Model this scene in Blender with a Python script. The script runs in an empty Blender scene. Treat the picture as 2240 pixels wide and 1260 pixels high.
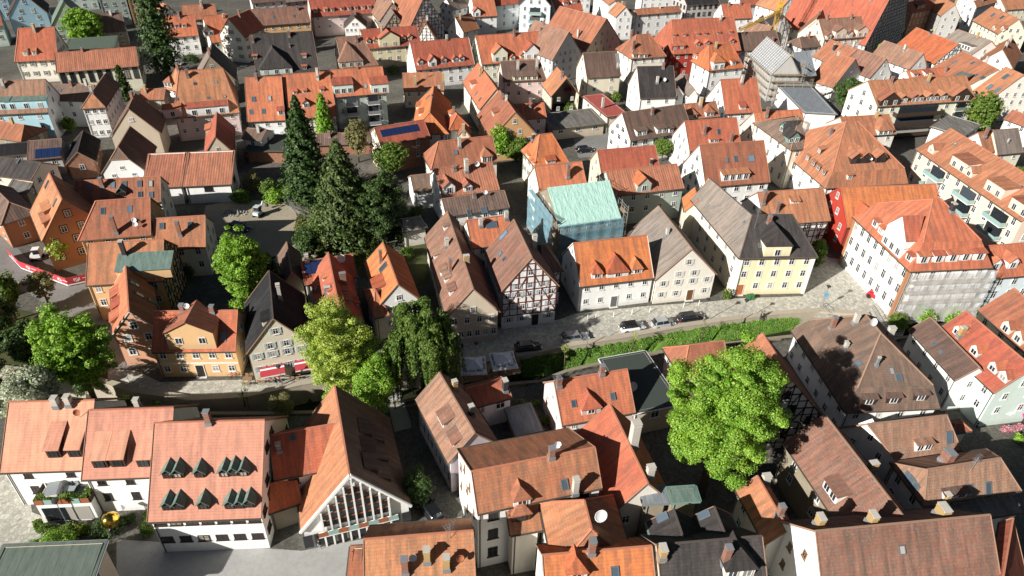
import bpy, bmesh, math, random
import numpy as np
from mathutils import Vector, Matrix
R = math.radians
col = bpy.context.scene.collection
random.seed(7); rng = np.random.default_rng(7)

# ------------------------------------------------------------------ materials
MATS = {}
def newmat(name):
    m = bpy.data.materials.new(name); m.use_nodes = True
    nt = m.node_tree; b = nt.nodes['Principled BSDF']
    b.inputs['Roughness'].default_value = 0.85
    b.inputs['Specular IOR Level'].default_value = 0.25
    MATS[name] = m
    return m, nt, b
def N(nt, t, **k):
    n = nt.nodes.new(t)
    for a, v in k.items():
        if a.startswith('i_'): n.inputs[a[2:].replace('_', ' ')].default_value = v
        else: setattr(n, a, v)
    return n
def ramp(nt, fac, stops):
    r = N(nt, 'ShaderNodeValToRGB'); nt.links.new(fac, r.inputs[0])
    e = r.color_ramp.elements
    while len(e) > 1: e.remove(e[-1])
    e[0].position = stops[0][0]; e[0].color = (*stops[0][1], 1)
    for p, c in stops[1:]:
        x = e.new(p); x.color = (*c, 1)
    return r.outputs[0]
def mixc(nt, fac, a, b, mode='MIX'):
    m = N(nt, 'ShaderNodeMix', data_type='RGBA', blend_type=mode)
    for s, v in ((m.inputs[0], fac), (m.inputs[6], a), (m.inputs[7], b)):
        if isinstance(v, (int, float)): s.default_value = v
        elif isinstance(v, tuple): s.default_value = (*v, 1)
        else: nt.links.new(v, s)
    return m.outputs[2]
def noise(nt, vec, scale, detail=4, rough=0.6, dim='3D'):
    n = N(nt, 'ShaderNodeTexNoise'); n.inputs['Scale'].default_value = scale
    n.inputs['Detail'].default_value = detail; n.inputs['Roughness'].default_value = rough
    if vec is not None: nt.links.new(vec, n.inputs['Vector'])
    return n.outputs['Fac']
def mapping(nt, vec, s):
    m = N(nt, 'ShaderNodeMapping'); m.inputs['Scale'].default_value = s
    nt.links.new(vec, m.inputs['Vector']); return m.outputs[0]
def math_(nt, op, a, b=None, c=None):
    m = N(nt, 'ShaderNodeMath', operation=op)
    for i, v in enumerate((a, b, c)):
        if v is None: continue
        if isinstance(v, (int, float)): m.inputs[i].default_value = v
        else: nt.links.new(v, m.inputs[i])
    return m.outputs[0]
def bump(nt, b, h, strength=0.4, dist=0.05):
    n = N(nt, 'ShaderNodeBump'); n.inputs['Strength'].default_value = strength
    n.inputs['Distance'].default_value = dist
    nt.links.new(h, n.inputs['Height']); nt.links.new(n.outputs[0], b.inputs['Normal'])

def roof_mat(name, c1, c2, dirt, lichen, ptile=0.35, plich=0.25, corr=0.0, row=0.33):
    """UV in metres; tile rows, per-tile tone, large weather patches and streaks"""
    m, nt, b = newmat(name)
    uv = N(nt, 'ShaderNodeUVMap').outputs[0]
    oi = N(nt, 'ShaderNodeObjectInfo').outputs['Random']
    off = N(nt, 'ShaderNodeVectorMath', operation='ADD'); nt.links.new(uv, off.inputs[0])
    cx = N(nt, 'ShaderNodeCombineXYZ'); nt.links.new(math_(nt, 'MULTIPLY', oi, 97.0), cx.inputs[2])
    nt.links.new(cx.outputs[0], off.inputs[1]); v3 = off.outputs[0]
    big = noise(nt, v3, 0.3, 6, 0.75)
    med = noise(nt, v3, 1.3, 5, 0.7)
    fine = noise(nt, v3, 7.0, 3, 0.7)
    streak = noise(nt, mapping(nt, v3, (1.6, 0.16, 1)), 1.0, 4, 0.65)
    br = N(nt, 'ShaderNodeTexBrick'); br.offset = 0.5
    br.inputs['Scale'].default_value = 1.0; br.inputs['Brick Width'].default_value = 0.26
    br.inputs['Row Height'].default_value = row; br.inputs['Mortar Size'].default_value = 0.02
    br.inputs['Mortar Smooth'].default_value = 0.3
    br.inputs['Color1'].default_value = (0, 0, 0, 1); br.inputs['Color2'].default_value = (1, 1, 1, 1)
    br.inputs['Mortar'].default_value = (0.5, 0.5, 0.5, 1)
    nt.links.new(uv, br.inputs['Vector'])
    tf = math_(nt, 'ADD', math_(nt, 'MULTIPLY', br.outputs['Color'], ptile), math_(nt, 'MULTIPLY', big, 2.6))
    tf = math_(nt, 'SUBTRACT', tf, 0.95)
    col_ = mixc(nt, tf, c1, c2)
    d = ramp(nt, math_(nt, 'MULTIPLY', streak, math_(nt, 'ADD', med, 0.55)), [(0.40, (0, 0, 0)), (0.68, (1, 1, 1))])
    col_ = mixc(nt, math_(nt, 'MULTIPLY', d, 0.8), col_, dirt)
    l = ramp(nt, math_(nt, 'MULTIPLY', math_(nt, 'ADD', fine, med), 0.5), [(0.52, (0, 0, 0)), (0.68, (1, 1, 1))])
    col_ = mixc(nt, math_(nt, 'MULTIPLY', l, plich), col_, lichen)
    # darker row joints
    sep = N(nt, 'ShaderNodeSeparateXYZ'); nt.links.new(uv, sep.inputs[0])
    fr = math_(nt, 'FRACT', math_(nt, 'DIVIDE', sep.outputs[1], row))
    edge = ramp(nt, fr, [(0.0, (0.62, 0.62, 0.62)), (0.22, (1, 1, 1)), (1.0, (0.97, 0.97, 0.97))])
    col_ = mixc(nt, 0.55, col_, edge, 'MULTIPLY')
    if corr:
        fx = math_(nt, 'FRACT', math_(nt, 'DIVIDE', sep.outputs[0], corr))
        e2 = ramp(nt, fx, [(0.0, (0.45, 0.45, 0.45)), (0.35, (1.1, 1.1, 1.1)), (0.8, (0.9, 0.9, 0.9)), (1, (0.5, 0.5, 0.5))])
        col_ = mixc(nt, 0.8, col_, e2, 'MULTIPLY')
    hs = N(nt, 'ShaderNodeHueSaturation')
    nt.links.new(math_(nt, 'ADD', math_(nt, 'MULTIPLY', oi, 0.016), 0.493), hs.inputs['Hue'])
    nt.links.new(math_(nt, 'ADD', math_(nt, 'MULTIPLY', oi, 0.38), 0.76), hs.inputs['Value'])
    nt.links.new(col_, hs.inputs['Color'])
    nt.links.new(hs.outputs[0], b.inputs['Base Color'])
    bump(nt, b, math_(nt, 'ADD', math_(nt, 'MULTIPLY', fr, -0.6), math_(nt, 'ADD', fine, math_(nt, 'MULTIPLY', br.outputs['Color'], 0.35))), 0.5, 0.05)
    b.inputs['Roughness'].default_value = 0.9
    b.inputs['Specular IOR Level'].default_value = 0.2
    return m
def metal_mat(name, c1, c2, seam=0.6):
    m, nt, b = newmat(name)
    uv = N(nt, 'ShaderNodeUVMap').outputs[0]
    sep = N(nt, 'ShaderNodeSeparateXYZ'); nt.links.new(uv, sep.inputs[0])
    f = noise(nt, mapping(nt, uv, (1, 0.25, 1)), 1.5, 5, 0.7)
    c = mixc(nt, ramp(nt, f, [(0.35, (0, 0, 0)), (0.65, (1, 1, 1))]), c1, c2)
    fx = math_(nt, 'FRACT', math_(nt, 'DIVIDE', sep.outputs[0], seam))
    e = ramp(nt, fx, [(0.0, (0.4, 0.4, 0.4)), (0.1, (1, 1, 1)), (0.92, (1, 1, 1)), (1, (1.25, 1.25, 1.25))])
    c = mixc(nt, 0.8, c, e, 'MULTIPLY')
    nt.links.new(c, b.inputs['Base Color'])
    bump(nt, b, math_(nt, 'ADD', f, noise(nt, uv, 0.9, 5, 0.7)), 0.7, 0.25 if name == 'tarp' else 0.03)
    b.inputs['Roughness'].default_value = 0.55
    return m
def wall_mat(name, c, var=0.12, dirt=(0.22, 0.19, 0.15), sc=1.0):
    m, nt, b = newmat(name)
    tc = N(nt, 'ShaderNodeTexCoord').outputs['Object']
    n1 = noise(nt, tc, 0.35 * sc, 5, 0.65); n2 = noise(nt, tc, 5 * sc, 4, 0.7)
    st = noise(nt, mapping(nt, tc, (1.4, 1.4, 0.12)), 1.2, 4, 0.6)
    a = mixc(nt, n1, tuple(x * (1 - var) for x in c), tuple(min(x * (1 + var * 0.7), 0.9) for x in c))
    f = ramp(nt, math_(nt, 'MULTIPLY', st, math_(nt, 'ADD', n2, 0.5)), [(0.42, (0, 0, 0)), (0.8, (1, 1, 1))])
    a = mixc(nt, math_(nt, 'MULTIPLY', f, 0.14), a, dirt)
    sep = N(nt, 'ShaderNodeSeparateXYZ'); nt.links.new(tc, sep.inputs[0])
    lo = N(nt, 'ShaderNodeMapRange'); lo.inputs[1].default_value = 0.0; lo.inputs[2].default_value = 0.9
    lo.inputs[3].default_value = 0.2; lo.inputs[4].default_value = 0.0
    nt.links.new(math_(nt, 'ADD', sep.outputs[2], math_(nt, 'MULTIPLY', n1, -0.6)), lo.inputs[0])
    a = mixc(nt, lo.outputs[0], a, dirt)
    nt.links.new(a, b.inputs['Base Color'])
    bump(nt, b, n2, 0.25, 0.02)
    b.inputs['Roughness'].default_value = 0.92
    b.inputs['Specular IOR Level'].default_value = 0.1
    return m
def flat_mat(name, c, rough=0.6, metal=0.0, var=0.15, spec=0.3, sc=3.0):
    m, nt, b = newmat(name)
    tc = N(nt, 'ShaderNodeTexCoord').outputs['Object']
    n = noise(nt, tc, sc, 4, 0.6)
    a = mixc(nt, n, tuple(x * (1 - var) for x in c), tuple(min(1, x * (1 + var)) for x in c))
    nt.links.new(a, b.inputs['Base Color'])
    b.inputs['Roughness'].default_value = rough; b.inputs['Metallic'].default_value = metal
    b.inputs['Specular IOR Level'].default_value = spec
    return m
def brick_mat(name, c1, c2, mortar, sc=1.0):
    m, nt, b = newmat(name)
    tc = N(nt, 'ShaderNodeTexCoord').outputs['Object']
    sep = N(nt, 'ShaderNodeSeparateXYZ'); nt.links.new(tc, sep.inputs[0])
    cm = N(nt, 'ShaderNodeCombineXYZ')
    nt.links.new(math_(nt, 'ADD', sep.outputs[0], sep.outputs[1]), cm.inputs[0]); nt.links.new(sep.outputs[2], cm.inputs[1])
    br = N(nt, 'ShaderNodeTexBrick'); nt.links.new(cm.outputs[0], br.inputs['Vector'])
    br.inputs['Scale'].default_value = sc; br.inputs['Brick Width'].default_value = 0.26; br.inputs['Row Height'].default_value = 0.1
    br.inputs['Mortar Size'].default_value = 0.012
    br.inputs['Color1'].default_value = (*c1, 1); br.inputs['Color2'].default_value = (*c2, 1); br.inputs['Mortar'].default_value = (*mortar, 1)
    n = noise(nt, tc, 1.5, 4)
    c = mixc(nt, 0.7, br.outputs['Color'], ramp(nt, n, [(0.3, (0.55, 0.55, 0.55)), (0.7, (1.1, 1.1, 1.1))]), 'MULTIPLY')
    nt.links.new(c, b.inputs['Base Color'])
    return m
def glass_mat(name, c, rough=0.12, spec=0.6):
    m, nt, b = newmat(name)
    oi = N(nt, 'ShaderNodeObjectInfo').outputs['Random']
    a = ramp(nt, oi, [(0.0, tuple(x * 0.4 for x in c)), (0.6, c), (0.86, tuple(x * 1.8 for x in c)), (0.9, (0.32, 0.30, 0.27)), (1.0, (0.42, 0.40, 0.36))])
    nt.links.new(a, b.inputs['Base Color'])
    b.inputs['Roughness'].default_value = rough; b.inputs['Specular IOR Level'].default_value = spec
    return m
def ground_mat(name, c1, c2, c3, sc=1.0, cell=0.0, rough=0.9):
    m, nt, b = newmat(name)
    tc = N(nt, 'ShaderNodeTexCoord').outputs['Object']
    n1 = noise(nt, tc, 0.12 * sc, 6, 0.65); n2 = noise(nt, tc, 1.5 * sc, 5, 0.7); n3 = noise(nt, tc, 9 * sc, 3, 0.7)
    a = mixc(nt, ramp(nt, n1, [(0.35, (0, 0, 0)), (0.65, (1, 1, 1))]), c1, c2)
    a = mixc(nt, math_(nt, 'MULTIPLY', ramp(nt, n2, [(0.45, (0, 0, 0)), (0.7, (1, 1, 1))]), 0.5), a, c3)
    h = n3
    if cell:
        vo = N(nt, 'ShaderNodeTexVoronoi', feature='DISTANCE_TO_EDGE'); vo.inputs['Scale'].default_value = 1 / cell
        nt.links.new(tc, vo.inputs['Vector'])
        e = ramp(nt, vo.outputs['Distance'], [(0.0, (0.5, 0.5, 0.5)), (0.14, (1, 1, 1))])
        a = mixc(nt, 0.55, a, e, 'MULTIPLY')
        vc = N(nt, 'ShaderNodeTexVoronoi'); vc.inputs['Scale'].default_value = 1 / cell; nt.links.new(tc, vc.inputs['Vector'])
        bw = N(nt, 'ShaderNodeRGBToBW'); nt.links.new(vc.outputs['Color'], bw.inputs[0]); a = mixc(nt, 0.3, a, bw.outputs[0], 'OVERLAY')
        h = vo.outputs['Distance']
    a = mixc(nt, 0.35, a, ramp(nt, n3, [(0.2, (0.6, 0.6, 0.6)), (0.8, (1.2, 1.2, 1.2))]), 'MULTIPLY')
    nt.links.new(a, b.inputs['Base Color'])
    bump(nt, b, h, 0.4, 0.03); b.inputs['Roughness'].default_value = rough
    return m
def leaf_mat(name, c1, c2, c3, trans=0.35):
    m, nt, b = newmat(name)
    tc = N(nt, 'ShaderNodeTexCoord').outputs['Object']
    at = N(nt, 'ShaderNodeAttribute', attribute_name='lv').outputs['Fac']
    n = noise(nt, tc, 0.45, 4, 0.6)
    a = mixc(nt, ramp(nt, n, [(0.38, (0, 0, 0)), (0.62, (1, 1, 1))]), c1, c2)
    a = mixc(nt, ramp(nt, at, [(0.35, (0, 0, 0)), (.8, (1, 1, 1))]), a, c3)
    tr = N(nt, 'ShaderNodeBsdfTranslucent'); nt.links.new(a, tr.inputs[0])
    mx = N(nt, 'ShaderNodeMixShader'); mx.inputs[0].default_value = trans
    nt.links.new(a, b.inputs['Base Color']); b.inputs['Roughness'].default_value = 0.55; b.inputs['Specular IOR Level'].default_value = 0.3
    nt.links.new(b.outputs[0], mx.inputs[1]); nt.links.new(tr.outputs[0], mx.inputs[2])
    nt.links.new(mx.outputs[0], nt.nodes['Material Output'].inputs[0])
    return m

roof_mat('orange', (0.545, 0.147, 0.055), (0.655, 0.212, 0.092), (0.273, 0.100, 0.062), (0.545, 0.294, 0.182), 0.2, 0.12)
roof_mat('red', (0.485, 0.128, 0.071), (0.620, 0.195, 0.106), (0.256, 0.100, 0.071), (0.566, 0.335, 0.239), 0.35, 0.2)
roof_mat('salmon', (0.630, 0.284, 0.191), (0.729, 0.342, 0.240), (0.421, 0.205, 0.153), (0.768, 0.516, 0.383), 0.2, 0.12)
roof_mat('rust', (0.422, 0.149, 0.080), (0.533, 0.223, 0.121), (0.199, 0.105, 0.070), (0.558, 0.372, 0.254), 0.45, 0.35)
roof_mat('old', (0.290, 0.132, 0.087), (0.396, 0.217, 0.150), (0.139, 0.097, 0.075), (0.428, 0.367, 0.312), 0.5, 0.5)
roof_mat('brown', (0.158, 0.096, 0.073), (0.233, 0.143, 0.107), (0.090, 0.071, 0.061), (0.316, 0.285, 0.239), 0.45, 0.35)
roof_mat('mossy', (0.245, 0.193, 0.159), (0.333, 0.265, 0.227), (0.134, 0.122, 0.108), (0.368, 0.387, 0.364), 0.4, 0.5)
roof_mat('slate', (0.057, 0.049, 0.047), (0.088, 0.075, 0.070), (0.030, 0.029, 0.029), (0.134, 0.130, 0.120), 0.4, 0.25)
roof_mat('darkslate', (0.021, 0.020, 0.022), (0.041, 0.040, 0.041), (0.012, 0.012, 0.012), (0.073, 0.071, 0.070), 0.4, 0.2)
roof_mat('grey', (0.207, 0.191, 0.169), (0.289, 0.271, 0.249), (0.104, 0.101, 0.084), (0.362, 0.341, 0.308), 0.5, 0.5, 0, 0.5)
roof_mat('pantile', (0.457, 0.165, 0.105), (0.585, 0.230, 0.144), (0.254, 0.115, 0.078), (0.572, 0.358, 0.265), 0.3, 0.2, 0.5, 0.4)
roof_mat('pantile_brown', (0.200, 0.130, 0.104), (0.306, 0.195, 0.152), (0.094, 0.078, 0.069), (0.411, 0.363, 0.303), 0.4, 0.3, 0.5, 0.4)
metal_mat('copper', (0.10, 0.15, 0.13), (0.19, 0.26, 0.225))
metal_mat('zinc', (0.17, 0.19, 0.21), (0.26, 0.29, 0.31))
metal_mat('sheetgreen', (0.10, 0.13, 0.11), (0.15, 0.18, 0.15), 0.9)
metal_mat('redmetal', (0.36, 0.08, 0.07), (0.42, 0.11, 0.09), 1.2)
metal_mat('tarp', (0.36, 0.60, 0.51), (0.50, 0.72, 0.64), 1.1)
metal_mat('slats', (0.20, 0.23, 0.25), (0.32, 0.34, 0.36), 0.8)
flat_mat('bitumen', (0.055, 0.07, 0.06), 0.8)
flat_mat('felt', (0.10, 0.13, 0.10), 0.85, var=0.25, sc=1.0)
W = dict(white=(0.74, 0.73, 0.70), cream=(0.66, 0.60, 0.47), beige=(0.55, 0.47, 0.36), pale=(0.70, 0.66, 0.58), yellow=(0.70, 0.62, 0.41),
         lemon=(0.70, 0.68, 0.53), orangew=(0.50, 0.29, 0.14), ochre=(0.60, 0.39, 0.20), terra=(0.36, 0.175, 0.095), salmonw=(0.62, 0.34, 0.22), peach=(0.66, 0.52, 0.42),
         pink=(0.62, 0.48, 0.45), lilac=(0.62, 0.55, 0.58), mint=(0.55, 0.64, 0.58), greygreen=(0.36, 0.42, 0.37), blue=(0.40, 0.62, 0.68), paleblue=(0.60, 0.68, 0.70),
         skyblue=(0.32, 0.47, 0.56), redw=(0.36, 0.045, 0.03), grey=(0.40, 0.39, 0.37), lightgrey=(0.58, 0.58, 0.57), offwhite=(0.66, 0.65, 0.60), greywhite=(0.55, 0.58, 0.57))
for k, v in W.items(): wall_mat('w_' + k, tuple(min(0.88, x * 1.2) for x in v), 0.06 if min(v) > 0.55 else 0.12)
brick_mat('w_brick', (0.33, 0.12, 0.06), (0.40, 0.16, 0.085), (0.35, 0.28, 0.22))
brick_mat('chimbrick', (0.28, 0.10, 0.06), (0.36, 0.15, 0.09), (0.3, 0.26, 0.22), 1.0)
wall_mat('chimwhite', (0.55, 0.52, 0.46), 0.2)
wall_mat('chimyellow', (0.48, 0.33, 0.15), 0.2)
wall_mat('stone', (0.30, 0.26, 0.19), 0.3, sc=2)
flat_mat('frame', (0.75, 0.74, 0.71), 0.5); flat_mat('darkframe', (0.055, 0.035, 0.025), 0.6); flat_mat('greyframe', (0.13, 0.14, 0.15), 0.5)
flat_mat('surround', (0.72, 0.70, 0.64), 0.8)
glass_mat('pane', (0.035, 0.042, 0.05)); glass_mat('skypane', (0.10, 0.14, 0.18), 0.08, 0.9)
flat_mat('void', (0.012, 0.012, 0.012), 0.9)
flat_mat('sh_brown', (0.07, 0.04, 0.025)); flat_mat('sh_grey', (0.30, 0.33, 0.34)); flat_mat('sh_teal', (0.04, 0.20, 0.24)); flat_mat('sh_pale', (0.50, 0.56, 0.58)); flat_mat('sh_green', (0.05, 0.14, 0.08)); flat_mat('sh_olive', (0.26, 0.25, 0.18))
flat_mat('timber_dark', (0.045, 0.025, 0.018), 0.8); flat_mat('timber_red', (0.13, 0.03, 0.02), 0.8); flat_mat('timber_blue', (0.03, 0.032, 0.04), 0.8)
flat_mat('door_brown', (0.16, 0.075, 0.035), 0.6); flat_mat('door_dark', (0.03, 0.025, 0.02), 0.6); flat_mat('door_orange', (0.42, 0.13, 0.05), 0.5)
flat_mat('gutter', (0.10, 0.085, 0.07), 0.6, 0.2); flat_mat('leadgrey', (0.22, 0.23, 0.24), 0.6); flat_mat('patina', (0.16, 0.30, 0.26), 0.7)
flat_mat('ridge_o', (0.50, 0.20, 0.12), 0.9); flat_mat('ridge_b', (0.34, 0.21, 0.145), 0.9); flat_mat('ridge_s', (0.10, 0.08, 0.07), 0.9)
flat_mat('steel', (0.42, 0.43, 0.44), 0.4, 0.6); flat_mat('darksteel', (0.06, 0.06, 0.065), 0.5, 0.3); flat_mat('scaf', (0.48, 0.46, 0.42), 0.5, 0.3)
flat_mat('wood', (0.28, 0.17, 0.09), 0.8); flat_mat('plank', (0.36, 0.27, 0.17), 0.8); flat_mat('bark', (0.11, 0.085, 0.06), 0.9, var=0.4, sc=6)
flat_mat('whitecloth', (0.78, 0.79, 0.80), 0.8, var=0.06); flat_mat('redcloth', (0.45, 0.05, 0.06), 0.8); flat_mat('ink', (0.05, 0.07, 0.12), 0.8)
flat_mat('gold', (0.75, 0.50, 0.09), 0.16, 1.0, var=0.05); flat_mat('redpaint', (0.5, 0.03, 0.04), 0.35); flat_mat('yellowpaint', (0.62, 0.38, 0.05), 0.45)
flat_mat('solar', (0.015, 0.03, 0.09), 0.12, spec=0.8); flat_mat('rubber', (0.02, 0.02, 0.02), 0.8); flat_mat('greenplastic', (0.04, 0.16, 0.06), 0.5)
flat_mat('terracotta', (0.42, 0.15, 0.07), 0.8); flat_mat('bluetarp', (0.03, 0.10, 0.35), 0.5); flat_mat('pinkcloth', (0.65, 0.05, 0.3), 0.7)
flat_mat('teal_panel', (0.28, 0.42, 0.38), 0.6); flat_mat('rust_panel', (0.32, 0.11, 0.05), 0.7)
flat_mat('rubble', (0.42, 0.40, 0.36), 0.9, var=0.35)
leaf_mat('leaf_lime', (0.24, 0.38, 0.03), (0.40, 0.52, 0.05), (0.62, 0.68, 0.22))
leaf_mat('leaf_bright', (0.11, 0.28, 0.02), (0.24, 0.44, 0.03), (0.44, 0.60, 0.12))
leaf_mat('leaf_mid', (0.085, 0.17, 0.025), (0.15, 0.25, 0.035), (0.24, 0.30, 0.07))
leaf_mat('leaf_dark', (0.035, 0.075, 0.018), (0.06, 0.11, 0.028), (0.10, 0.15, 0.04), 0.2)
leaf_mat('leaf_conifer', (0.022, 0.055, 0.014), (0.045, 0.095, 0.022), (0.085, 0.14, 0.03), 0.15)
leaf_mat('leaf_spruce', (0.04, 0.075, 0.018), (0.07, 0.115, 0.028), (0.13, 0.17, 0.05), 0.15)
leaf_mat('leaf_willow', (0.055, 0.12, 0.02), (0.11, 0.19, 0.03), (0.22, 0.29, 0.06), 0.3)
leaf_mat('leaf_sparse', (0.17, 0.17, 0.07), (0.24, 0.23, 0.09), (0.33, 0.30, 0.13), 0.3)
leaf_mat('leaf_blossom', (0.24, 0.30, 0.14), (0.45, 0.48, 0.33), (0.66, 0.68, 0.56), 0.3)
leaf_mat('grassblade', (0.08, 0.23, 0.025), (0.16, 0.34, 0.04), (0.30, 0.40, 0.10), 0.3)
leaf_mat('flowers', (0.45, 0.08, 0.12), (0.50, 0.22, 0.25), (0.6, 0.5, 0.5), 0.2)

# ------------------------------------------------------------------ object helpers
def mk(name, verts, faces, mat, parent=None, smooth=False, uvs=None, mats=None, fm=None):
    me = bpy.data.meshes.new(name)
    me.from_pydata([tuple(v) for v in verts], [], faces)
    for m in (mats or [mat]): me.materials.append(MATS[m] if isinstance(m, str) else m)
    if fm: me.polygons.foreach_set('material_index', fm)
    if uvs:
        ul = me.uv_layers.new(name='UVMap'); k = 0
        for f in uvs:
            for uv in f: ul.data[k].uv = uv; k += 1
    if smooth: me.polygons.foreach_set('use_smooth', [True] * len(me.polygons))
    me.update()
    o = bpy.data.objects.new(name, me); col.objects.link(o)
    if parent is not None: o.parent = parent
    return o
def inst(name, me, parent=None, M=None):
    o = bpy.data.objects.new(name, me); col.objects.link(o)
    if parent is not None: o.parent = parent
    if M is not None: o.matrix_local = M
    return o
def empty(name, loc=(0, 0, 0), rz=0.0):
    o = bpy.data.objects.new(name, None); o.empty_display_size = 0.3
    col.objects.link(o); o.location = loc; o.rotation_euler = (0, 0, rz); return o
def tag(o, label, cat, group=None, kind=None):
    if label: o['label'] = label
    if cat: o['category'] = cat
    if group: o['group'] = group
    if kind: o['kind'] = kind
    return o
class MB:
    """collects boxes, bars and tubes into one mesh"""
    def __init__(s): s.v = []; s.f = []; s.m = []; s.uv = []
    def poly(s, pts, mi=0):
        k = len(s.v); s.v += [tuple(p) for p in pts]; s.f.append(list(range(k, k + len(pts)))); s.m.append(mi)
    def box(s, c, d, M=None, mi=0, taper=1.0):
        k = len(s.v)
        for z in (-.5, .5):
            t = 1 if z < 0 else taper
            for x, y in ((-.5, -.5), (.5, -.5), (.5, .5), (-.5, .5)):
                p = Vector((c[0] + x * d[0] * t, c[1] + y * d[1] * t, c[2] + z * d[2]))
                s.v.append(tuple(M @ p) if M is not None else tuple(p))
        for f in ((3, 2, 1, 0), (4, 5, 6, 7), (0, 1, 5, 4), (1, 2, 6, 5), (2, 3, 7, 6), (3, 0, 4, 7)):
            s.f.append([k + i for i in f]); s.m.append(mi)
    def bar(s, a, b, w, h=None, mi=0, up=(0, 0, 1)):
        a = Vector(a); b = Vector(b); h = h or w
        d = (b - a); L = d.length
        if L < 1e-4: return
        d.normalize(); u = Vector(up)
        if abs(d.dot(u)) > 0.98: u = Vector((1, 0, 0))
        x = d.cross(u).normalized(); y = x.cross(d)
        k = len(s.v)
        for p in (a, b):
            for i, j in ((-.5, -.5), (.5, -.5), (.5, .5), (-.5, .5)): s.v.append(tuple(p + x * i * w + y * j * h))
        for f in ((0, 1, 2, 3), (7, 6, 5, 4), (4, 5, 1, 0), (5, 6, 2, 1), (6, 7, 3, 2), (7, 4, 0, 3)):
            s.f.append([k + i for i in f]); s.m.append(mi)
    def tube(s, pts, rs, n=8, mi=0, cap=True):
        k0 = len(s.v); pts = [Vector(p) for p in pts]
        for i, p in enumerate(pts):
            d = (pts[min(i + 1, len(pts) - 1)] - pts[max(i - 1, 0)]).normalized()
            u = Vector((0, 0, 1)) if abs(d.z) < 0.95 else Vector((1, 0, 0))
            x = d.cross(u).normalized(); y = x.cross(d); r = rs[i] if hasattr(rs, '__len__') else rs
            for j in range(n):
                a = 2 * math.pi * j / n; s.v.append(tuple(p + (x * math.cos(a) + y * math.sin(a)) * r))
        for i in range(len(pts) - 1):
            for j in range(n):
                a = k0 + i * n + j; b = k0 + i * n + (j + 1) % n
                s.f.append([a, b, b + n, a + n]); s.m.append(mi)
        if cap:
            s.f.append([k0 + j for j in range(n)][::-1]); s.m.append(mi)
            e = k0 + (len(pts) - 1) * n; s.f.append([e + j for j in range(n)]); s.m.append(mi)
    def lathe(s, c, prof, n=16, mi=0):
        k0 = len(s.v)
        for r, z in prof:
            for j in range(n):
                a = 2 * math.pi * j / n; s.v.append((c[0] + r * math.cos(a), c[1] + r * math.sin(a), c[2] + z))
        for i in range(len(prof) - 1):
            for j in range(n):
                a = k0 + i * n + j; b = k0 + i * n + (j + 1) % n
                s.f.append([a, b, b + n, a + n]); s.m.append(mi)
    def build(s, name, mats, parent=None, smooth=False):
        if isinstance(mats, str): mats = [mats]
        return mk(name, s.v, s.f, None, parent, smooth, mats=mats, fm=s.m)
# ------------------------------------------------------------------ windows, chimneys, dormers (shared meshes, one object each)
_cache = {}
def shared(key, fn):
    if key not in _cache: _cache[key] = fn()
    return _cache[key]
def mesh_of(mb, name, mats):
    o = mb.build(name, mats); me = o.data; bpy.data.objects.remove(o); return me
def win_mesh(w, h, fr, sur):
    def f():
        b = MB(); t = 0.09
        for sx in (-1, 1): b.box((sx * (w / 2 - t / 2), 0, 0), (t, 0.09, h))
        b.box((0, 0, h / 2 - t / 2), (w - 2 * t, 0.088, t)); b.box((0, 0, -h / 2 + t / 2), (w - 2 * t, 0.088, t))
        b.box((0, 0.005, 0), (0.07, 0.07, h - 2 * t)); b.box((0, 0.008, h * 0.14), (w - 2 * t, 0.06, 0.05))
        b.box((0, 0.05, -h / 2 - 0.05), (w + 0.22, 0.16, 0.06), mi=1)
        if sur:
            s = 0.13
            for sx in (-1, 1): b.box((sx * (w / 2 + s / 2), -0.01, 0), (s, 0.09, h + 2 * s), mi=1)
            b.box((0, -0.01, h / 2 + s / 2), (w, 0.087, s), mi=1)
        return mesh_of(b, 'window_frame', [fr, sur or fr])
    return shared(('w', w, h, fr, sur), f)
def pane_mesh(w, h):
    def f():
        b = MB(); b.box((0, -0.005, 0), (w - 0.12, 0.04, h - 0.12)); return mesh_of(b, 'pane', ['pane'])
    return shared(('p', w, h), f)
def shutter_mesh(w, h, m):
    def f():
        b = MB(); b.box((0, 0, 0), (w, 0.05, h))
        for k in (-1, 1): b.box((0, 0.03, k * h * 0.24), (w * 0.72, 0.03, h * 0.36))
        return mesh_of(b, 'shutter', [m])
    return shared(('s', w, h, m), f)
CAND = []      # (window object, world position, outward normal)
def window(parent, p, nrm, w=0.95, h=1.35, fr='frame', sur=None, sh=None, test=True, name='window'):
    """p local to parent, nrm horizontal outward"""
    if test: CAND.append((parent, p, nrm, w, h, fr, sur, sh)); return None
    n = Vector((nrm[0], nrm[1], 0)).normalized(); x = Vector((-n.y, n.x, 0)) * -1
    M = Matrix(((x.x, n.x, 0, p[0] + n.x * 0.03), (x.y, n.y, 0, p[1] + n.y * 0.03), (0, 0, 1, p[2]), (0, 0, 0, 1)))
    o = inst(name, win_mesh(w, h, fr, sur), parent, M)
    inst('pane', pane_mesh(w, h), o)
    if sh:
        sw = w * 0.48
        for s in (-1, 1):
            q = inst('shutter', shutter_mesh(round(sw, 2), h, sh), o, Matrix.Translation((s * (w / 2 + sw / 2 + 0.04), 0.0, 0)))
    return o
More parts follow.
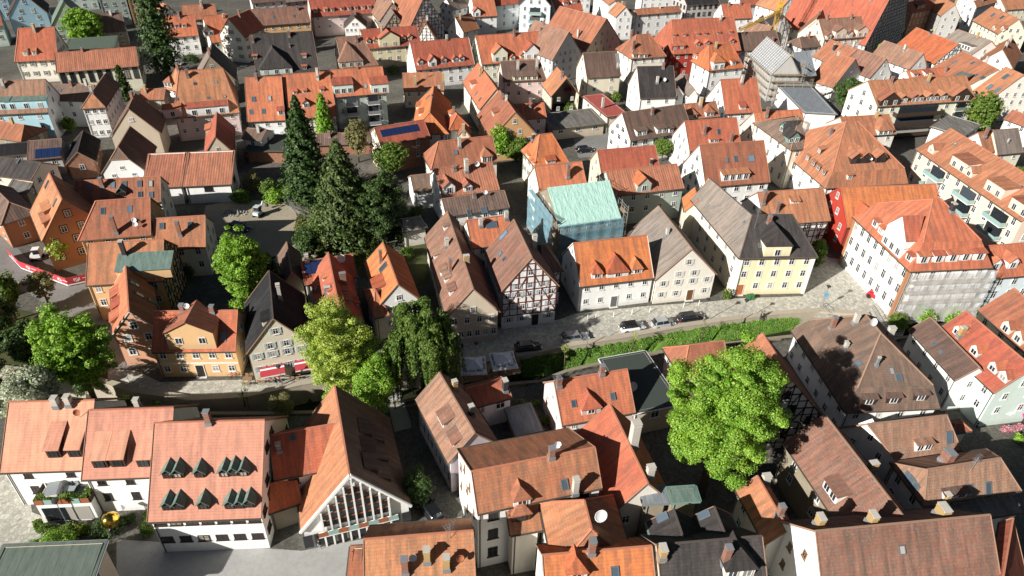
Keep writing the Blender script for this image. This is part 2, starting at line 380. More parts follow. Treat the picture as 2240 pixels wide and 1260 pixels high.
def door(parent, p, nrm, w=1.1, h=2.2, m='door_brown'):
    n = Vector((nrm[0], nrm[1], 0)).normalized(); x = Vector((n.y, -n.x, 0))
    M = Matrix(((x.x, n.x, 0, p[0] + n.x * 0.02), (x.y, n.y, 0, p[1] + n.y * 0.02), (0, 0, 1, p[2]), (0, 0, 0, 1)))
    def f():
        b = MB(); b.box((0, 0, h / 2), (w, 0.08, h))
        for k in (-1, 1):
            for z in (0.28, 0.7): b.box((k * w * 0.24, 0.05, h * z), (w * 0.36, 0.03, h * 0.32))
        return mesh_of(b, 'door', [m])
    o = inst('door', shared(('d', w, h, m), f), parent, M)
    def g():
        b = MB(); t = 0.12
        for s in (-1, 1): b.box((s * (w / 2 + t / 2), 0, h / 2 + t / 2), (t, 0.12, h + t))
        b.box((0, 0, h + t / 2), (w, 0.118, t)); b.box((0, 0.15, -0.02), (w + 0.4, 0.5, 0.16))
        return mesh_of(b, 'door_frame', ['surround'])
    inst('door_frame', shared(('df', w, h), g), o)
    return o

def chimney(parent, p, h=1.6, w=0.55, d=0.55, m='chimbrick', ang=0.0):
    """p: point on the roof surface (local)"""
    M = Matrix.Translation(p) @ Matrix.Rotation(ang, 4, 'Z')
    b = MB(); b.box((0, 0, h / 2 - 0.5), (w, d, h + 1.0)); b.box((0, 0, h - 0.17), (w + .1, d + .1, 0.1))
    b.box((0, 0, 0.02), (w + 0.16, d + 0.16, 0.5), mi=1)
    o = b.build('chimney', [m, 'leadgrey'], parent); o.matrix_local = M
    c = MB()
    for sx in (-1, 1): c.box((sx * (w / 2 - .06), 0, h + 0.07), (0.12, d + .02, 0.14))
    c.box((0, 0, h + 0.18), (w + .12, d + .12, 0.07))
    c.box((0, 0, h + 0.02), (w - 0.2, d - 0.2, 0.06), mi=1)
    c.build('chimney_cap', ['chimwhite' if m != 'chimbrick' else 'leadgrey', 'void'], o)
    return o
def frame_mat(p, d):
    """x = right seen from outside, y = outward (down slope), z up"""
    y = Vector((d[0], d[1], 0)).normalized(); x = Vector((y.y, -y.x, 0))
    return Matrix(((x.x, y.x, 0, p[0]), (x.y, y.y, 0, p[1]), (0, 0, 1, p[2]), (0, 0, 0, 1)))
def slab(b, top, t=0.1, mi=0):
    """thin solid from polygon list sharing edges is not needed: one slab per face"""
    k = len(b.v); n = len(top)
    b.v += [tuple(p) for p in top] + [(p[0], p[1], p[2] - t) for p in top]
    b.f.append([k + i for i in range(n)]); b.m.append(mi)
    b.f.append([k + n + i for i in range(n)][::-1]); b.m.append(mi)
    for i in range(n):
        j = (i + 1) % n; b.f.append([k + i, k + n + i, k + n + j, k + j]); b.m.append(mi)
def uv_of(pts):
    ps = [Vector(p) for p in pts]; n = Vector((0, 0, 0))
    for i in range(len(ps)):
        a, c = ps[i], ps[(i + 1) % len(ps)]; n += a.cross(c)
    n = n.normalized() if n.length > 1e-9 else Vector((0, 0, 1))
    if abs(n.z) > 0.999: u, v = Vector((1, 0, 0)), Vector((0, 1, 0))
    else:
        u = Vector((0, 0, 1)).cross(n).normalized(); v = n.cross(u)
    return [(p.dot(u), p.dot(v)) for p in ps]
def build_uv(b, name, mats, parent=None):
    return mk(name, b.v, b.f, None, parent, False, [uv_of([b.v[i] for i in f]) for f in b.f], mats, b.m)
def dormer(parent, p, d, tan, kind='shed', w=1.4, h=1.1, rm='red', wm='w_white', fr='frame', nw=None, rt=None, sill=0.0, winh=None):
    """p local to parent at the dormer's foot on the roof, d down-slope direction, tan roof slope"""
    M = frame_mat(p, d)
    e = empty('dormer'); e.parent = parent; e.matrix_local = M
    b = MB(); r = MB(); hw = w / 2; o = 0.14
    if kind == 'shed':
        rt = 0.32 if rt is None else rt
        yb = -h / max(tan - rt, 0.12)
        # cheeks + front
        b.poly([(-hw, 0, -0.15), (hw, 0, -0.15), (hw, 0, h), (-hw, 0, h)][::-1])
        for s in (-1, 1): b.poly([(s * hw, 0, -0.15), (s * hw, 0, h), (s * hw, yb, h - yb * rt), ])
        slab(r, [(-hw - o, o * 1.5, h - o * 1.5 * rt + .06), (-hw - o, yb, h - yb * rt + .06), (hw + o, yb, h - yb * rt + .06), (hw + o, o * 1.5, h - o * 1.5 * rt + .06)], 0.12)
    elif kind in ('gable', 'hip', 'half'):
        rt = 0.95 if rt is None else rt
        hr = h + hw * rt; yb = -h / tan; yr = -hr / tan
        if kind == 'gable':
            b.poly([(-hw, 0, -0.15), (-hw, 0, h), (0, 0, hr), (hw, 0, h), (hw, 0, -0.15)])
            y0 = o * 1.6; top = [(0, y0, hr + .08)]
        else:
            b.poly([(-hw, 0, -0.15), (-hw, 0, h), (hw, 0, h), (hw, 0, -0.15)])
            y0 = o * 1.6; top = [(0, -hw * (1.0 if kind == 'hip' else 0.6), hr + .08)]
        for s in (-1, 1): b.poly([(s * hw, 0, -0.15), (s * hw, 0, h), (s * hw, yb, h)])
        el = h - o * rt + .06
        for s in (-1, 1):
            a = [(s * (hw + o), y0, el), top[0], (0, yr - 0.2, hr + .08), (s * (hw + o), yb - 0.1, el)]
            slab(r, a if s > 0 else a[::-1], 0.1)
        if kind != 'gable': slab(r, [(-hw - o, y0, el), top[0], (hw + o, y0, el)][::-1] if False else [(-hw - o, y0, el), (hw + o, y0, el), top[0]][::-1], 0.1)
    b.build('dormer_wall', [wm], e)
    for i in range(len(r.f)):
        pass
    build_uv(r, 'dormer_roof', [rm], e)
    nw = nw if nw is not None else max(1, int(round(w / 1.35)))
    if nw:
        ww = min(1.0, (w - 0.25) / nw - 0.12); wh = winh or min(1.3, h - 0.15)
        for k in range(nw):
            x = (k - (nw - 1) / 2) * (w - 0.15) / nw
            Mw = Matrix(((-1, 0, 0, x), (0, 1, 0, 0.03), (0, 0, 1, wh / 2 + 0.04 + sill), (0, 0, 0, 1)))
            Mw = Matrix.Translation((x, 0.03, wh / 2 + 0.06 + sill))
            o2 = inst('dormer_window', dwin_mesh(round(ww, 2), round(wh, 2), fr), e, Mw)
    return e
def dwin_mesh(w, h, fr):
    def f():
        b = MB(); t = 0.08
        b.box((0, 0, 0), (w - .1, 0.03, h - .1), mi=1)
        for sx in (-1, 1): b.box((sx * (w / 2 - t / 2), 0.01, 0), (t, 0.08, h))
        for sz in (-1, 1): b.box((0, 0.011, sz * (h / 2 - t / 2)), (w - 2 * t, 0.078, t))
        b.box((0, 0.012, 0), (0.06, 0.06, h - 2 * t))
        return mesh_of(b, 'dormer_window', [fr, 'pane'])
    return shared(('dw', w, h, fr), f)
def skylight(parent, p, nrm, w=0.8, h=1.2, m='greyframe'):
    n = Vector(nrm).normalized(); x = Vector((0, 0, 1)).cross(n)
    x = x.normalized() if x.length > 1e-3 else Vector((1, 0, 0)); y = n.cross(x)
    M = Matrix(((x.x, y.x, n.x, p[0]), (x.y, y.y, n.y, p[1]), (x.z, y.z, n.z, p[2]), (0, 0, 0, 1)))
    def f():
        b = MB(); t = 0.1
        for s in (-1, 1): b.box((s * (w / 2 - t / 2), 0, 0.03), (t, h, 0.16)); b.box((0, s * (h / 2 - t / 2), 0.028), (w - 2 * t, t, 0.155))
        return mesh_of(b, 'skylight', [m])
    o = inst('skylight', shared(('sk', w, h, m), f), parent, M)
    def g():
        b = MB(); b.box((0, 0, 0.035), (w - .16, h - .16, 0.09)); return mesh_of(b, 'pane', ['skypane'])
    inst('pane', shared(('skp', w, h), g), o)
    return o

def beams(b, A, B, z0, z1, apex=None, zr=None, fh=2.6, sp=1.25, wdt=0.13, seed=0, sgn=1):
    """timber frame on a wall from A to B (2D), rectangle z0..z1 plus optional triangle up to zr"""
    rr = random.Random(seed)
    A = Vector((A[0], A[1], 0)); B = Vector((B[0], B[1], 0)); d = B - A; L = d.length; d.normalize()
    n = Vector((d.y, -d.x, 0)) * sgn; off = n * 0.05
    def pt(s, z): return A + d * s + Vector((0, 0, z)) + off
    def span(z):
        if zr is None or z <= z1: return 0.0, L
        f = (z - z1) / (zr - z1); return L / 2 * f, L - L / 2 * f
    top = zr if zr else z1
    zs = []; z = z0
    while z < top - 0.5:
        zs.append(z); z += fh
    if zr is None: zs.append(z1)
    for z in zs:
        a, c = span(z)
        if c - a > 0.4: b.bar(pt(a, z), pt(c, z), 0.1, wdt + 0.05, up=n)
    if zr:
        b.bar(pt(0, z1), pt(L / 2, zr), 0.1, wdt, up=n); b.bar(pt(L, z1), pt(L / 2, zr), 0.1, wdt, up=n)
    for i, z in enumerate(zs):
        ze = zs[i + 1] if i + 1 < len(zs) else top
        if ze <= z: continue
        nn = max(2, int(round(L / sp)))
        for k in range(nn + 1):
            s = L * k / nn
            zt = ze
            if zr:
                lim = z1 + (zr - z1) * min(s, L - s) / (L / 2); zt = min(ze, lim)
            if zt - z > 0.3: b.bar(pt(min(max(s, .08), L - .08), z), pt(min(max(s, .08), L - .08), zt), wdt, 0.095, up=n)
            if k < nn and k % 2 == (i % 2) or k in (0, nn - 1):
                s2 = min(L, s + L / nn)
                zz = min(ze, z + fh)
                if zr:
                    zz = min(zz, z1 + (zr - z1) * min(s, L - s) / (L / 2), z1 + (zr - z1) * min(s2, L - s2) / (L / 2))
                if zz - z > 1.0 and k < nn:
                    if rr.random() < .5: b.bar(pt(s, z), pt(s2, zz), wdt * .8, 0.09, up=n)
                    else: b.bar(pt(s2, z), pt(s, zz), wdt * .8, 0.09, up=n)
        a, c = span(z + fh * 0.5)
        if c - a > 1 and z + fh * .5 < top - .4: b.bar(pt(a, z + fh * .5), pt(c, z + fh * .5), 0.08, wdt * .7, up=n)

FOOT = []; SOLID = []
def inside(poly, x, y, m=0.0):
    c = False; n = len(poly)
    for i in range(n):
        x1, y1 = poly[i]; x2, y2 = poly[(i + 1) % n]
        if (y1 > y) != (y2 > y) and x < (x2 - x1) * (y - y1) / (y2 - y1) + x1: c = not c
    return c
def house(D):
    D.setdefault('loop', [0, 1, 2, 3]); D.setdefault('roof', [[0, 1, 5, 4], [2, 3, 4, 5]]); D.setdefault('gab', [(3, 0, 4), (1, 2, 5)])
    V = [Vector(v) for v in D['V']]; loop = D['loop']; n = len(loop)
    cx = sum(V[i].x for i in loop) / n; cy = sum(V[i].y for i in loop) / n
    root = empty(D.get('n', 'house'), (cx, cy, 0)); tag(root, D['l'], D.get('c', 'house'), D.get('g', 'houses of the old town'))
    O = Vector((cx, cy, 0)); V = [v - O for v in V]
    area = sum(V[loop[i]].x * V[loop[(i + 1) % n]].y - V[loop[(i + 1) % n]].x * V[loop[i]].y for i in range(n))
    sg = 1 if area > 0 else -1
    rm = D['rm']; wm = 'w_' + D['wm'] if ('w_' + D['wm']) in MATS else D['wm']
    zb = D.get('zb', 0.0); ov = D.get('ov', 0.35); gv = D.get('gv', 0.12)
    gedges = {}
    for gf in D['gab']: gedges[(gf[0], gf[1])] = gf; gedges[(gf[1], gf[0])] = gf
    # roof slab
    rb = MB(); T = D.get('t', 0.2)
    faces = []
    for f in D['roof']:
        ps = [V[i] for i in f]; nn = Vector((0, 0, 0))
        for i in range(len(ps)): nn += ps[i].cross(ps[(i + 1) % len(ps)])
        if nn.z < 0: f = f[::-1]; nn = -nn
        faces.append((f, nn.normalized()))
    rf_ = []
    for f, nn in faces:      # warped quads become triangles so that the slab keeps its thickness
        if len(f) == 4 and abs((V[f[3]] - V[f[0]]).dot(nn)) > .12: rf_ += [(f[:3], nn, len(rf_)), ([f[0], f[2], f[3]], nn, 0)]
        else: rf_.append((f, nn, 0))
    edgec = {}
    for f, nn, _ in rf_:
        for i in range(len(f)):
            e = tuple(sorted((f[i], f[(i + 1) % len(f)]))); edgec[e] = edgec.get(e, 0) + 1
    used = sorted({i for f, _ in faces for i in f}); ix = {v: k for k, v in enumerate(used)}
    rb.v = [tuple(V[i]) for i in used] + [(V[i].x, V[i].y, V[i].z - T) for i in used]; m = len(used)
    for f, nn, _ in rf_:
        rb.f.append([ix[i] for i in f]); rb.m.append(0)
        rb.f.append([ix[i] + m for i in f][::-1]); rb.m.append(1)
        for i in range(len(f)):
            a, c = f[i], f[(i + 1) % len(f)]
            if edgec[tuple(sorted((a, c)))] == 1:
                rb.f.append([ix[a], ix[a] + m, ix[c] + m, ix[c]]); rb.m.append(1)
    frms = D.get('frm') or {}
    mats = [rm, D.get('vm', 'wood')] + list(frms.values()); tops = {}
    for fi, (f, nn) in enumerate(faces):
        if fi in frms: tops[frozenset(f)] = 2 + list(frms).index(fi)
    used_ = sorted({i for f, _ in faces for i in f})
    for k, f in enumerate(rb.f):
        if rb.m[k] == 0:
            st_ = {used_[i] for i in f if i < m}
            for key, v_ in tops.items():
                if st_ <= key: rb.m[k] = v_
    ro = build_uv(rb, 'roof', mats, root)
    # ridge tiles
    if D.get('ridge', True):
        b = MB()
        rmat = {'slate': 'ridge_s', 'darkslate': 'ridge_s', 'brown': 'ridge_b', 'old': 'ridge_b', 'mossy': 'ridge_b', 'grey': 'leadgrey', 'copper': 'patina', 'zinc': 'leadgrey', 'pantile_brown': 'ridge_b'}.get(rm, 'ridge_o')
        shr = {}
        for f, nn in faces:
            for i in range(len(f)): shr.setdefault(tuple(sorted((f[i], f[(i + 1) % len(f)]))), []).append(nn)
        for (a, c), ns in shr.items():
            if len(ns) == 2 and (ns[0] - ns[1]).length > 0.3:
                mid = (V[a] + V[c]) / 2; 
                if max(V[a].z, V[c].z) >= max(v.z for v in V) - 0.05: b.bar(V[a] + Vector((0, 0, .03)), V[c] + Vector((0, 0, .03)), 0.2, 0.11)
        if b.v: b.build('ridge_tiles', [rmat], root)
    # verge boards along gables
    if rm != 'tarp':
        for gf in D['gab']:
            vb = MB(); ring = list(gf)
            for i in range(1, len(ring)):
                p_, q_ = V[ring[i]], V[ring[(i + 1) % len(ring)]]
                vb.bar(p_, q_, 0.07, 0.14)
            vb.build('verge', [D.get('verge', 'ridge_b')], root)
    # gutters
    for i in range(n):
        a, c = V[loop[i]], V[loop[(i + 1) % n]]
        if edgec.get(tuple(sorted((loop[i], loop[(i + 1) % n])))) == 1:
            dd = (c - a); 
            if dd.length < 0.5: continue
            dd.normalize(); nn = Vector((dd.y, -dd.x, 0)) * sg
            gb = MB(); gb.bar(a + nn * .08 - Vector((0, 0, .1)), c + nn * .08 - Vector((0, 0, .1)), 0.15, 0.12)
            gb.build('gutter', [D.get('gut', 'gutter')], root)
    if not any(f[0] == 'ch' for f in D.get('ft', ())) and rm not in ('tarp', 'slats', 'zinc', 'sheetgreen', 'bitumen', 'felt', 'redmetal', 'copper') and cy > 150 and len(faces) > 1:
        q = random.Random(int(cx * 7 + cy)); tops = sorted(range(len(V)), key=lambda i: -V[i].z)[:2]
        for k in range(q.choice((1, 1, 2))):
            p = V[tops[0]].lerp(V[tops[1]], q.uniform(.2, .8)); p = p + Vector((q.uniform(-.8, .8), q.uniform(-1.2, 0), -.7)); chimney(root, p, q.uniform(1.4, 2.2), .6, .6, q.choice(('chimbrick', 'chimbrick', 'chimwhite', 'chimyellow')))
    # wall loop inset
    P = [V[i] for i in loop]; lines = []
    for i in range(n):
        a, c = P[i], P[(i + 1) % n]; d = (c - a); d.z = 0; d.normalize(); nn = Vector((d.y, -d.x, 0)) * sg
        k = gv if (loop[i], loop[(i + 1) % n]) in gedges else ov
        lines.append((a - nn * k, d, nn))
    Wl = []
    for i in range(n):
        p1, d1, _ = lines[i - 1]; p2, d2, _ = lines[i]
        den = d1.x * d2.y - d1.y * d2.x
        if abs(den) < 0.02: q = Vector(p2)
        else:
            t = ((p2.x - p1.x) * d2.y - (p2.y - p1.y) * d2.x) / den; q = p1 + d1 * t
        z = P[i].z
        Wl.append(Vector((q.x, q.y, z + 0.04)))
    FOOT.append((root, [(w.x + cx, w.y + cy) for w in Wl]))
    wb = MB(); gtri = {}
    for i in range(n):
        a, c = Wl[i], Wl[(i + 1) % n]; key = (loop[i], loop[(i + 1) % n])
        if D.get('nowall') and i in D['nowall']: continue
        if key in gedges:
            gf = gedges[key]; nn = lines[i][2]; extra = []
            order = list(gf[2:]) if (gf[0], gf[1]) == key else list(gf[2:])[::-1]
            for v in order:
                q = V[v].copy(); 
                dist = (q - lines[i][0]).dot(nn); q -= nn * dist; q.z -= 0.12; extra.append(q)
            pts = [Vector((a.x, a.y, zb)), Vector((c.x, c.y, zb)), c] + extra + [a]
            gtri[i] = extra
        else:
            pts = [Vector((a.x, a.y, zb)), Vector((c.x, c.y, zb)), c, a]
        wb.poly(pts if sg > 0 else pts[::-1], mi=(1 if i in D.get('wm2e', ()) else 0))
    wms = [wm] + (['w_' + D['wm2']] if D.get('wm2') else [])
    wb.build('wall', wms, root)
    # windows
    st = dict(fh=2.6, sp=2.5, w=0.9, h=1.25, fr='frame', sur=None, sh=None, zo=0.0, gz=0.9); st.update(D.get('ws', {}))
    tb = MB()
    for i in range(n):
        es = dict(st); es.update(D.get('ed', {}).get(i, {}))
        if es.get('none'): continue
        a, c = Wl[i], Wl[(i + 1) % n]; L = Vector((c.x - a.x, c.y - a.y)).length
        nn = lines[i][2]; d = lines[i][1]
        he = min(a.z, c.z); ex = gtri.get(i); zr = max(q.z for q in ex) if ex else None
        if es.get('timber'):
            tz = es.get('tz', zb if zb > -1 else 0.0)
            beams(tb, a, c, tz, he, None, zr, fh=es['fh'], seed=i, sgn=sg)
        fl = es.get('floors', max(1, int((he + 0.5) // es['fh'])))
        rows = []
        for k in range(fl):
            z = he - 0.35 - es['h'] / 2 - (fl - 1 - k) * es['fh'] - es['zo']
            if z - es['h'] / 2 > zb + 0.4: rows.append((z, 0.0, L, k))
        if zr:
            z = he + es['gz'] + es['h'] / 2 - 0.3; k = fl
            while z + es['h'] / 2 < zr - 0.4:
                f = (z + es['h'] / 2 - he) / (zr - he)
                if len(ex) == 2: f *= 0.6
                rows.append((z, L / 2 * f, L - L / 2 * f, k)); z += es['fh']; k += 1
        for z, s0, s1, k in rows:
            wd = s1 - s0
            nc = es.get('cols', {}).get(k) if isinstance(es.get('cols'), dict) else es.get('cols')
            if nc is None or (k >= fl and not isinstance(es.get('cols'), dict)): nc = int((wd - 0.6) // es['sp'])
            if k >= fl and nc < 1 and wd > es['w'] + 0.5: nc = 1
            for j in range(nc):
                s = s0 + wd * (j + 0.5) / nc if k < fl else s0 + wd / 2 + (j - (nc - 1) / 2) * min(es['sp'], wd / nc)
                q = a + d * s
                if k == 0 and es.get('doors') and j in es['doors'] and z - es['h'] / 2 < 2.2:
                    door(root, (q.x, q.y, max(zb, 0)), nn, m=es.get('dm', 'door_brown')); continue
                o = window(root, (q.x, q.y, z), nn, es['w'], es['h'], es['fr'], es['sur'], es['sh'] if k > 0 or es.get('sh0', True) else None)
        if es.get('band'):
            for zz in es['band']:
                tb2 = MB(); tb2.bar(a + Vector((0, 0, zz - a.z)) + nn * .04, c + Vector((0, 0, zz - c.z)) + nn * .04, 0.1, 0.22); tb2.build('cornice', ['surround'], root)
        if es.get('corner'):
            cb = MB()
            for q in (a + d * .25, c - d * .25): cb.box((q.x + nn.x * .03, q.y + nn.y * .03, (he + zb) / 2), (0.5, 0.5, he - zb - 0.1))
            cb.build('pilaster', [es['corner']], root)
    for i in range(n):
        if (loop[i], loop[(i + 1) % n]) in gedges or rm in ('slats', 'tarp'): continue
        nn = lines[i][2]
        if nn.y > 0.2: continue
        q = Wl[i] + nn * .09 + lines[i][1] * .25
        dp_ = MB(); dp_.tube([(q.x, q.y, zb + .1), (q.x, q.y, Wl[i].z - .15)], .06, 6); dp_.build('downpipe', [D.get('gut', 'gutter')], root)
    if tb.v: tb.build('timber_frame', [D.get('tm', 'timber_dark')], root)
    # roof features
    for ft in D.get('ft', ()):
        k, fi, x, y, z, kw = ft; p = Vector((x, y, z)) - O
        nn = faces[fi][1] if fi >= 0 else Vector((0, 0, 1)); tan = math.hypot(nn.x, nn.y) / max(nn.z, 1e-3)
        kw = dict(kw)
        if k == 'ch':
            c_ = kw.pop('c', 1)
            chimney(root, p, ang=math.atan2(nn.y, nn.x), **kw)
        elif k == 'sky': skylight(root, p, nn, **kw)
        elif k == 'dish': dish(root, p, **kw)
        elif k == 'ant': antenna(root, p, **kw)
        elif k == 'solar':
            skylight_panel(root, p, nn, **kw)
        else:
            kw.setdefault('rm', rm); kw.setdefault('wm', wm)
            if not kw['wm'].startswith('w_') and 'w_' + kw['wm'] in MATS: kw['wm'] = 'w_' + kw['wm']
            dormer(root, p, (nn.x, nn.y), max(tan, 0.3), k, **kw)
    D['root'] = root; SOLID.append((root, wb, rb))
    return root
def dish(parent, p, r=0.4, m='whitecloth'):
    b = MB(); b.tube([(0, 0, 0), (0, 0, 0.9)], 0.03, 6)
    o = b.build('satellite_dish', ['steel'], parent); o.location = p
    c = MB(); c.lathe((0, 0, 0), [(0.001, 0), (r * .5, 0.04), (r * .85, 0.11), (r, 0.17), (r * .98, 0.15), (r * .5, 0.02), (0.001, -0.03)], 14)
    q = c.build('reflector', [m], o, True); q.location = (0, -0.1, 0.95); q.rotation_euler = (R(65), 0, R(15))
def antenna(parent, p, h=2.4, m='steel'):
    b = MB(); b.bar((0, 0, -.2), (0, 0, h), 0.05)
    for z, L in ((h - .1, 1.3), (h - .5, 1.0), (h - .9, 0.8)):
        b.bar((-L / 2, 0, z), (L / 2, 0, z), 0.035)
        for k in range(5): x = -L / 2 + L * k / 4; b.bar((x, -.3, z), (x, .3, z), 0.02)
    o = b.build('antenna', [m], parent); o.location = p; o.rotation_euler = (0, 0, 0.6)
def skylight_panel(parent, p, nrm, w=6, h=1.6, m='solar'):
    n = Vector(nrm).normalized(); x = Vector((0, 0, 1)).cross(n).normalized(); y = n.cross(x)
    M = Matrix(((x.x, y.x, n.x, p[0]), (x.y, y.y, n.y, p[1]), (x.z, y.z, n.z, p[2]), (0, 0, 0, 1)))
    b = MB(); k = max(1, int(w / 1.05)); c = w / k
    for i in range(k): b.box((-w / 2 + c * (i + .5), 0, 0.1), (c - 0.06, h, 0.07))
    b.box((0, h * .3, 0.05), (w, 0.06, 0.05), mi=1); b.box((0, -h * .3, 0.05), (w, 0.06, 0.05), mi=1)
    o = b.build('solar_panel', [m, 'steel'], parent); o.matrix_local = M
CAM = (35.0, 1.9, 70.0, 1513.0)
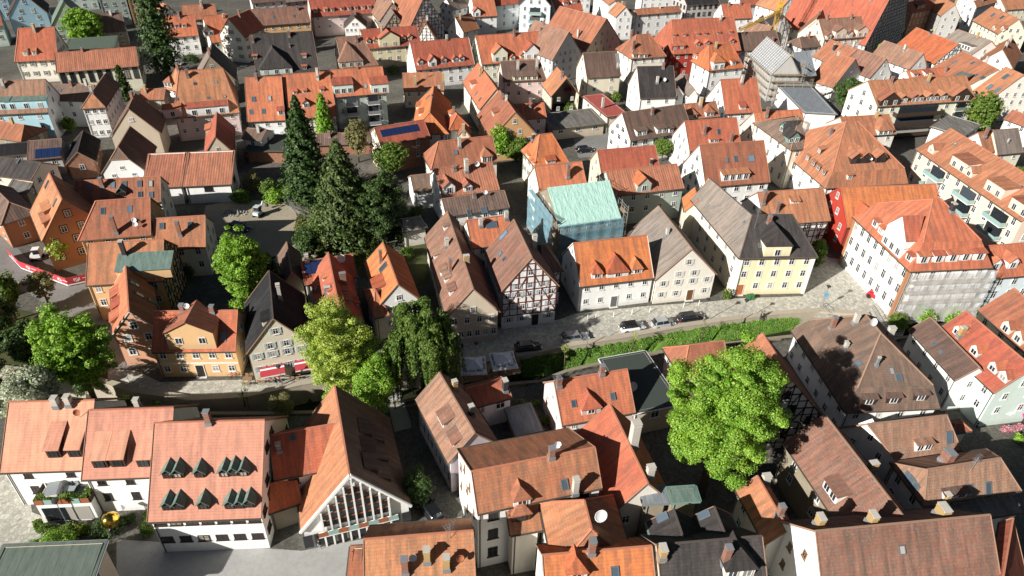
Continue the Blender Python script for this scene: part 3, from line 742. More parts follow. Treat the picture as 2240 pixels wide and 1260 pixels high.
HOUSES = [
{'l':'leftmost white building of the bottom left row with salmon roof and roof terrace in front','V':[[-57.4,51.1,6.3],[-47.8,51.9,6.3],[-48.8,63.6,6.3],[-58.4,62.8,6.3],[-57.9,57,11.6],[-48.3,57.8,11.6]],'rm':'salmon','wm':'white','ws':{'fr':'darkframe','fh':2.7,'sp':3},'ov':.5,'ft':[('shed',0,-51.6,52.7,7.3,{'w':1.5,'h':1.45,'rt':.42,'wm':'darkframe','fr':'darkframe'}),('shed',0,-49.3,52.9,7.3,{'w':1.5,'h':1.45,'rt':.42,'wm':'darkframe','fr':'darkframe'}),('ch',0,-52.4,57,11.2,{'h':1.2,'w':.7,'d':.6,'m':'chimwhite'}),('ch',0,-51,57.2,11.3,{'h':1.2,'w':.7,'d':.6,'m':'chimwhite'}),('dish',0,-49.6,56.2,10.3,{'m':'rust_panel'})]},
{'l':'middle white building of the bottom left row, salmon roof with three long dormers','V':[[-47.8,50.5,6.3],[-38.2,51.4,6.3],[-39.3,62.9,6.3],[-48.8,62,6.3],[-48.3,56.2,11.5],[-38.8,57.1,11.5]],'rm':'salmon','wm':'white','ws':{'fr':'darkframe','fh':2.7,'sp':2.8},'ov':.5,'ft':[('shed',0,-45.8,51.6,7.2,{'w':1.6,'h':1.45,'rt':.42,'wm':'darkframe','fr':'darkframe'}),('shed',0,-43.9,51.8,7.2,{'w':1.6,'h':1.45,'rt':.42,'wm':'darkframe','fr':'darkframe'}),('shed',0,-41,52,7.1,{'w':1.6,'h':1.45,'rt':.42,'wm':'darkframe','fr':'darkframe'}),('ch',1,-44.9,59.7,8.7,{'h':1.2,'w':.6,'d':.6,'m':'chimwhite'})]},
{'l':'long white building with salmon roof and twelve small green capped dormers in two rows','V':[[-38.2,45.5,6],[-26.3,46.5,6],[-27.6,61.7,6],[-39.5,60.7,6],[-38.9,53.1,13.1],[-27,54.1,13.1]],'rm':'salmon','wm':'white','ws':{'fr':'darkframe','fh':2.9,'sp':2.2,'w':1.25,'h':.95,'sh':None},'ov':.45,'gv':.15,'ed':{0:{'floors':2,'cols':{0:6,1:7}}},'ft':[('gable',0,-36.5,48.9,9.1,{'w':1.2,'h':.85,'rm':'copper','wm':'darkframe','fr':'darkframe'}),('gable',0,-35.5,49,9.1,{'w':1.2,'h':.85,'rm':'copper','wm':'darkframe','fr':'darkframe'}),('gable',0,-33.2,49.2,9,{'w':1.2,'h':.85,'rm':'copper','wm':'darkframe','fr':'darkframe'}),('gable',0,-30.6,49.4,9,{'w':1.2,'h':.85,'rm':'copper','wm':'darkframe','fr':'darkframe'}),('gable',0,-29.6,49.5,9.1,{'w':1.2,'h':.85,'rm':'copper','wm':'darkframe','fr':'darkframe'}),('gable',0,-28.6,49.6,9,{'w':1.2,'h':.85,'rm':'copper','wm':'darkframe','fr':'darkframe'}),('gable',0,-36.1,46.5,6.8,{'w':1.2,'h':.85,'rm':'copper','wm':'darkframe','fr':'darkframe'}),('gable',0,-35,46.6,6.8,{'w':1.2,'h':.85,'rm':'copper','wm':'darkframe','fr':'darkframe'}),('gable',0,-32.4,46.8,6.8,{'w':1.2,'h':.85,'rm':'copper','wm':'darkframe','fr':'darkframe'}),('gable',0,-29.6,47,6.7,{'w':1.2,'h':.85,'rm':'copper','wm':'darkframe','fr':'darkframe'}),('gable',0,-28.6,47.1,6.7,{'w':1.2,'h':.85,'rm':'copper','wm':'darkframe','fr':'darkframe'}),('gable',0,-27.6,47.2,6.8,{'w':1.2,'h':.85,'rm':'copper','wm':'darkframe','fr':'darkframe'}),('ch',0,-33,53.5,13,{'h':1.6,'w':.6,'d':.6,'m':'chimbrick'})]},
{'l':'low red roofed link building between the dormer building and the big gabled hall','V':[[-26.2,51.2,6.5],[-18.8,53.4,6.5],[-21,60.7,6.5],[-28.4,58.4,6.5],[-27.3,54.8,9.9],[-19.9,57,9.9]],'rm':'red','wm':'white','ws':{'fr':'darkframe','w':1.2},'ft':[('sky',0,-24.7,55,9.4,{'w':.7,'h':.7}),('ch',0,-26,53.7,8.6,{'h':1,'w':.5,'d':.5,'m':'leadgrey'})]},
{'l':'low tiled canopy roof below the link building, above the shop entrance','V':[[-26.6,48.8,3.6],[-23.2,50.5,3.6],[-25.2,54.5,3.6],[-28.6,52.8,3.6],[-27.6,50.8,5.8],[-24.2,52.5,5.8]],'rm':'red','wm':'stone','ws':{'none':True}},
{'l':'big gabled hall with steep brown red roof and white ribbed glass gable front','V':[[-22.5,46.8,3.2],[-27.2,60.4,3.2],[-15.5,64.5,3.2],[-10.8,50.8,3.2],[-16.7,48.8,10.8],[-21.4,62.4,10.8]],'rm':'rust','wm':'white','n':'hall','frm':{1:'brown'},'ed':{3:{'none':True}},'ws':{'sp':4},'ov':.3,'ft':[('shed',1,-16.6,58.7,6.8,{'w':2.2,'h':.9,'rt':.55,'wm':'darkframe','fr':'darkframe','rm':'brown'}),('shed',1,-15.7,55.7,6.9,{'w':2.2,'h':.9,'rt':.55,'wm':'darkframe','fr':'darkframe','rm':'brown'}),('shed',1,-14.9,53,7.2,{'w':2.2,'h':.9,'rt':.55,'wm':'darkframe','fr':'darkframe','rm':'brown'}),('shed',1,-15.4,59.3,5.1,{'w':2.2,'h':.9,'rt':.55,'wm':'darkframe','fr':'darkframe','rm':'brown'}),('shed',1,-14.4,56.1,5.3,{'w':2.2,'h':.9,'rt':.55,'wm':'darkframe','fr':'darkframe','rm':'brown'}),('shed',1,-13.6,53.3,5.4,{'w':2.2,'h':.9,'rt':.55,'wm':'darkframe','fr':'darkframe','rm':'brown'})]},  # right slope: browner tiles, darkened in colour to deepen its shade
{'l':'building at the bottom left corner with grey green standing seam metal roof','V':[[-50.2,35.4,6],[-40,36.4,6],[-40.6,42.5,7],[-50.8,41.6,7]],'roof':[[0,1,2,3]],'gab':[],'rm':'sheetgreen','wm':'beige','gut':'leadgrey','ridge':False},
{'l':'red tiled house at the bottom edge with yellow chimneys and aerials on the ridge','V':[[-12.9,35.9,7.5],[-2.4,37.3,7.5],[-3.6,46.3,7.5],[-14.1,44.9,7.5],[-13.5,40.4,11.6],[-3,41.8,11.6]],'rm':'rust','wm':'beige','ft':[('ch',0,-5.4,39,9.4,{'h':1.8,'w':.6,'d':.6,'m':'chimyellow'}),('ch',0,-7.3,39.4,9.9,{'h':1.8,'w':.6,'d':.6,'m':'chimyellow'}),('ch',0,-9.3,38.5,9.4,{'h':2,'w':.6,'d':.6,'m':'chimbrick'}),('ant',0,-5.2,41.1,11.2,{}),('dish',0,-8.6,39.2,10,{}),('dish',0,-4.1,39.5,9.7,{'m':'rust_panel'})]},
{'l':'low shaded lean-to roof left of the bottom edge house with yellow chimneys','V':[[-15.6,39.9,6],[-13.9,40.1,6],[-14.2,43.1,6.8],[-15.8,42.9,6.8]],'roof':[[0,1,2,3]],'gab':[],'rm':'rust','wm':'beige','ridge':False},
{'l':'lilac gabled house with teal shutters and long sunlit roof slope beside the dark lane','V':[[-6.9,55.2,5.6],[-12.2,65.6,5.6],[-6.1,68.7,5.6],[-.8,58.4,5.6],[-3.8,56.8,9.2],[-9.1,67.2,9.2]],'rm':'old','wm':'lilac','ws':{'sh':'sh_teal','w':.8,'h':1.1},'zb':-2.5,'ft':[('shed',0,-8.3,60.6,6.8,{'w':2.2,'h':.9,'rt':.45}),('shed',0,-6.8,57.6,6.8,{'w':2,'h':.6,'rt':.5}),('ch',1,-4.5,61,7.8,{'h':1.6,'w':.6,'d':.6,'m':'darksteel'}),('ch',1,-6.9,65.2,8,{'h':1.5,'w':.6,'d':.6,'m':'chimyellow'})]},
{'l':'low red roofed annex with white latticed windows behind the lilac gabled house','V':[[-5,65.4,4.6],[.5,67.7,4.6],[-1.2,71.8,4.6],[-6.7,69.6,4.6],[-5.8,67.5,6.2],[-.4,69.7,6.2]],'rm':'red','wm':'white','zb':-3,'ws':{'w':1.3,'h':1.4,'sp':1.9},'ft':[('ch',0,-.5,68.3,5.3,{'h':1.8,'w':.8,'d':.6,'m':'darksteel'})]},
{'l':'lower rust roof wing with dark dormer before the tall white hall','V':[[.7,44.2,7.6],[4,45,7.6],[3,49.4,10.8],[-.4,48.5,10.8]],'roof':[[0,1,2,3]],'gab':[],'rm':'rust','wm':'pale','ws':{'fr':'darkframe'},'ridge':False,'ft':[('hip',0,1.8,45.5,8.3,{'w':2,'h':1.3,'wm':'darkframe','fr':'darkframe'})]},
{'l':'tall white hall with diamond shaped gable windows and weathered orange roof','V':[[-2.8,44.9,10],[10.4,48.8,10],[7.4,58.9,8.4],[-5.8,55,8.4],[-3.6,47.8,13.1],[9.6,51.7,13.1]],'rm':'rust','wm':'white','ws':{'w':.6,'h':1,'fr':'wood','sp':2.6,'fh':3.2},'ed':{0:{'w':1.1,'h':1.6,'fr':'darkframe'}},'ft':[('ch',0,4.8,50.2,13,{'h':1.3,'w':.6,'d':.6,'m':'chimbrick'}),('ch',0,7.4,47.9,10.1,{'h':2.2,'w':.6,'d':.6,'m':'chimwhite'}),('sky',0,6.3,48.4,10.8,{'w':.8,'h':1.2}),('dish',1,5.5,51.8,12.4,{}),('hip',0,1.8,46.2,10,{'w':1.8,'h':1.1})]},
{'l':'long house with steep red roof, ridge running towards the viewer, beside a tall pale chimney','V':[[8.2,59,7],[11.2,47.2,7],[18.9,49.2,7],[15.9,60.9,7],[12.1,59.9,11.7],[15,48.2,11.7]],'rm':'red','wm':'pale','ft':[('ch',1,14.2,54,11,{'h':3.6,'w':.9,'d':.9,'m':'chimwhite'}),('ch',1,15.5,49.8,10.8,{'h':1.6,'w':.8,'d':.6,'m':'chimwhite'})]},
{'l':'angular house with low brown hipped roof and a white dish, bottom edge centre','V':[[3.7,47.4,9],[5,39.2,9],[13,40.4,9],[11.7,48.7,9],[8.1,45.6,11.9],[8.6,42.2,11.9]],'roof':[[0,1,5,4],[2,3,4,5],[3,0,4],[1,2,5]],'gab':[],'rm':'rust','wm':'pale','ft':[('dish',1,9.6,43.8,11.1,{'r':.7}),('ch',3,8.6,40.8,10.3,{'h':1.7,'w':.6,'d':.6,'m':'chimbrick'})]},
{'l':'orange roofed house at the bottom edge left of the dark slate roof','V':[[4.2,35.9,8.5],[14.8,37.3,8.5],[13.9,43.9,8.5],[3.3,42.6,8.5],[3.7,39.2,11.8],[14.3,40.6,11.8]],'rm':'orange','wm':'pale','ft':[('ch',0,8.4,39.7,11.7,{'h':1.8,'w':.6,'d':.6,'m':'chimbrick'}),('hip',0,7,37.9,10.1,{'w':2,'h':1.2}),('sky',0,10.7,38.6,10.3,{'w':.8,'h':1.2})]},
{'l':'dark brown slate roofed house at the bottom edge with green copper hip flashing','V':[[15.2,36.4,8.5],[25.6,37.8,8.5],[24.6,45.5,8.5],[14.1,44.1,8.5],[14.6,40.3,12.4],[25.1,41.7,12.4]],'rm':'slate','wm':'pale','gut':'patina','ft':[('ch',0,21.2,39.6,10.9,{'h':2.4,'w':.6,'d':.6,'m':'chimbrick'}),('ch',0,15.1,39.6,11.7,{'h':1.2,'w':.9,'d':.6,'m':'chimyellow'}),('hip',0,22.6,38.8,9.9,{'w':3,'h':1.5})]},
{'l':'left of two small grey cross gabled roofs with skylights at the bottom edge','V':[[14.8,45.4,9],[15.3,40.9,9],[20.4,41.5,9],[19.9,46,9],[17.4,45.7,10.9],[17.8,42.1,10.9]],'roof':[[0,1,5,4],[2,3,4,5],[1,2,5]],'gab':[(3,0,4)],'rm':'slate','wm':'pale','gut':'patina','ft':[('sky',0,16.3,45.2,10.1,{'w':.9,'h':1.3})]},
{'l':'right of two small grey cross gabled roofs with skylights at the bottom edge','V':[[19.6,46.2,9],[20.1,41.9,9],[24.5,42.4,9],[24,46.7,9],[21.8,46.4,10.6],[22.2,42.9,10.6]],'roof':[[0,1,5,4],[2,3,4,5],[1,2,5]],'gab':[(3,0,4)],'rm':'slate','wm':'pale','gut':'patina','ft':[('sky',0,20.8,45.9,9.8,{'w':.9,'h':1.3})]},
{'l':'small grey standing seam metal roof behind the two grey cross gabled roofs','V':[[14.7,47.2,9.5],[17.5,47.5,9.5],[17.2,49.7,9.7],[14.4,49.4,9.7]],'roof':[[0,1,2,3]],'gab':[],'rm':'zinc','wm':'stone','gut':'leadgrey','ridge':False},
{'l':'small green copper roof with rusty streak behind the two grey cross gabled roofs','V':[[17.6,47.5,9.5],[20.9,47.9,9.5],[20.7,49.8,9.7],[17.4,49.4,9.7]],'roof':[[0,1,2,3]],'gab':[],'rm':'copper','wm':'stone','gut':'patina','ridge':False},
{'l':'large bottom right building with long weathered brown roof and white diamond windowed gable','V':[[30.8,37.3,8],[49.3,39.8,8],[48,49.3,8],[29.5,46.8,8],[30.2,42,13],[48.6,44.6,13]],'rm':'old','wm':'white','ws':{'w':.7,'h':1,'fr':'wood','sp':3,'fh':3},'ft':[('ch',1,31.7,44.1,11.1,{'h':1.3,'w':.9,'d':.6,'m':'chimyellow'}),('ch',1,36.6,43.9,12,{'h':1.3,'w':.9,'d':.6,'m':'chimyellow'}),('ch',1,44.6,45.5,11.4,{'h':1.3,'w':1.2,'d':.8,'m':'chimyellow'}),('sky',0,39,41.5,11.2,{'w':.7,'h':.9})]},
{'l':'salmon hipped roof in the bottom right corner, cut by the photo edge','V':[[53.4,47.6,8],[48.4,40.6,8],[53.1,37.3,.6],[58.1,44.3,.6],[54,47.2,9.3],[49,40.2,9.3]],'rm':'red','wm':'pale'},
{'l':'long narrow house with sunlit patchy brown red roof running down to the dark courtyard','V':[[34,59.3,6.6],[37.1,44.4,6.6],[45.7,46.3,6.3],[42.5,61.1,6.3],[38.1,60.2,10.8],[41.3,45.3,10.8]],'rm':'old','wm':'stone','ws':{'sp':4},'ft':[('shed',0,36.4,51.1,7.2,{'w':2.6,'h':1.3,'rt':.2,'wm':'w_white','nw':2}),('ch',1,41.7,53.6,8.6,{'h':1.3,'w':.9,'d':.6,'m':'chimyellow'})]},
{'l':'red brown roofed house along the left side of the dark courtyard, behind the big maple','V':[[26.5,52.4,6],[27.9,45.2,6],[32,46,6],[30.6,53.2,6],[28.6,52.8,8.1],[30,45.6,8.1]],'rm':'rust','wm':'pale','ft':[('ch',1,29.6,47.6,8,{'h':1.4,'w':.6,'d':.6,'m':'chimbrick'}),('ch',1,29.7,52.7,7,{'h':1.2,'w':.9,'d':.6,'m':'chimwhite'})]},
{'l':'large house with broad salmon roof and timber framed gable behind the big maple','V':[[29.5,63.5,6.2],[28.3,72.8,6.2],[39.6,74.2,6.2],[40.8,64.9,6.2],[35.1,64.2,12.5],[33.9,73.5,12.5]],'rm':'rust','wm':'pale','tm':'timber_dark','ed':{3:{'timber':True,'fh':2.5}},'ws':{'fr':'darkframe','w':.8},'zb':-3},
{'l':'low lilac house with red brown roof on the river bank behind the maple','V':[[24.3,72.6,4.5],[31.6,74.4,4.5],[30,81.2,4.5],[22.6,79.4,4.5],[25.4,76.5,7.5],[30.8,77.8,7.5]],'roof':[[0,1,5,4],[2,3,4,5],[3,0,4]],'gab':[(1,2,5)],'rm':'rust','wm':'pink','zb':-3.2},
{'l':'large brown mansard roofed building with three front dormers right of the big maple','V':[[44.8,66.6,5],[58.1,68,5],[56.4,85.4,5],[43,84,5],[46.1,68.2,8],[56.6,69.2,8],[55.1,83.9,8],[44.6,82.8,8],[50.7,75.1,12],[50.3,79.1,12]],'roof':[[0,1,5,4],[1,2,6,5],[2,3,7,6],[3,0,4,7],[5,6,9,8],[7,4,8,9],[4,5,8],[6,7,9]],'gab':[],'rm':'brown','wm':'white','ws':{'fr':'frame','w':.9},'ft':[('shed',0,47.8,67.3,5.9,{'w':2,'h':1.2,'rt':.3,'wm':'darkframe'}),('shed',0,51.2,67.7,5.9,{'w':2,'h':1.2,'rt':.3,'wm':'darkframe'}),('shed',0,55,68.2,6.1,{'w':2,'h':1.2,'rt':.3,'wm':'darkframe'}),('sky',6,51.2,70.5,9.1,{'w':.7,'h':1}),('sky',5,47.2,71.8,9.1,{'w':.9,'h':.9}),('sky',6,52,69.8,8.7,{'w':.9,'h':1}),('ch',5,46.4,79.5,9.1,{'h':1.9,'w':.6,'d':.6,'m':'chimbrick'}),('ch',5,48.8,78.5,10.9,{'h':1.6,'w':.6,'d':.6,'m':'chimwhite'}),('ch',4,53.9,77.8,9.4,{'h':1.4,'w':.9,'d':.6,'m':'chimwhite'}),('ch',6,49.2,71,9.6,{'h':1.3,'w':.3,'d':.3,'m':'leadgrey'}),('ch',5,46.7,75.1,9,{'h':1,'w':.4,'d':.6,'m':'chimwhite'}),('dish',5,50.1,76.7,11.7,{'r':.6})]},
{'l':'white gabled house with mossy red roof between the brown mansard building and the courtyard','V':[[42.6,63.5,5.2],[47.9,58.3,5.2],[57,60.4,5.2],[58.3,67,5.2],[43.8,60.3,9.3],[54.5,62.3,9.3]],'roof':[[1,2,5,4],[3,0,4,5],[2,3,5]],'gab':[(0,1,4)],'rm':'old','wm':'white','ws':{'w':.7,'h':1.1},'ft':[('shed',0,51.4,59.5,5.9,{'w':2.3,'h':1.2,'rt':.1}),('sky',0,55,60.9,6.9,{'w':.9,'h':1.6})]},
{'l':'small hipped orange roofed turret annex on the dark street beside the mossy red roof','V':[[58,63.9,4.5],[60.7,64.5,4.5],[60.3,66.5,4.5],[57.6,65.9,4.5],[58.6,65.1,5.1],[59.7,65.3,5.1]],'roof':[[0,1,5,4],[2,3,4,5],[3,0,4],[1,2,5]],'gab':[],'rm':'rust','wm':'pale'},
{'l':'white house with hipped brown roof and three skylights grouped on its left hip','V':[[46.4,57.3,6],[47.5,51,6],[60.2,53.7,6],[59.6,60,6],[47.6,53.2,9.6],[57.1,55.3,9.6]],'roof':[[1,2,5,4],[3,0,4,5],[2,3,5],[0,1,4]],'gab':[],'rm':'old','wm':'white','ws':{'w':.9,'h':1.5},'ft':[('shed',0,51.4,52,6.2,{'w':3.2,'h':1,'rt':.3,'rm':'brown'}),('sky',3,47,54.5,6.8,{'w':1,'h':1.2}),('sky',3,47.1,53.8,6.9,{'w':1,'h':1.2}),('sky',3,47.2,53,6.8,{'w':1,'h':1.2}),('sky',0,53.4,52.8,6.8,{'w':.8,'h':1.5}),('sky',0,55.7,53.2,6.8,{'w':.8,'h':1.5}),('ch',1,51.5,55.8,8.1,{'h':1.6,'w':1.2,'d':.9,'m':'chimbrick'}),('ch',0,50.2,51.7,6.2,{'h':1,'w':.6,'d':.6,'m':'chimyellow'}),('ant',0,53.2,53.9,8.8,{})]},
{'l':'low grey roofed shed strip between the hipped brown roof and the large bottom right roof','V':[[48.9,49.5,4.5],[60.1,51.8,4.5],[59.2,55.7,5.5],[48.1,53.4,5.5]],'roof':[[0,1,2,3]],'gab':[],'rm':'grey','wm':'pale','ridge':False},
{'l':'white gabled house with brown roof half in shadow, right of the brown mansard building','V':[[62,72.5,6],[60.6,83.8,6],[65.8,84.5,6],[67.2,73.2,6],[64.6,72.8,8.3],[63.2,84.1,8.3]],'rm':'brown','wm':'white','ws':{'w':.8,'h':1.2,'sp':2.6},'ft':[('sky',0,62.1,79.5,6.9,{'w':.6,'h':.6}),('sky',0,62.2,77.7,6.8,{'w':.6,'h':.6})]},
{'l':'pale mint gabled house with long salmon roof and four small dormers near the right edge','V':[[65.5,69.5,6.6],[63,82.1,6.6],[71,83.7,6.6],[73.5,71.1,6.6],[69.5,70.3,10.6],[67,82.9,10.6]],'rm':'red','wm':'mint','ws':{'w':.9,'h':1.2},'ed':{3:{'doors':(0,),'dm':'redpaint','floors':2}},'ft':[('gable',0,65,80.1,8.2,{'w':1.5,'h':1,'nw':1}),('gable',0,65.5,76.1,7.9,{'w':1.5,'h':1,'nw':1}),('gable',0,66.2,72.6,7.9,{'w':1.5,'h':1,'nw':1}),('gable',0,66.6,70.8,7.9,{'w':1.5,'h':1,'nw':1}),('ch',0,65.3,79.6,8.4,{'h':1.5,'w':.8,'d':.6,'m':'chimyellow'})]},
{'l':'house at the right edge with large weathered brown roof and two white dormers','V':[[74.5,77.8,7],[73.1,88.2,7],[81.3,89.3,7],[82.7,79,7],[78.6,78.4,11],[77.2,88.7,11]],'rm':'rust','wm':'cream','ft':[('gable',0,74,82.7,7.1,{'w':1.8,'h':1.2,'nw':1}),('gable',0,74.3,80.2,7.2,{'w':1.8,'h':1.2,'nw':1})]},
{'l':'large corner building with salmon mansard roof and netted scaffold on its front','V':[[64.2,94.3,9.8],[78.7,96.3,9.8],[76.3,114.1,9.8],[61.8,112.2,9.8],[66,96.8,13.8],[76.2,98.2,13.8],[74.4,111.6,13.8],[64.2,110.3,13.8],[69.5,104.1,18],[71,104.3,18]],'roof':[[0,1,5,4],[1,2,6,5],[2,3,7,6],[3,0,4,7],[4,5,9,8],[6,7,8,9],[7,4,8],[5,6,9]],'gab':[],'rm':'red','wm':'white','n':'corner_building','ws':{'w':1,'h':1.7,'fh':3.1,'sp':2.6,'sur':'surround'},'ed':{3:{'corner':'w_terra','cols':8}},'ft':[('shed',0,66.2,95.2,10.9,{'w':2,'h':1.5,'rt':.25,'wm':'w_white'}),('shed',0,68.8,95.6,10.9,{'w':2,'h':1.5,'rt':.25,'wm':'w_white'}),('shed',0,71.2,95.9,11,{'w':2,'h':1.5,'rt':.25,'wm':'w_white'}),('shed',0,73.5,96.3,11,{'w':2,'h':1.5,'rt':.25,'wm':'w_white'}),('shed',0,75.9,96.6,11,{'w':2,'h':1.5,'rt':.25,'wm':'w_white'}),('shed',3,63.1,106.8,11,{'w':1.5,'h':1.2,'rt':.2,'wm':'w_white'}),('shed',3,63.3,104.7,10.8,{'w':1.5,'h':1.2,'rt':.2,'wm':'w_white'}),('shed',3,64.1,98.6,10.7,{'w':1.5,'h':1.2,'rt':.2,'wm':'w_white'}),('shed',3,64.4,96.3,10.7,{'w':1.5,'h':1.2,'rt':.2,'wm':'w_white'}),('gable',3,63.5,100.4,10.2,{'w':5.5,'h':3.4,'rt':1.1,'wm':'w_white','nw':3}),('ch',4,72.2,102.4,16.7,{'h':1.4,'w':.8,'d':.6,'m':'darksteel'})]},
{'l':'low red roofed house with two dormers at the right edge beside the corner building','V':[[80.9,97.2,7.2],[92.3,99.5,7.2],[90.7,107.7,7.2],[79.3,105.4,7.2],[80.1,101.3,11],[91.5,103.6,11]],'rm':'red','wm':'paleblue','ws':{'w':1,'h':1.6},'zb':-2,'ft':[('gable',0,80.7,98.3,8.2,{'w':1.9,'h':1.3,'nw':1}),('gable',0,83.9,98.9,8.2,{'w':1.9,'h':1.3,'nw':1})]},
{'l':'yellow three storey house with dark hipped roof and long wing, big central dormer','V':[[34.2,120.8,7.8],[38.4,99.7,7.8],[52.2,101,7.8],[52.4,107.6,7.8],[44.3,106.7,7.8],[40.8,123,7.8],[37.2,121,12.3],[41.3,106.5,12.6],[48.5,107.2,12.6]],'loop':[0,1,2,3,4,5],'roof':[[0,1,7,6],[1,2,8,7],[2,3,8],[3,4,7,8],[4,5,6,7]],'gab':[(5,0,6)],'rm':'slate','wm':'yellow','frm':{0:'mossy',4:'mossy'},'ws':{'w':.95,'h':1.3,'fh':2.45,'sp':2.7,'sur':'surround','sh0':True},'ed':{1:{'cols':{0:5,1:5,2:5},'doors':(0,),'dm':'door_orange','corner':'w_offwhite'},0:{'sp':3.4,'wm':1}},'wm2':'cream','wm2e':(0,),'gut':'gutter','ft':[('half',1,44.9,100.6,8,{'w':4.6,'h':2.2,'rm':'slate','nw':1,'wm':'w_yellow'}),('ch',1,44,105.3,11.6,{'h':1.5,'w':.6,'d':.6,'m':'chimbrick'}),('sky',0,38.5,105.9,9,{'w':.8,'h':1.3}),('sky',1,42.2,101.9,9.2,{'w':.7,'h':.9}),('sky',0,40.2,106.3,11.2,{'w':.6,'h':.6}),('ant',1,41.5,104.5,11.1,{'h':4})]},
{'l':'cream gabled house with low garage door and broad brown roof left of the yellow house','V':[[24,96.4,5],[20.7,111.3,5],[31.7,113.7,5],[35,98.9,5],[29.5,97.7,10.6],[26.2,112.5,10.6]],'rm':'mossy','wm':'pale','ws':{'w':.85,'h':1.1,'fh':2.3,'sp':2.7,'sh':'w_offwhite','gz':.5},'ed':{3:{'cols':{0:4,1:4},'doors':(1,),'floors':2}},'ft':[('ch',0,26.6,104.3,9.2,{'h':1.2,'w':.4,'d':.6,'m':'chimwhite'})]},
{'l':'white house with bright orange roof and three hipped dormers on the riverside street','V':[[11.1,93.4,5.3],[23.8,96.7,5.3],[21.3,106.4,5.3],[8.5,103.1,5.3],[9.8,98.2,10.7],[22.6,101.6,10.7]],'rm':'orange','wm':'white','verge':'surround','ws':{'w':.85,'h':1.05,'fh':2.6,'sp':3},'ed':{0:{'cols':{0:5,1:5},'doors':(2,),'dm':'greyframe'}},'ft':[('hip',0,14,94.9,6.1,{'w':1.9,'h':1.1,'rt':1.25,'nw':1}),('hip',0,17.5,95.7,5.9,{'w':3.8,'h':1.1,'rt':1.1,'nw':1}),('hip',0,20.8,96.7,6.1,{'w':1.9,'h':1.1,'rt':1.25,'nw':1})]},
{'l':'half timbered gabled house with dark red beams left of the white dormer house','V':[[-1.8,88,7.4],[-4.8,99.8,7.4],[4.5,102.1,7.4],[7.5,90.4,7.4],[2.9,89.2,13.3],[-.1,100.9,13.3]],'rm':'old','wm':'white','tm':'timber_red','ed':{3:{'timber':True,'tz':2.6,'fh':2.4,'cols':{0:4,1:4,2:5},'sh':'sh_pale','doors':(1,),'dm':'door_dark'},0:{'sp':4}},'ws':{'w':.8,'h':1,'fh':2.4,'sp':2.1,'gz':.5},'ft':[('sky',0,-1.7,99.5,11,{'w':1.2,'h':2}),('sky',0,-2.1,96.1,9.5,{'w':.8,'h':.8}),('sky',0,-1.4,94.1,9.7,{'w':.8,'h':.8}),('ch',1,3.4,96.3,10.5,{'h':2.5,'w':.7,'d':.6,'m':'chimwhite'})]},
{'l':'small timber turret wing with pointed tiled roof right of the half timbered gable','V':[[5,94.6,7],[8.4,95.5,7],[6.1,104.2,7],[2.7,103.3,7],[4.8,99.2,9.5],[5.3,99.3,9.5]],'roof':[[0,1,5,4],[2,3,4,5],[3,0,4],[1,2,5]],'gab':[],'rm':'old','wm':'white','tm':'timber_red','ed':{0:{'timber':True,'tz':2.6,'fh':2.4}},'ws':{'w':.8,'h':1,'fh':2.4,'sp':2.1}},
{'l':'cream gabled house with dark ground floor shop front and dormers stepping down its long roof','V':[[-9.9,83.6,5.4],[-16.1,107.3,5.4],[-7.8,109.4,5.4],[-1.7,85.7,5.4],[-5.8,84.7,10.3],[-12,108.4,10.3]],'rm':'old','wm':'beige','ws':{'w':.85,'h':1.2,'fh':2.7,'sp':2.5,'gz':.6},'ed':{3:{'cols':{0:6,1:4},'floors':2,'sh':None}},'ft':[('shed',0,-13.6,99.9,6,{'w':1.9,'h':.9,'rt':.35,'wm':'w_white'}),('shed',0,-11.9,94.4,6.4,{'w':1.9,'h':.9,'rt':.35,'wm':'w_white'}),('shed',0,-11,92,6.7,{'w':1.9,'h':.9,'rt':.35,'wm':'w_white'}),('shed',0,-9.9,88.3,6.9,{'w':1.9,'h':.9,'rt':.35,'wm':'w_white'}),('shed',0,-12.3,104.7,8.9,{'w':1.9,'h':.9,'rt':.35,'wm':'w_white'}),('ch',1,-7.4,92.5,9.8,{'h':1.3,'w':.9,'d':.6,'m':'chimyellow'}),('ch',0,-10,92.6,7.9,{'h':2.3,'w':.4,'d':.6,'m':'chimbrick'}),('ch',0,-11.2,99.2,8.6,{'h':1.5,'w':.6,'d':.6,'m':'chimwhite'}),('ch',1,-9.2,105.6,8,{'h':1.5,'w':.6,'d':.6,'m':'chimwhite'})]},
{'l':'dark roofed rear house wedged between the cream shop house and the half timbered house','V':[[-7,99.8,8],[.1,102.2,8],[-2.2,108.9,8],[-9.3,106.5,8],[-8.2,103.2,11.5],[-1.1,105.6,11.5]],'rm':'red','wm':'pale','ft':[('sky',0,-3.9,103.6,10.6,{'w':2,'h':1.2}),('ch',0,-5.7,103,10.6,{'h':1.3,'w':.6,'d':.6,'m':'chimwhite'}),('ch',0,-1.4,105,11.1,{'h':1.2,'w':.6,'d':.6,'m':'chimwhite'})]},
{'l':'white gabled house with bright orange roof and blue skylight behind the weeping willow','V':[[-20.5,84.7,6.2],[-24.9,96.9,6.2],[-18.5,99.2,6.2],[-14.1,87,6.2],[-17.3,85.9,9.8],[-21.7,98,9.8]],'rm':'orange','wm':'white','ws':{'w':.85,'h':1,'sp':2.2},'ft':[('ch',0,-21.3,93.7,8.7,{'h':2,'w':.45,'d':.45,'m':'chimbrick'}),('sky',0,-20.7,92.1,8.7,{'w':1.3,'h':1.8}),('shed',0,-21.9,88.9,6.3,{'w':3.2,'h':1.4,'rt':.3,'nw':1})]},
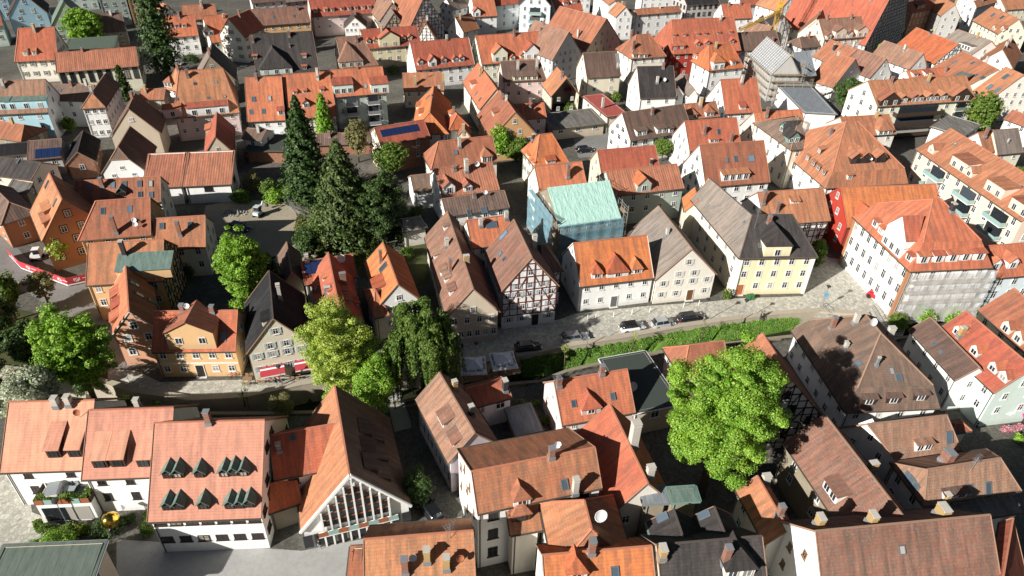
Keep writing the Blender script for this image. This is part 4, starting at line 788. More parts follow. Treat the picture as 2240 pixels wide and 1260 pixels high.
{'l':'small cream corner wing with hipped brown roof before the white orange roofed gable','V':[[-20.8,83,5.4],[-18.6,83.9,5.4],[-21.7,91.2,5.4],[-23.9,90.3,5.4],[-21.2,87.1,8],[-21.2,87.1,8]],'roof':[[0,1,5,4],[2,3,4,5],[3,0,4],[1,2,5]],'gab':[],'rm':'rust','wm':'cream'},
{'l':'house with worn red roof and many little dormers behind the big chestnut','V':[[-27.9,78.5,5.6],[-33,93.3,5.6],[-26.8,95.4,5.6],[-21.7,80.7,5.6],[-24.8,79.6,9.8],[-29.9,94.3,9.8]],'rm':'red','wm':'white','tm':'timber_red','ed':{3:{'timber':True}},'ft':[('shed',0,-29.8,89.4,7.8,{'w':1.5,'h':.8,'rt':.35}),('shed',0,-30.5,86.3,5.7,{'w':1.5,'h':.8,'rt':.35}),('shed',0,-27.9,82.7,7.4,{'w':1.5,'h':.8,'rt':.35}),('shed',0,-31.4,89.5,5.9,{'w':1.5,'h':.8,'rt':.35}),('shed',0,-28.1,85.4,8.2,{'w':1.5,'h':.8,'rt':.35}),('shed',1,-25.3,86.5,7.5,{'w':1.6,'h':.8,'rt':.35}),('shed',1,-24.4,84.6,7.2,{'w':1.6,'h':.8,'rt':.35}),('shed',1,-23.7,85.9,5.8,{'w':1.6,'h':.8,'rt':.35}),('ch',1,-26.1,87.7,8,{'h':2.2,'w':.9,'d':.6,'m':'chimbrick'}),('ch',0,-28,85.3,8.3,{'h':.9,'w':.9,'d':.6,'m':'leadgrey'})]},
{'l':'low rear wing with red roof and solar panels behind the many dormered red roof','V':[[-33.4,90.9,5.5],[-25.5,93.8,5.5],[-27.6,99.6,5.5],[-35.5,96.7,5.5],[-34.4,93.8,8.1],[-26.6,96.7,8.1]],'rm':'red','wm':'pale','ft':[('solar',0,-32.3,93.6,7.3,{'w':3.2,'h':2.2}),('ch',0,-33.5,94.1,8.1,{'h':1.2,'w':.6,'d':.6,'m':'chimwhite'}),('dish',0,-28.1,95.1,7.3,{'r':.7})]},
{'l':'white gabled house with steep dark slate roof and red striped awning','V':[[-37,73.6,5.6],[-41.2,85.5,5.6],[-32.9,88.4,5.6],[-28.7,76.6,5.6],[-32.8,75.1,10.9],[-37,86.9,10.9]],'rm':'darkslate','wm':'cream','ws':{'w':.8,'h':1.05,'fh':2.4,'sp':2.2,'sh':'sh_pale','gz':.4},'ed':{3:{'cols':{1:4,0:4},'floors':2,'zo':0}},'ft':[('ch',1,-33.9,81.5,9.5,{'h':2.6,'w':.5,'d':.5,'m':'chimwhite'}),('shed',0,-35,76.6,9,{'w':2.2,'h':1,'rt':.3})]},
{'l':'small narrow gabled house with brown roof and stone gable behind the slate roofed house','V':[[-37.1,90.9,5],[-40.6,100.2,5],[-37.1,101.5,5],[-33.7,92.2,5],[-35.4,91.5,7.4],[-38.9,100.9,7.4]],'rm':'brown','wm':'stone'},
{'l':'ochre house with large central gable dormer and red roof facing the street bend','V':[[-50.7,74,5],[-39.1,74.8,5],[-39.7,83.4,5],[-51.4,82.5,5],[-51,78.2,9.1],[-39.4,79.1,9.1]],'rm':'red','wm':'ochre','verge':'ridge_o','ws':{'w':.95,'h':1.15,'fh':2.5,'sp':3,'fr':'frame'},'ed':{0:{'cols':{0:5,1:5},'doors':(2,),'dm':'door_dark','band':(2.6,)}},'ft':[('gable',0,-45,74.7,5.3,{'w':6.6,'h':3,'rt':.55,'nw':2,'wm':'w_ochre','winh':1.1,'sill':.9,'rm':'rust'}),('sky',0,-48.8,75.7,6.5,{'w':.9,'h':1.5}),('sky',0,-41,76.3,6.5,{'w':.9,'h':1.5}),('ch',0,-47.1,78.5,9.1,{'h':1,'w':.6,'d':.6,'m':'chimbrick'}),('ch',0,-42.9,78.7,8.9,{'h':1,'w':.6,'d':.6,'m':'chimbrick'}),('dish',0,-46.3,78.6,9.1,{})]},
{'l':'salmon pink gabled house with shed dormers at the street bend left of the ochre house','V':[[-57.1,76.4,6],[-62.8,87.3,6],[-57.3,90.2,6],[-50.8,77.7,6],[-54,77.1,9.7],[-60,88.7,9.7]],'rm':'red','wm':'salmonw','verge':'surround','ws':{'w':.95,'h':1.25,'fh':2.5,'sp':2.4,'sur':'surround'},'ft':[('shed',0,-61.1,84.7,6.3,{'w':2.3,'h':.9,'rt':.5}),('shed',0,-59.5,81.8,6.4,{'w':2.3,'h':.9,'rt':.5}),('shed',0,-58.6,79.3,6,{'w':2.3,'h':.9,'rt':.5}),('sky',1,-57.3,85.3,8.7,{'w':1,'h':1.6}),('sky',1,-55.8,83.3,8.2,{'w':1,'h':1.6}),('sky',1,-56.7,88.7,6.2,{'w':1,'h':1.6}),('sky',1,-54.5,83.8,6.6,{'w':1,'h':1.6})]},
{'l':'tall ochre house with brown red roof, dish and slim chimney above the red banner fence','V':[[-73,98.1,8],[-61.9,100.7,8],[-64.2,110.6,8],[-75.3,108,8],[-71.4,103.7,12.6],[-63,105.7,12.6]],'roof':[[0,1,5,4],[2,3,4,5],[3,0,4]],'gab':[(1,2,5)],'rm':'rust','wm':'orangew','ft':[('sky',0,-70,102.6,11.3,{'w':.8,'h':1.3}),('sky',0,-65.9,103.6,11.3,{'w':.8,'h':1.3}),('ch',0,-67.3,100.1,8.6,{'h':3,'w':.5,'d':.6,'m':'chimbrick'}),('dish',0,-64.5,101.7,9.4,{}),('dish',0,-64.2,101.2,8.9,{})]},
{'l':'lower house with red roof and brick chimney right of the tall ochre house','V':[[-61.2,99,6],[-53,100.7,6],[-54.8,109.4,6],[-63,107.7,6],[-62.1,103.4,9.7],[-53.9,105.1,9.7]],'rm':'rust','wm':'pale','ft':[('sky',0,-60.6,102.5,8.8,{'w':.8,'h':1.2}),('sky',0,-56.1,103.3,8.7,{'w':.8,'h':1.2}),('ch',0,-57.4,101.7,7.5,{'h':2.6,'w':.5,'d':.6,'m':'chimbrick'})]},
{'l':'plain red roofed house with green copper strip and timber framed right gable','V':[[-66.1,86.8,7],[-55,88.8,7],[-56.9,99.2,7],[-68,97.3,7],[-67,92,11.4],[-55.9,94,11.4]],'rm':'rust','wm':'ochre','tm':'timber_blue','ed':{1:{'timber':True}},'ft':[('ch',0,-61.2,91.2,9.9,{'h':2.6,'w':.6,'d':.6,'m':'darksteel'}),('shed',0,-57.6,88.8,7.4,{'w':8,'h':1.6,'rm':'copper','rt':.35,'nw':0,'wm':'w_ochre'})]},
{'l':'orange brown gabled house with small framed windows and long dormers at the left','V':[[-80.9,100.2,6.2],[-88.9,110.2,6.2],[-80.8,116.6,6.2],[-72.8,106.6,6.2],[-76.9,103.4,12.8],[-84.8,113.4,12.8]],'rm':'rust','wm':'terra','ws':{'w':.95,'h':1.25,'sur':'timber_dark','fh':2.7,'sp':2.7},'ft':[('shed',0,-82.5,105.4,8.8,{'w':3.6,'h':1.2,'rt':.35}),('shed',0,-81.9,103.5,7.8,{'w':4.2,'h':1.2,'rt':.35}),('sky',0,-84.4,111.2,11.5,{'w':.7,'h':1.6}),('sky',0,-79.4,104.8,11.4,{'w':.7,'h':1.6})]},
{'l':'leftmost brown tiled hipped house with a lettered sign board beside the orange brown gable','V':[[-103.6,116.5,5.2],[-92.6,107,5.2],[-88.4,111.8,5.2],[-99.4,121.4,5.2],[-101.5,119,7.5],[-93,111.5,7.5]],'roof':[[0,1,5,4],[2,3,4,5],[1,2,5]],'gab':[(3,0,4)],'rm':'pantile_brown','wm':'terra','ws':{'w':1,'h':1.2,'sp':4}},
{'l':'long orange roofed house with a row of skylights behind the tall ochre house','V':[[-81.1,111.3,7],[-66.4,114.4,7],[-68,121.8,7],[-82.6,118.7,7],[-81.8,115,10.4],[-67.2,118.1,10.4]],'rm':'rust','wm':'pale','ed':{0:{'cols':{0:4,1:4}}},'ft':[('sky',0,-79,114.6,9.5,{'w':.8,'h':1.3}),('sky',0,-75.2,115.5,9.6,{'w':.8,'h':1.3}),('sky',0,-73.2,115.9,9.6,{'w':.8,'h':1.3}),('sky',0,-70.6,116.4,9.6,{'w':.8,'h':1.3}),('sky',0,-68.7,116.7,9.5,{'w':.8,'h':1.3}),('sky',0,-70.2,114.8,8.1,{'w':.8,'h':1.3}),('sky',0,-68.3,115.1,8,{'w':.8,'h':1.3}),('gable',0,-73.3,114.1,8,{'w':1.6,'h':1,'wm':'darkframe','fr':'darkframe','rm':'copper'}),('ch',0,-76.9,115,9.5,{'h':1.6,'w':.6,'d':.6,'m':'chimbrick'})]},
{'l':'long low white hall with corrugated orange roof beside the gravel yard','V':[[-67.8,126.2,4.2],[-58.5,127.9,4.2],[-60.1,136.7,7.8],[-69.4,135,7.8]],'roof':[[0,1,2,3]],'gab':[],'rm':'pantile','wm':'white','ws':{'w':1.7,'h':1.2,'sp':5.5,'fr':'darkframe'},'ridge':False},
{'l':'low shaded part of the corrugated orange roof left of the white hall','V':[[-75.5,124.8,4.2],[-68,126.2,4.2],[-69.6,135,7.8],[-77.2,133.6,7.8]],'roof':[[0,1,2,3]],'gab':[],'rm':'pantile','wm':'white','ws':{'none':True},'ridge':False},
{'l':'white gabled barn with half hipped steep brown roof, upper left of the corrugated roof','V':[[-77.5,131.1,5],[-80.6,143.5,5],[-88.7,141.5,5],[-85.7,129.1,5],[-82,131.6,10],[-84.6,142.5,10],[-79.9,130.5,7.9],[-83.3,129.7,7.9]],'roof':[[0,1,5,4,6],[2,3,7,4,5],[7,6,4]],'gab':[(3,0,6,7),(1,2,5)],'rm':'brown','wm':'white','ws':{'w':.9,'h':.7,'sp':2.8}},
{'l':'beige rendered gable with dark steep roof behind the half hipped white barn','V':[[-91.4,145,6.2],[-94.3,154.8,6.2],[-84.3,157.8,6.2],[-81.3,148.1,6.2],[-86.3,146.6,12.4],[-89.3,156.3,12.4]],'rm':'brown','wm':'beige','ws':{'w':.9,'h':.8,'sp':6}},
{'l':'black roofed barn with red brick gable left of the half hipped white barn','V':[[-97,135.5,3.6],[-101.8,147,3.6],[-96.5,149.2,3.6],[-91.7,137.7,3.6],[-94.3,136.6,6.2],[-99.1,148.1,6.2]],'rm':'darkslate','wm':'brick','ws':{'w':1,'h':1.2,'sp':3}},
{'l':'white house with hipped orange front roof and six square windows facing the viewer','V':[[-99,159.1,7.6],[-103.3,175.3,7.6],[-108.6,173.9,7.6],[-104.2,157.6,7.6],[-102.2,160.6,10.6],[-105.9,174.6,10.6]],'roof':[[0,1,5,4],[2,3,4,5],[3,0,4]],'gab':[(1,2,5)],'rm':'brown','wm':'white','frm':{2:'rust'},'ws':{'w':.9,'h':1.1,'fh':2.7,'sp':2.6},'ed':{3:{'cols':3}},'ft':[('ch',0,-102.2,160.8,10.6,{'h':1.4,'w':.6,'d':.6,'m':'chimwhite'})]},
{'l':'light blue house at the left edge with a green metal roofed dormer band','V':[[-123.5,152.9,7.2],[-111.2,155.8,7.2],[-113.7,166.5,7.2],[-126,163.6,7.2],[-124.8,158.2,13.3],[-112.5,161.1,13.3]],'rm':'old','wm':'blue','ws':{'w':.9,'h':1.2,'sp':3.4},'wm2':'white','wm2e':(1,),'ft':[('shed',0,-115.5,155.5,8,{'w':9,'h':2,'rm':'copper','rt':.15,'nw':3,'wm':'w_blue'}),('shed',0,-121.6,154.1,8.1,{'w':6,'h':2,'rm':'copper','rt':.15,'nw':2,'wm':'w_blue'}),('ch',0,-121,158.1,12.2,{'h':1.6,'w':.6,'d':.6,'m':'chimwhite'})]},
{'l':'small dark roofed rear house right of the light blue house with one skylight','V':[[-116.1,164.4,6.8],[-105.9,164.7,6.8],[-106.2,172.6,6.8],[-116.4,172.3,6.8],[-116.2,168.3,9.6],[-106,168.7,9.6]],'rm':'brown','wm':'white','ft':[('sky',0,-114.1,166.9,8.5,{'w':1,'h':1})]},
{'l':'small orange brown roof in front of the light blue house at the left edge','V':[[-124.7,149.6,3.5],[-113.6,146.8,3.5],[-111.7,154.6,3.5],[-122.7,157.4,3.5],[-123.7,153.5,5.8],[-114.6,151.2,5.8]],'roof':[[0,1,5,4],[2,3,4,5],[1,2,5]],'gab':[(3,0,4)],'rm':'rust','wm':'stone'},
{'l':'dark grey pantile roof at the left edge below the light blue house','V':[[-114,135.6,4.6],[-106.4,138.2,4.6],[-108.2,143.6,4.6],[-115.8,141,4.6],[-114.9,138.3,6.2],[-107.3,140.9,6.2]],'rm':'darkslate','wm':'grey'},
{'l':'lower dark grey tiled roof with white skylight at the left edge','V':[[-110.6,127.5,5],[-97.9,125.1,5],[-96.5,132.7,5],[-109.2,135.1,5],[-109.9,131.3,7.2],[-97.2,128.9,7.2]],'rm':'slate','wm':'peach','ws':{'w':1,'h':1.2},'ft':[('sky',0,-102.3,129.5,7.1,{'w':.5,'h':1.2})]},
{'l':'brown pantile shed roof with solar panels left of the black roofed barn','V':[[-105.7,136.3,4],[-99.5,138.4,4],[-102.3,147.1,4],[-108.5,145.1,4],[-107.1,140.7,6.5],[-100.9,142.7,6.5]],'rm':'pantile_brown','wm':'grey','ft':[('solar',0,-102.3,138.8,4.7,{'w':5,'h':2.4})]},
{'l':'grey flat shed roof in shadow beside the orange brown gable at the left edge','V':[[-101.1,120.7,4],[-97,121.8,4],[-98.5,127.6,4.5],[-102.6,126.5,4.5]],'roof':[[0,1,2,3]],'gab':[],'rm':'grey','wm':'stone','ridge':False},
{'l':'long pale yellow hall with brown pantile roof and tall dark windows, upper left','V':[[-125.2,184.4,7],[-106.5,192.2,7],[-110.9,202.9,7],[-129.6,195,7],[-127.4,189.7,10.7],[-108.7,197.6,10.7]],'rm':'pantile','wm':'lemon','ws':{'w':1.3,'h':3,'fh':5,'sp':2.2,'fr':'darkframe'},'ed':{0:{'cols':9}}},
{'l':'cream house with red roof and two narrow dormers at the upper left','V':[[-143,194.6,6.2],[-132.4,197.7,6.2],[-135.8,209.4,6.2],[-146.4,206.3,6.2],[-142.9,201,13.8],[-134.1,203.6,13.8]],'roof':[[0,1,5,4],[2,3,4,5],[3,0,4]],'gab':[(1,2,5)],'rm':'red','wm':'pale','ws':{'w':.8,'h':1.2,'sp':2.4,'sh':'sh_olive','fh':2.7},'ft':[('shed',0,-140.3,196.4,7.5,{'w':1.2,'h':1.3,'rt':.3}),('shed',0,-138.2,197.1,7.5,{'w':1.2,'h':1.3,'rt':.3})]},
{'l':'light blue gabled house with dark roof at the top left corner','V':[[-167.7,233,8.5],[-174.5,245.2,8.5],[-164.5,250.8,8.5],[-157.7,238.6,8.5],[-162.7,235.8,15.8],[-169.5,248,15.8]],'rm':'slate','wm':'skyblue','ws':{'w':.9,'h':1.3,'fh':2.8,'sp':3.4}},
{'l':'greenish grey gabled house with patina roof behind the bright green tree, top left','V':[[-150.6,227.2,7.5],[-156.3,237.7,7.5],[-146.8,242.9,7.5],[-141.1,232.3,7.5],[-145.8,229.8,14.4],[-151.6,240.3,14.4]],'rm':'copper','wm':'greygreen'},
{'l':'grey green house with plain front left of the tall dark spruce at the top','V':[[-149.4,255.7,11],[-141.6,259.8,11],[-146.2,268.6,11],[-154,264.6,11],[-151.7,260.2,16],[-143.9,264.2,16]],'rm':'brown','wm':'greygreen'},
{'l':'ochre yellow house partly hidden behind the tall dark spruce at the top','V':[[-141.2,259.8,11],[-138,261.8,11],[-143.2,270.3,11],[-146.4,268.4,11],[-143.8,264.1,15],[-140.6,266,15]],'rm':'brown','wm':'ochre'},
{'l':'dark brown roof in tree shade right of the bright green tree, top left','V':[[-136.6,230.3,5],[-130.2,233.6,5],[-134.5,241.8,5],[-140.8,238.6,5],[-138.7,234.4,9.8],[-132.4,237.7,9.8]],'rm':'brown','wm':'stone'},
{'l':'flat green felt roof with a dish and chimney behind the pale yellow hall','V':[[-136.9,208.4,5.4],[-124.1,213.7,5.4],[-129,225.8,5.7],[-141.8,220.5,5.7]],'roof':[[0,1,2,3]],'gab':[],'rm':'felt','wm':'stone','ridge':False},
{'l':'white house with row of shed dormers right of the tall dark spruce','V':[[-113.9,223.1,6],[-103.7,227.4,6],[-107.4,236.2,6],[-117.6,231.9,6],[-115.8,227.5,11.3],[-105.5,231.8,11.3]],'rm':'red','wm':'white','tm':'timber_dark','ws':{'w':1},'ft':[('shed',0,-114.3,225.4,8.6,{'w':1.5,'h':1,'rt':.2}),('shed',0,-111.9,226.3,8.4,{'w':1.5,'h':1,'rt':.2}),('shed',0,-109.8,227,8.3,{'w':1.5,'h':1,'rt':.2}),('shed',0,-107.8,227.8,8.2,{'w':1.5,'h':1,'rt':.2})]},
{'l':'white gabled house with brown roof and timber wall, top edge left of centre','V':[[-120.1,237.7,8],[-128,243.8,8],[-123.9,249.2,8],[-115.9,243.1,8],[-118,240.4,12.1],[-126,246.5,12.1]],'rm':'rust','wm':'white','tm':'timber_dark','ed':{3:{'timber':True}}},
{'l':'grey house group with small windows at the top edge behind the dormer row','V':[[-110.3,233.4,9],[-100.5,237.3,9],[-103.2,244.1,9],[-113,240.2,9],[-111.7,236.8,12.8],[-101.9,240.7,12.8]],'rm':'rust','wm':'grey'},
{'l':'cream gabled house with shuttered windows and half red roof, top left of centre','V':[[-94.7,221.9,8],[-91.9,233.6,8],[-83.2,231.5,8],[-85.9,219.8,8],[-90.3,220.8,13.3],[-87.5,232.5,13.3]],'rm':'red','wm':'pale','ws':{'w':.8,'h':1.2,'sh':'sh_olive','sp':2.6}},
{'l':'low red roofed wing with open balcony left of the cream shuttered gable','V':[[-97.5,221.4,5.5],[-91,225.2,5.5],[-98,237.1,5.5],[-104.5,233.3,5.5],[-101,227.3,12.1],[-94.5,231.1,12.1]],'rm':'red','wm':'pale','ft':[('ch',0,-95.2,229.8,11.3,{'h':1,'w':.6,'d':.6,'m':'chimwhite'}),('gable',0,-98.3,223.1,7.2,{'w':3,'h':1.4,'wm':'w_pale','rm':'slate'})]},
{'l':'broad weathered brown roof at the top behind the dark slate roof','V':[[-90.4,238.3,6.5],[-72.2,246,6.5],[-76.6,256.4,6.5],[-94.8,248.7,6.5],[-92.6,243.5,10.6],[-74.4,251.2,10.6]],'rm':'old','wm':'ochre','ft':[('sky',0,-89.2,241.6,8.3,{'w':.7,'h':1.1}),('sky',0,-84,243.9,8.4,{'w':.7,'h':1.1}),('sky',0,-77.8,246.3,8.3,{'w':.7,'h':1.1}),('ch',0,-77,248.8,9.7,{'h':1.2,'w':.6,'d':.6,'m':'chimbrick'})]},
{'l':'grey house at the top edge behind the broad weathered roof','V':[[-96.2,258.8,9],[-85.7,264.8,9],[-88.1,269,9],[-98.6,263.1,9],[-97.4,260.9,11.5],[-86.9,266.9,11.5]],'rm':'brown','wm':'lightgrey'},
{'l':'large dark slate roofed house with big central hipped dormer over mint walls','V':[[-72.7,189.5,6],[-56.7,195.3,6],[-62.3,210.8,6],[-78.3,205,6],[-75.5,197.2,15.2],[-59.5,203,15.2]],'rm':'slate','wm':'mint','ws':{'w':.9},'ft':[('half',0,-67.7,191.5,6.2,{'w':8.6,'h':1.8,'rt':1.1,'nw':3,'wm':'w_mint','rm':'slate'}),('shed',0,-73.5,192.8,9.8,{'w':1.4,'h':1,'rt':.1,'rm':'red','wm':'darkframe'}),('shed',0,-60.9,196.9,9.3,{'w':1.4,'h':1,'rt':.1,'rm':'red','wm':'darkframe'}),('shed',0,-60.6,194.6,6.8,{'w':1.4,'h':1,'rt':.1,'rm':'red','wm':'darkframe'}),('ch',0,-74.5,196,13.5,{'h':1.5,'w':.6,'d':.6,'m':'chimbrick'}),('ch',0,-65.4,200,14.2,{'h':1.4,'w':.6,'d':.6,'m':'chimbrick'}),('ch',0,-65,197.9,11.9,{'h':.8,'w':.3,'d':.3,'m':'chimbrick'})]},
{'l':'left half of the long orange roofed house, with skylights above white walls','V':[[-65.1,158.3,5.4],[-56.5,160.2,5.4],[-59.8,174.8,5.4],[-68.3,172.9,5.4],[-66.7,165.6,13.7],[-58.2,167.6,13.7]],'rm':'red','wm':'white','ws':{'w':.9,'h':1.1,'sp':2.6},'ft':[('sky',0,-64.1,162.4,9.6,{'w':.9,'h':1.3}),('sky',0,-60.5,163.2,9.6,{'w':.9,'h':1.3}),('sky',0,-64.4,160.2,7.2,{'w':.9,'h':1.3}),('sky',0,-61.6,160.8,7.2,{'w':.9,'h':1.3}),('shed',0,-57.5,160.9,6.4,{'w':1.6,'h':1.2,'rt':.3})]},
{'l':'right half of the long orange roofed house, with five little dormers','V':[[-55.7,161.1,5.2],[-45,165.1,5.2],[-50.3,179.6,5.2],[-61.1,175.6,5.2],[-58.4,168.4,13.8],[-47.6,172.3,13.8]],'rm':'red','wm':'white','tm':'timber_red','ed':{0:{'timber':True}},'ft':[('shed',0,-54.9,165.9,9.9,{'w':1.1,'h':.8,'rt':.3}),('shed',0,-52.8,166.8,9.9,{'w':1.1,'h':.8,'rt':.3}),('shed',0,-48.8,168.2,9.9,{'w':1.1,'h':.8,'rt':.3}),('shed',0,-47.8,166.1,7.3,{'w':1.1,'h':.8,'rt':.3}),('gable',0,-52.2,164.3,7.1,{'w':1.6,'h':1.3,'nw':1})]},
{'l':'mint green house with stacked balconies under an orange red roof with two wide dormers','V':[[-45.9,168.3,8.6],[-33.6,172.6,8.6],[-36.7,181.7,8.6],[-49.1,177.4,8.6],[-47.5,172.9,13.9],[-35.1,177.2,13.9]],'rm':'red','wm':'greygreen','ws':{'w':.8,'h':1.4,'fh':2.8,'sp':2.8},'ft':[('shed',0,-43.9,169.6,9.1,{'w':5,'h':2.4,'rt':.3,'nw':3,'wm':'w_mint'}),('shed',0,-35.2,172.2,8.7,{'w':4.5,'h':2.4,'rt':.3,'nw':2,'wm':'w_mint'}),('sky',0,-38.9,172.4,10.3,{'w':.9,'h':1.3})]},
{'l':'large house with broad hipped brown roof and pink walls, left of centre','V':[[-82.4,157.4,6],[-68.4,162.6,6],[-74.1,178.1,6],[-88.2,172.9,6],[-82.6,166.1,14.6],[-73.2,169.6,14.6]],'roof':[[0,1,5,4],[2,3,4,5],[3,0,4],[1,2,5]],'gab':[],'rm':'rust','wm':'pink','ws':{'w':.8,'h':1.1},'ft':[('shed',0,-75,160.3,6.2,{'w':9.5,'h':2,'rt':.2,'nw':3,'rm':'red','wm':'w_white'}),('shed',0,-82.4,157.7,6.3,{'w':4,'h':2,'rt':.2,'nw':1,'rm':'red','wm':'w_pink'}),('ch',0,-80.5,165.7,13.4,{'h':1.6,'w':.6,'d':.6,'m':'chimbrick'}),('sky',0,-78.8,164.9,12.1,{'w':.7,'h':.7}),('sky',0,-74.3,166.6,12,{'w':.7,'h':.7}),('sky',0,-75.5,163.3,9.2,{'w':.7,'h':.7}),('sky',0,-72,164.5,9.2,{'w':.7,'h':.7}),('sky',0,-82.3,161,9.5,{'w':.7,'h':.7})]},
{'l':'steep dark roof with brown timber gable between the shuttered gable and the hipped brown roof','V':[[-86.7,181.4,6.5],[-90.7,193.8,6.5],[-80.8,197,6.5],[-76.8,184.6,6.5],[-81.8,183.1,13.1],[-85.8,195.4,13.1]],'rm':'slate','wm':'stone','frm':{0:'mossy'}},
{'l':'small orange red roofed cottages left of the broad hipped brown roof','V':[[-94.6,180,5],[-89,178.2,5],[-86.6,185.7,5],[-92.2,187.5,5],[-91.5,183.1,9.9],[-89.7,182.5,9.9]],'roof':[[0,1,5,4],[2,3,4,5],[3,0,4],[1,2,5]],'gab':[],'rm':'rust','wm':'white','ft':[('hip',0,-93.4,180.1,5.6,{'w':2.4,'h':1.4})]},
{'l':'brown low roof cottage between the white hip house and the broad hipped brown roof','V':[[-97.2,171.2,5.2],[-91.1,171.8,5.2],[-91.6,177.2,5.2],[-97.7,176.6,5.2],[-97.5,173.9,7.1],[-91.3,174.5,7.1]],'rm':'rust','wm':'stone'},
{'l':'steep gabled house with dark right slope above the corrugated orange roof','V':[[-68.8,140.1,4.6],[-73.8,154.7,4.6],[-67.8,156.8,4.6],[-62.8,142.2,4.6],[-65.8,141.2,8.7],[-70.8,155.7,8.7]],'rm':'red','wm':'beige','ws':{'w':.7,'h':1},'ft':[('shed',0,-72.7,152.2,5,{'w':3.4,'h':1.3,'rt':.3,'nw':1})]},
{'l':'flat roofed garden garage with brick wall left of the narrow conifer','V':[[-62.4,146.8,3],[-53,147.5,3],[-53.7,156.5,3.3],[-63.1,155.8,3.3]],'roof':[[0,1,2,3]],'gab':[],'rm':'bitumen','wm':'brick','ws':{'none':True},'ridge':False},
{'l':'small dark tiled shed on the garage roof left of the narrow conifer','V':[[-63.9,150.3,4.6],[-59.1,149.3,4.6],[-57.9,155.4,4.6],[-62.7,156.4,4.6],[-63.3,153.3,6],[-58.5,152.4,6]],'rm':'brown','wm':'white'},
{'l':'long brown pantile garden wall roof between the conifer and the balcony house','V':[[-47.1,151.8,2.8],[-34.2,154.1,2.8],[-35.2,159.7,2.8],[-48,157.5,2.8],[-47.6,154.7,4.5],[-34.7,156.9,4.5]],'rm':'pantile_brown','wm':'brick','ws':{'none':True}},
{'l':'red brick house with green shuttered gable and blue solar panels','V':[[-30.2,143.3,7],[-19.8,149.2,7],[-23.5,155.8,7],[-33.9,149.9,7],[-32,146.6,9.8],[-21.6,152.4,9.8]],'rm':'red','wm':'brick','ws':{'w':.8,'h':1.4,'sh':None,'sp':4},'wm2':'peach','wm2e':(3,),'ed':{3:{'sh':'sh_green','sp':3}},'ft':[('solar',0,-26.5,148.1,8.7,{'w':9,'h':1.8})]},
{'l':'house with hipped weathered orange roof and pale chimney, right of the garden trees','V':[[-18,134.1,6],[-4,139.3,6],[-6.8,146.6,6],[-20.7,141.5,6],[-16.8,138.8,10.4],[-5.4,143,10.4]],'roof':[[0,1,5,4],[2,3,4,5],[3,0,4]],'gab':[(1,2,5)],'rm':'rust','wm':'pale','ft':[('ch',0,-12.3,139.2,9.1,{'h':2,'w':.6,'d':.6,'m':'chimwhite'}),('sky',0,-13,138.1,8.3,{'w':.8,'h':1}),('hip',0,-6.3,138.5,6,{'w':2.4,'h':1.6})]},
{'l':'white house with brown pantile roof and two dormers below the hipped weathered orange roof','V':[[-14.2,120.4,6.6],[-3.1,124.7,6.6],[-6.8,134.4,6.6],[-17.9,130.1,6.6],[-16.1,125.2,10.4],[-4.9,129.5,10.4]],'rm':'pantile','wm':'white','ft':[('gable',0,-12.9,121.5,7,{'w':2.4,'h':1.5,'nw':1}),('gable',0,-9.3,122.8,7,{'w':1.7,'h':1.1,'nw':1}),('ch',0,-9.9,126.4,9.6,{'h':2.4,'w':1,'d':.7,'m':'chimwhite'}),('ch',0,-12.2,126,9.9,{'h':.8,'w':.6,'d':.6,'m':'chimbrick'}),('dish',0,-7.8,127.5,9.8,{'r':.5}),('dish',0,-11.2,126.3,9.8,{'m':'rust_panel'})]},
{'l':'white house with brown tiled roof and two skylights below the dormered pantile roof','V':[[-12.8,113.7,6.2],[-1,118.2,6.2],[-3.3,124.1,6.2],[-15,119.7,6.2],[-13.9,116.7,8.3],[-2.1,121.1,8.3]],'rm':'pantile_brown','wm':'white','rm2':'rust','ft':[('sky',0,-8.6,115.4,6.3,{'w':.8,'h':1.3}),('sky',0,-5.8,116.5,6.3,{'w':1.2,'h':1.3}),('ch',0,-7.8,118.4,8,{'h':1,'w':.6,'d':.6,'m':'chimbrick'}),('dish',0,-5.7,119.1,7.9,{})]},
{'l':'small white annex with dark red roof left of the dormered pantile roof','V':[[-20.8,127.1,4.2],[-16.6,128.5,4.2],[-18.8,135.2,4.2],[-23,133.8,4.2],[-21.9,130.5,6.2],[-17.7,131.9,6.2]],'rm':'brown','wm':'white','ws':{'w':.9,'h':.9,'sp':1.6}},
{'l':'tiny cream garden house with grey stone slate roof','V':[[-20.8,111.9,3.6],[-16.4,113.8,3.6],[-18.4,118.5,3.6],[-22.8,116.7,3.6],[-21.1,114.6,4.8],[-18.1,115.9,4.8]],'roof':[[0,1,5,4],[2,3,4,5],[3,0,4],[1,2,5]],'gab':[],'rm':'grey','wm':'pale','ws':{'w':.6,'h':.8,'sp':4}},
{'l':'cream corner house with hipped orange roof and eyebrow dormers in the centre','V':[[4,135.8,6.6],[11.5,138.6,6.6],[8.5,146.9,6.6],[1,144.2,6.6],[4.8,140.8,11.9],[7.5,141.8,11.9]],'roof':[[0,1,5,4],[2,3,4,5],[3,0,4],[1,2,5]],'gab':[],'rm':'orange','wm':'cream','ws':{'w':.8,'h':1.2,'fh':2.6,'sh':'sh_green'},'ft':[('shed',2,2.4,140.5,6.7,{'w':2,'h':.9,'rt':.3}),('shed',2,3.6,137.1,6.7,{'w':1.6,'h':.7,'rt':.5}),('shed',0,7.5,137.3,6.9,{'w':2.2,'h':.8,'rt':.5}),('ch',2,3.6,141.8,10.2,{'h':1.2,'w':.6,'d':.6,'m':'darksteel'})]},
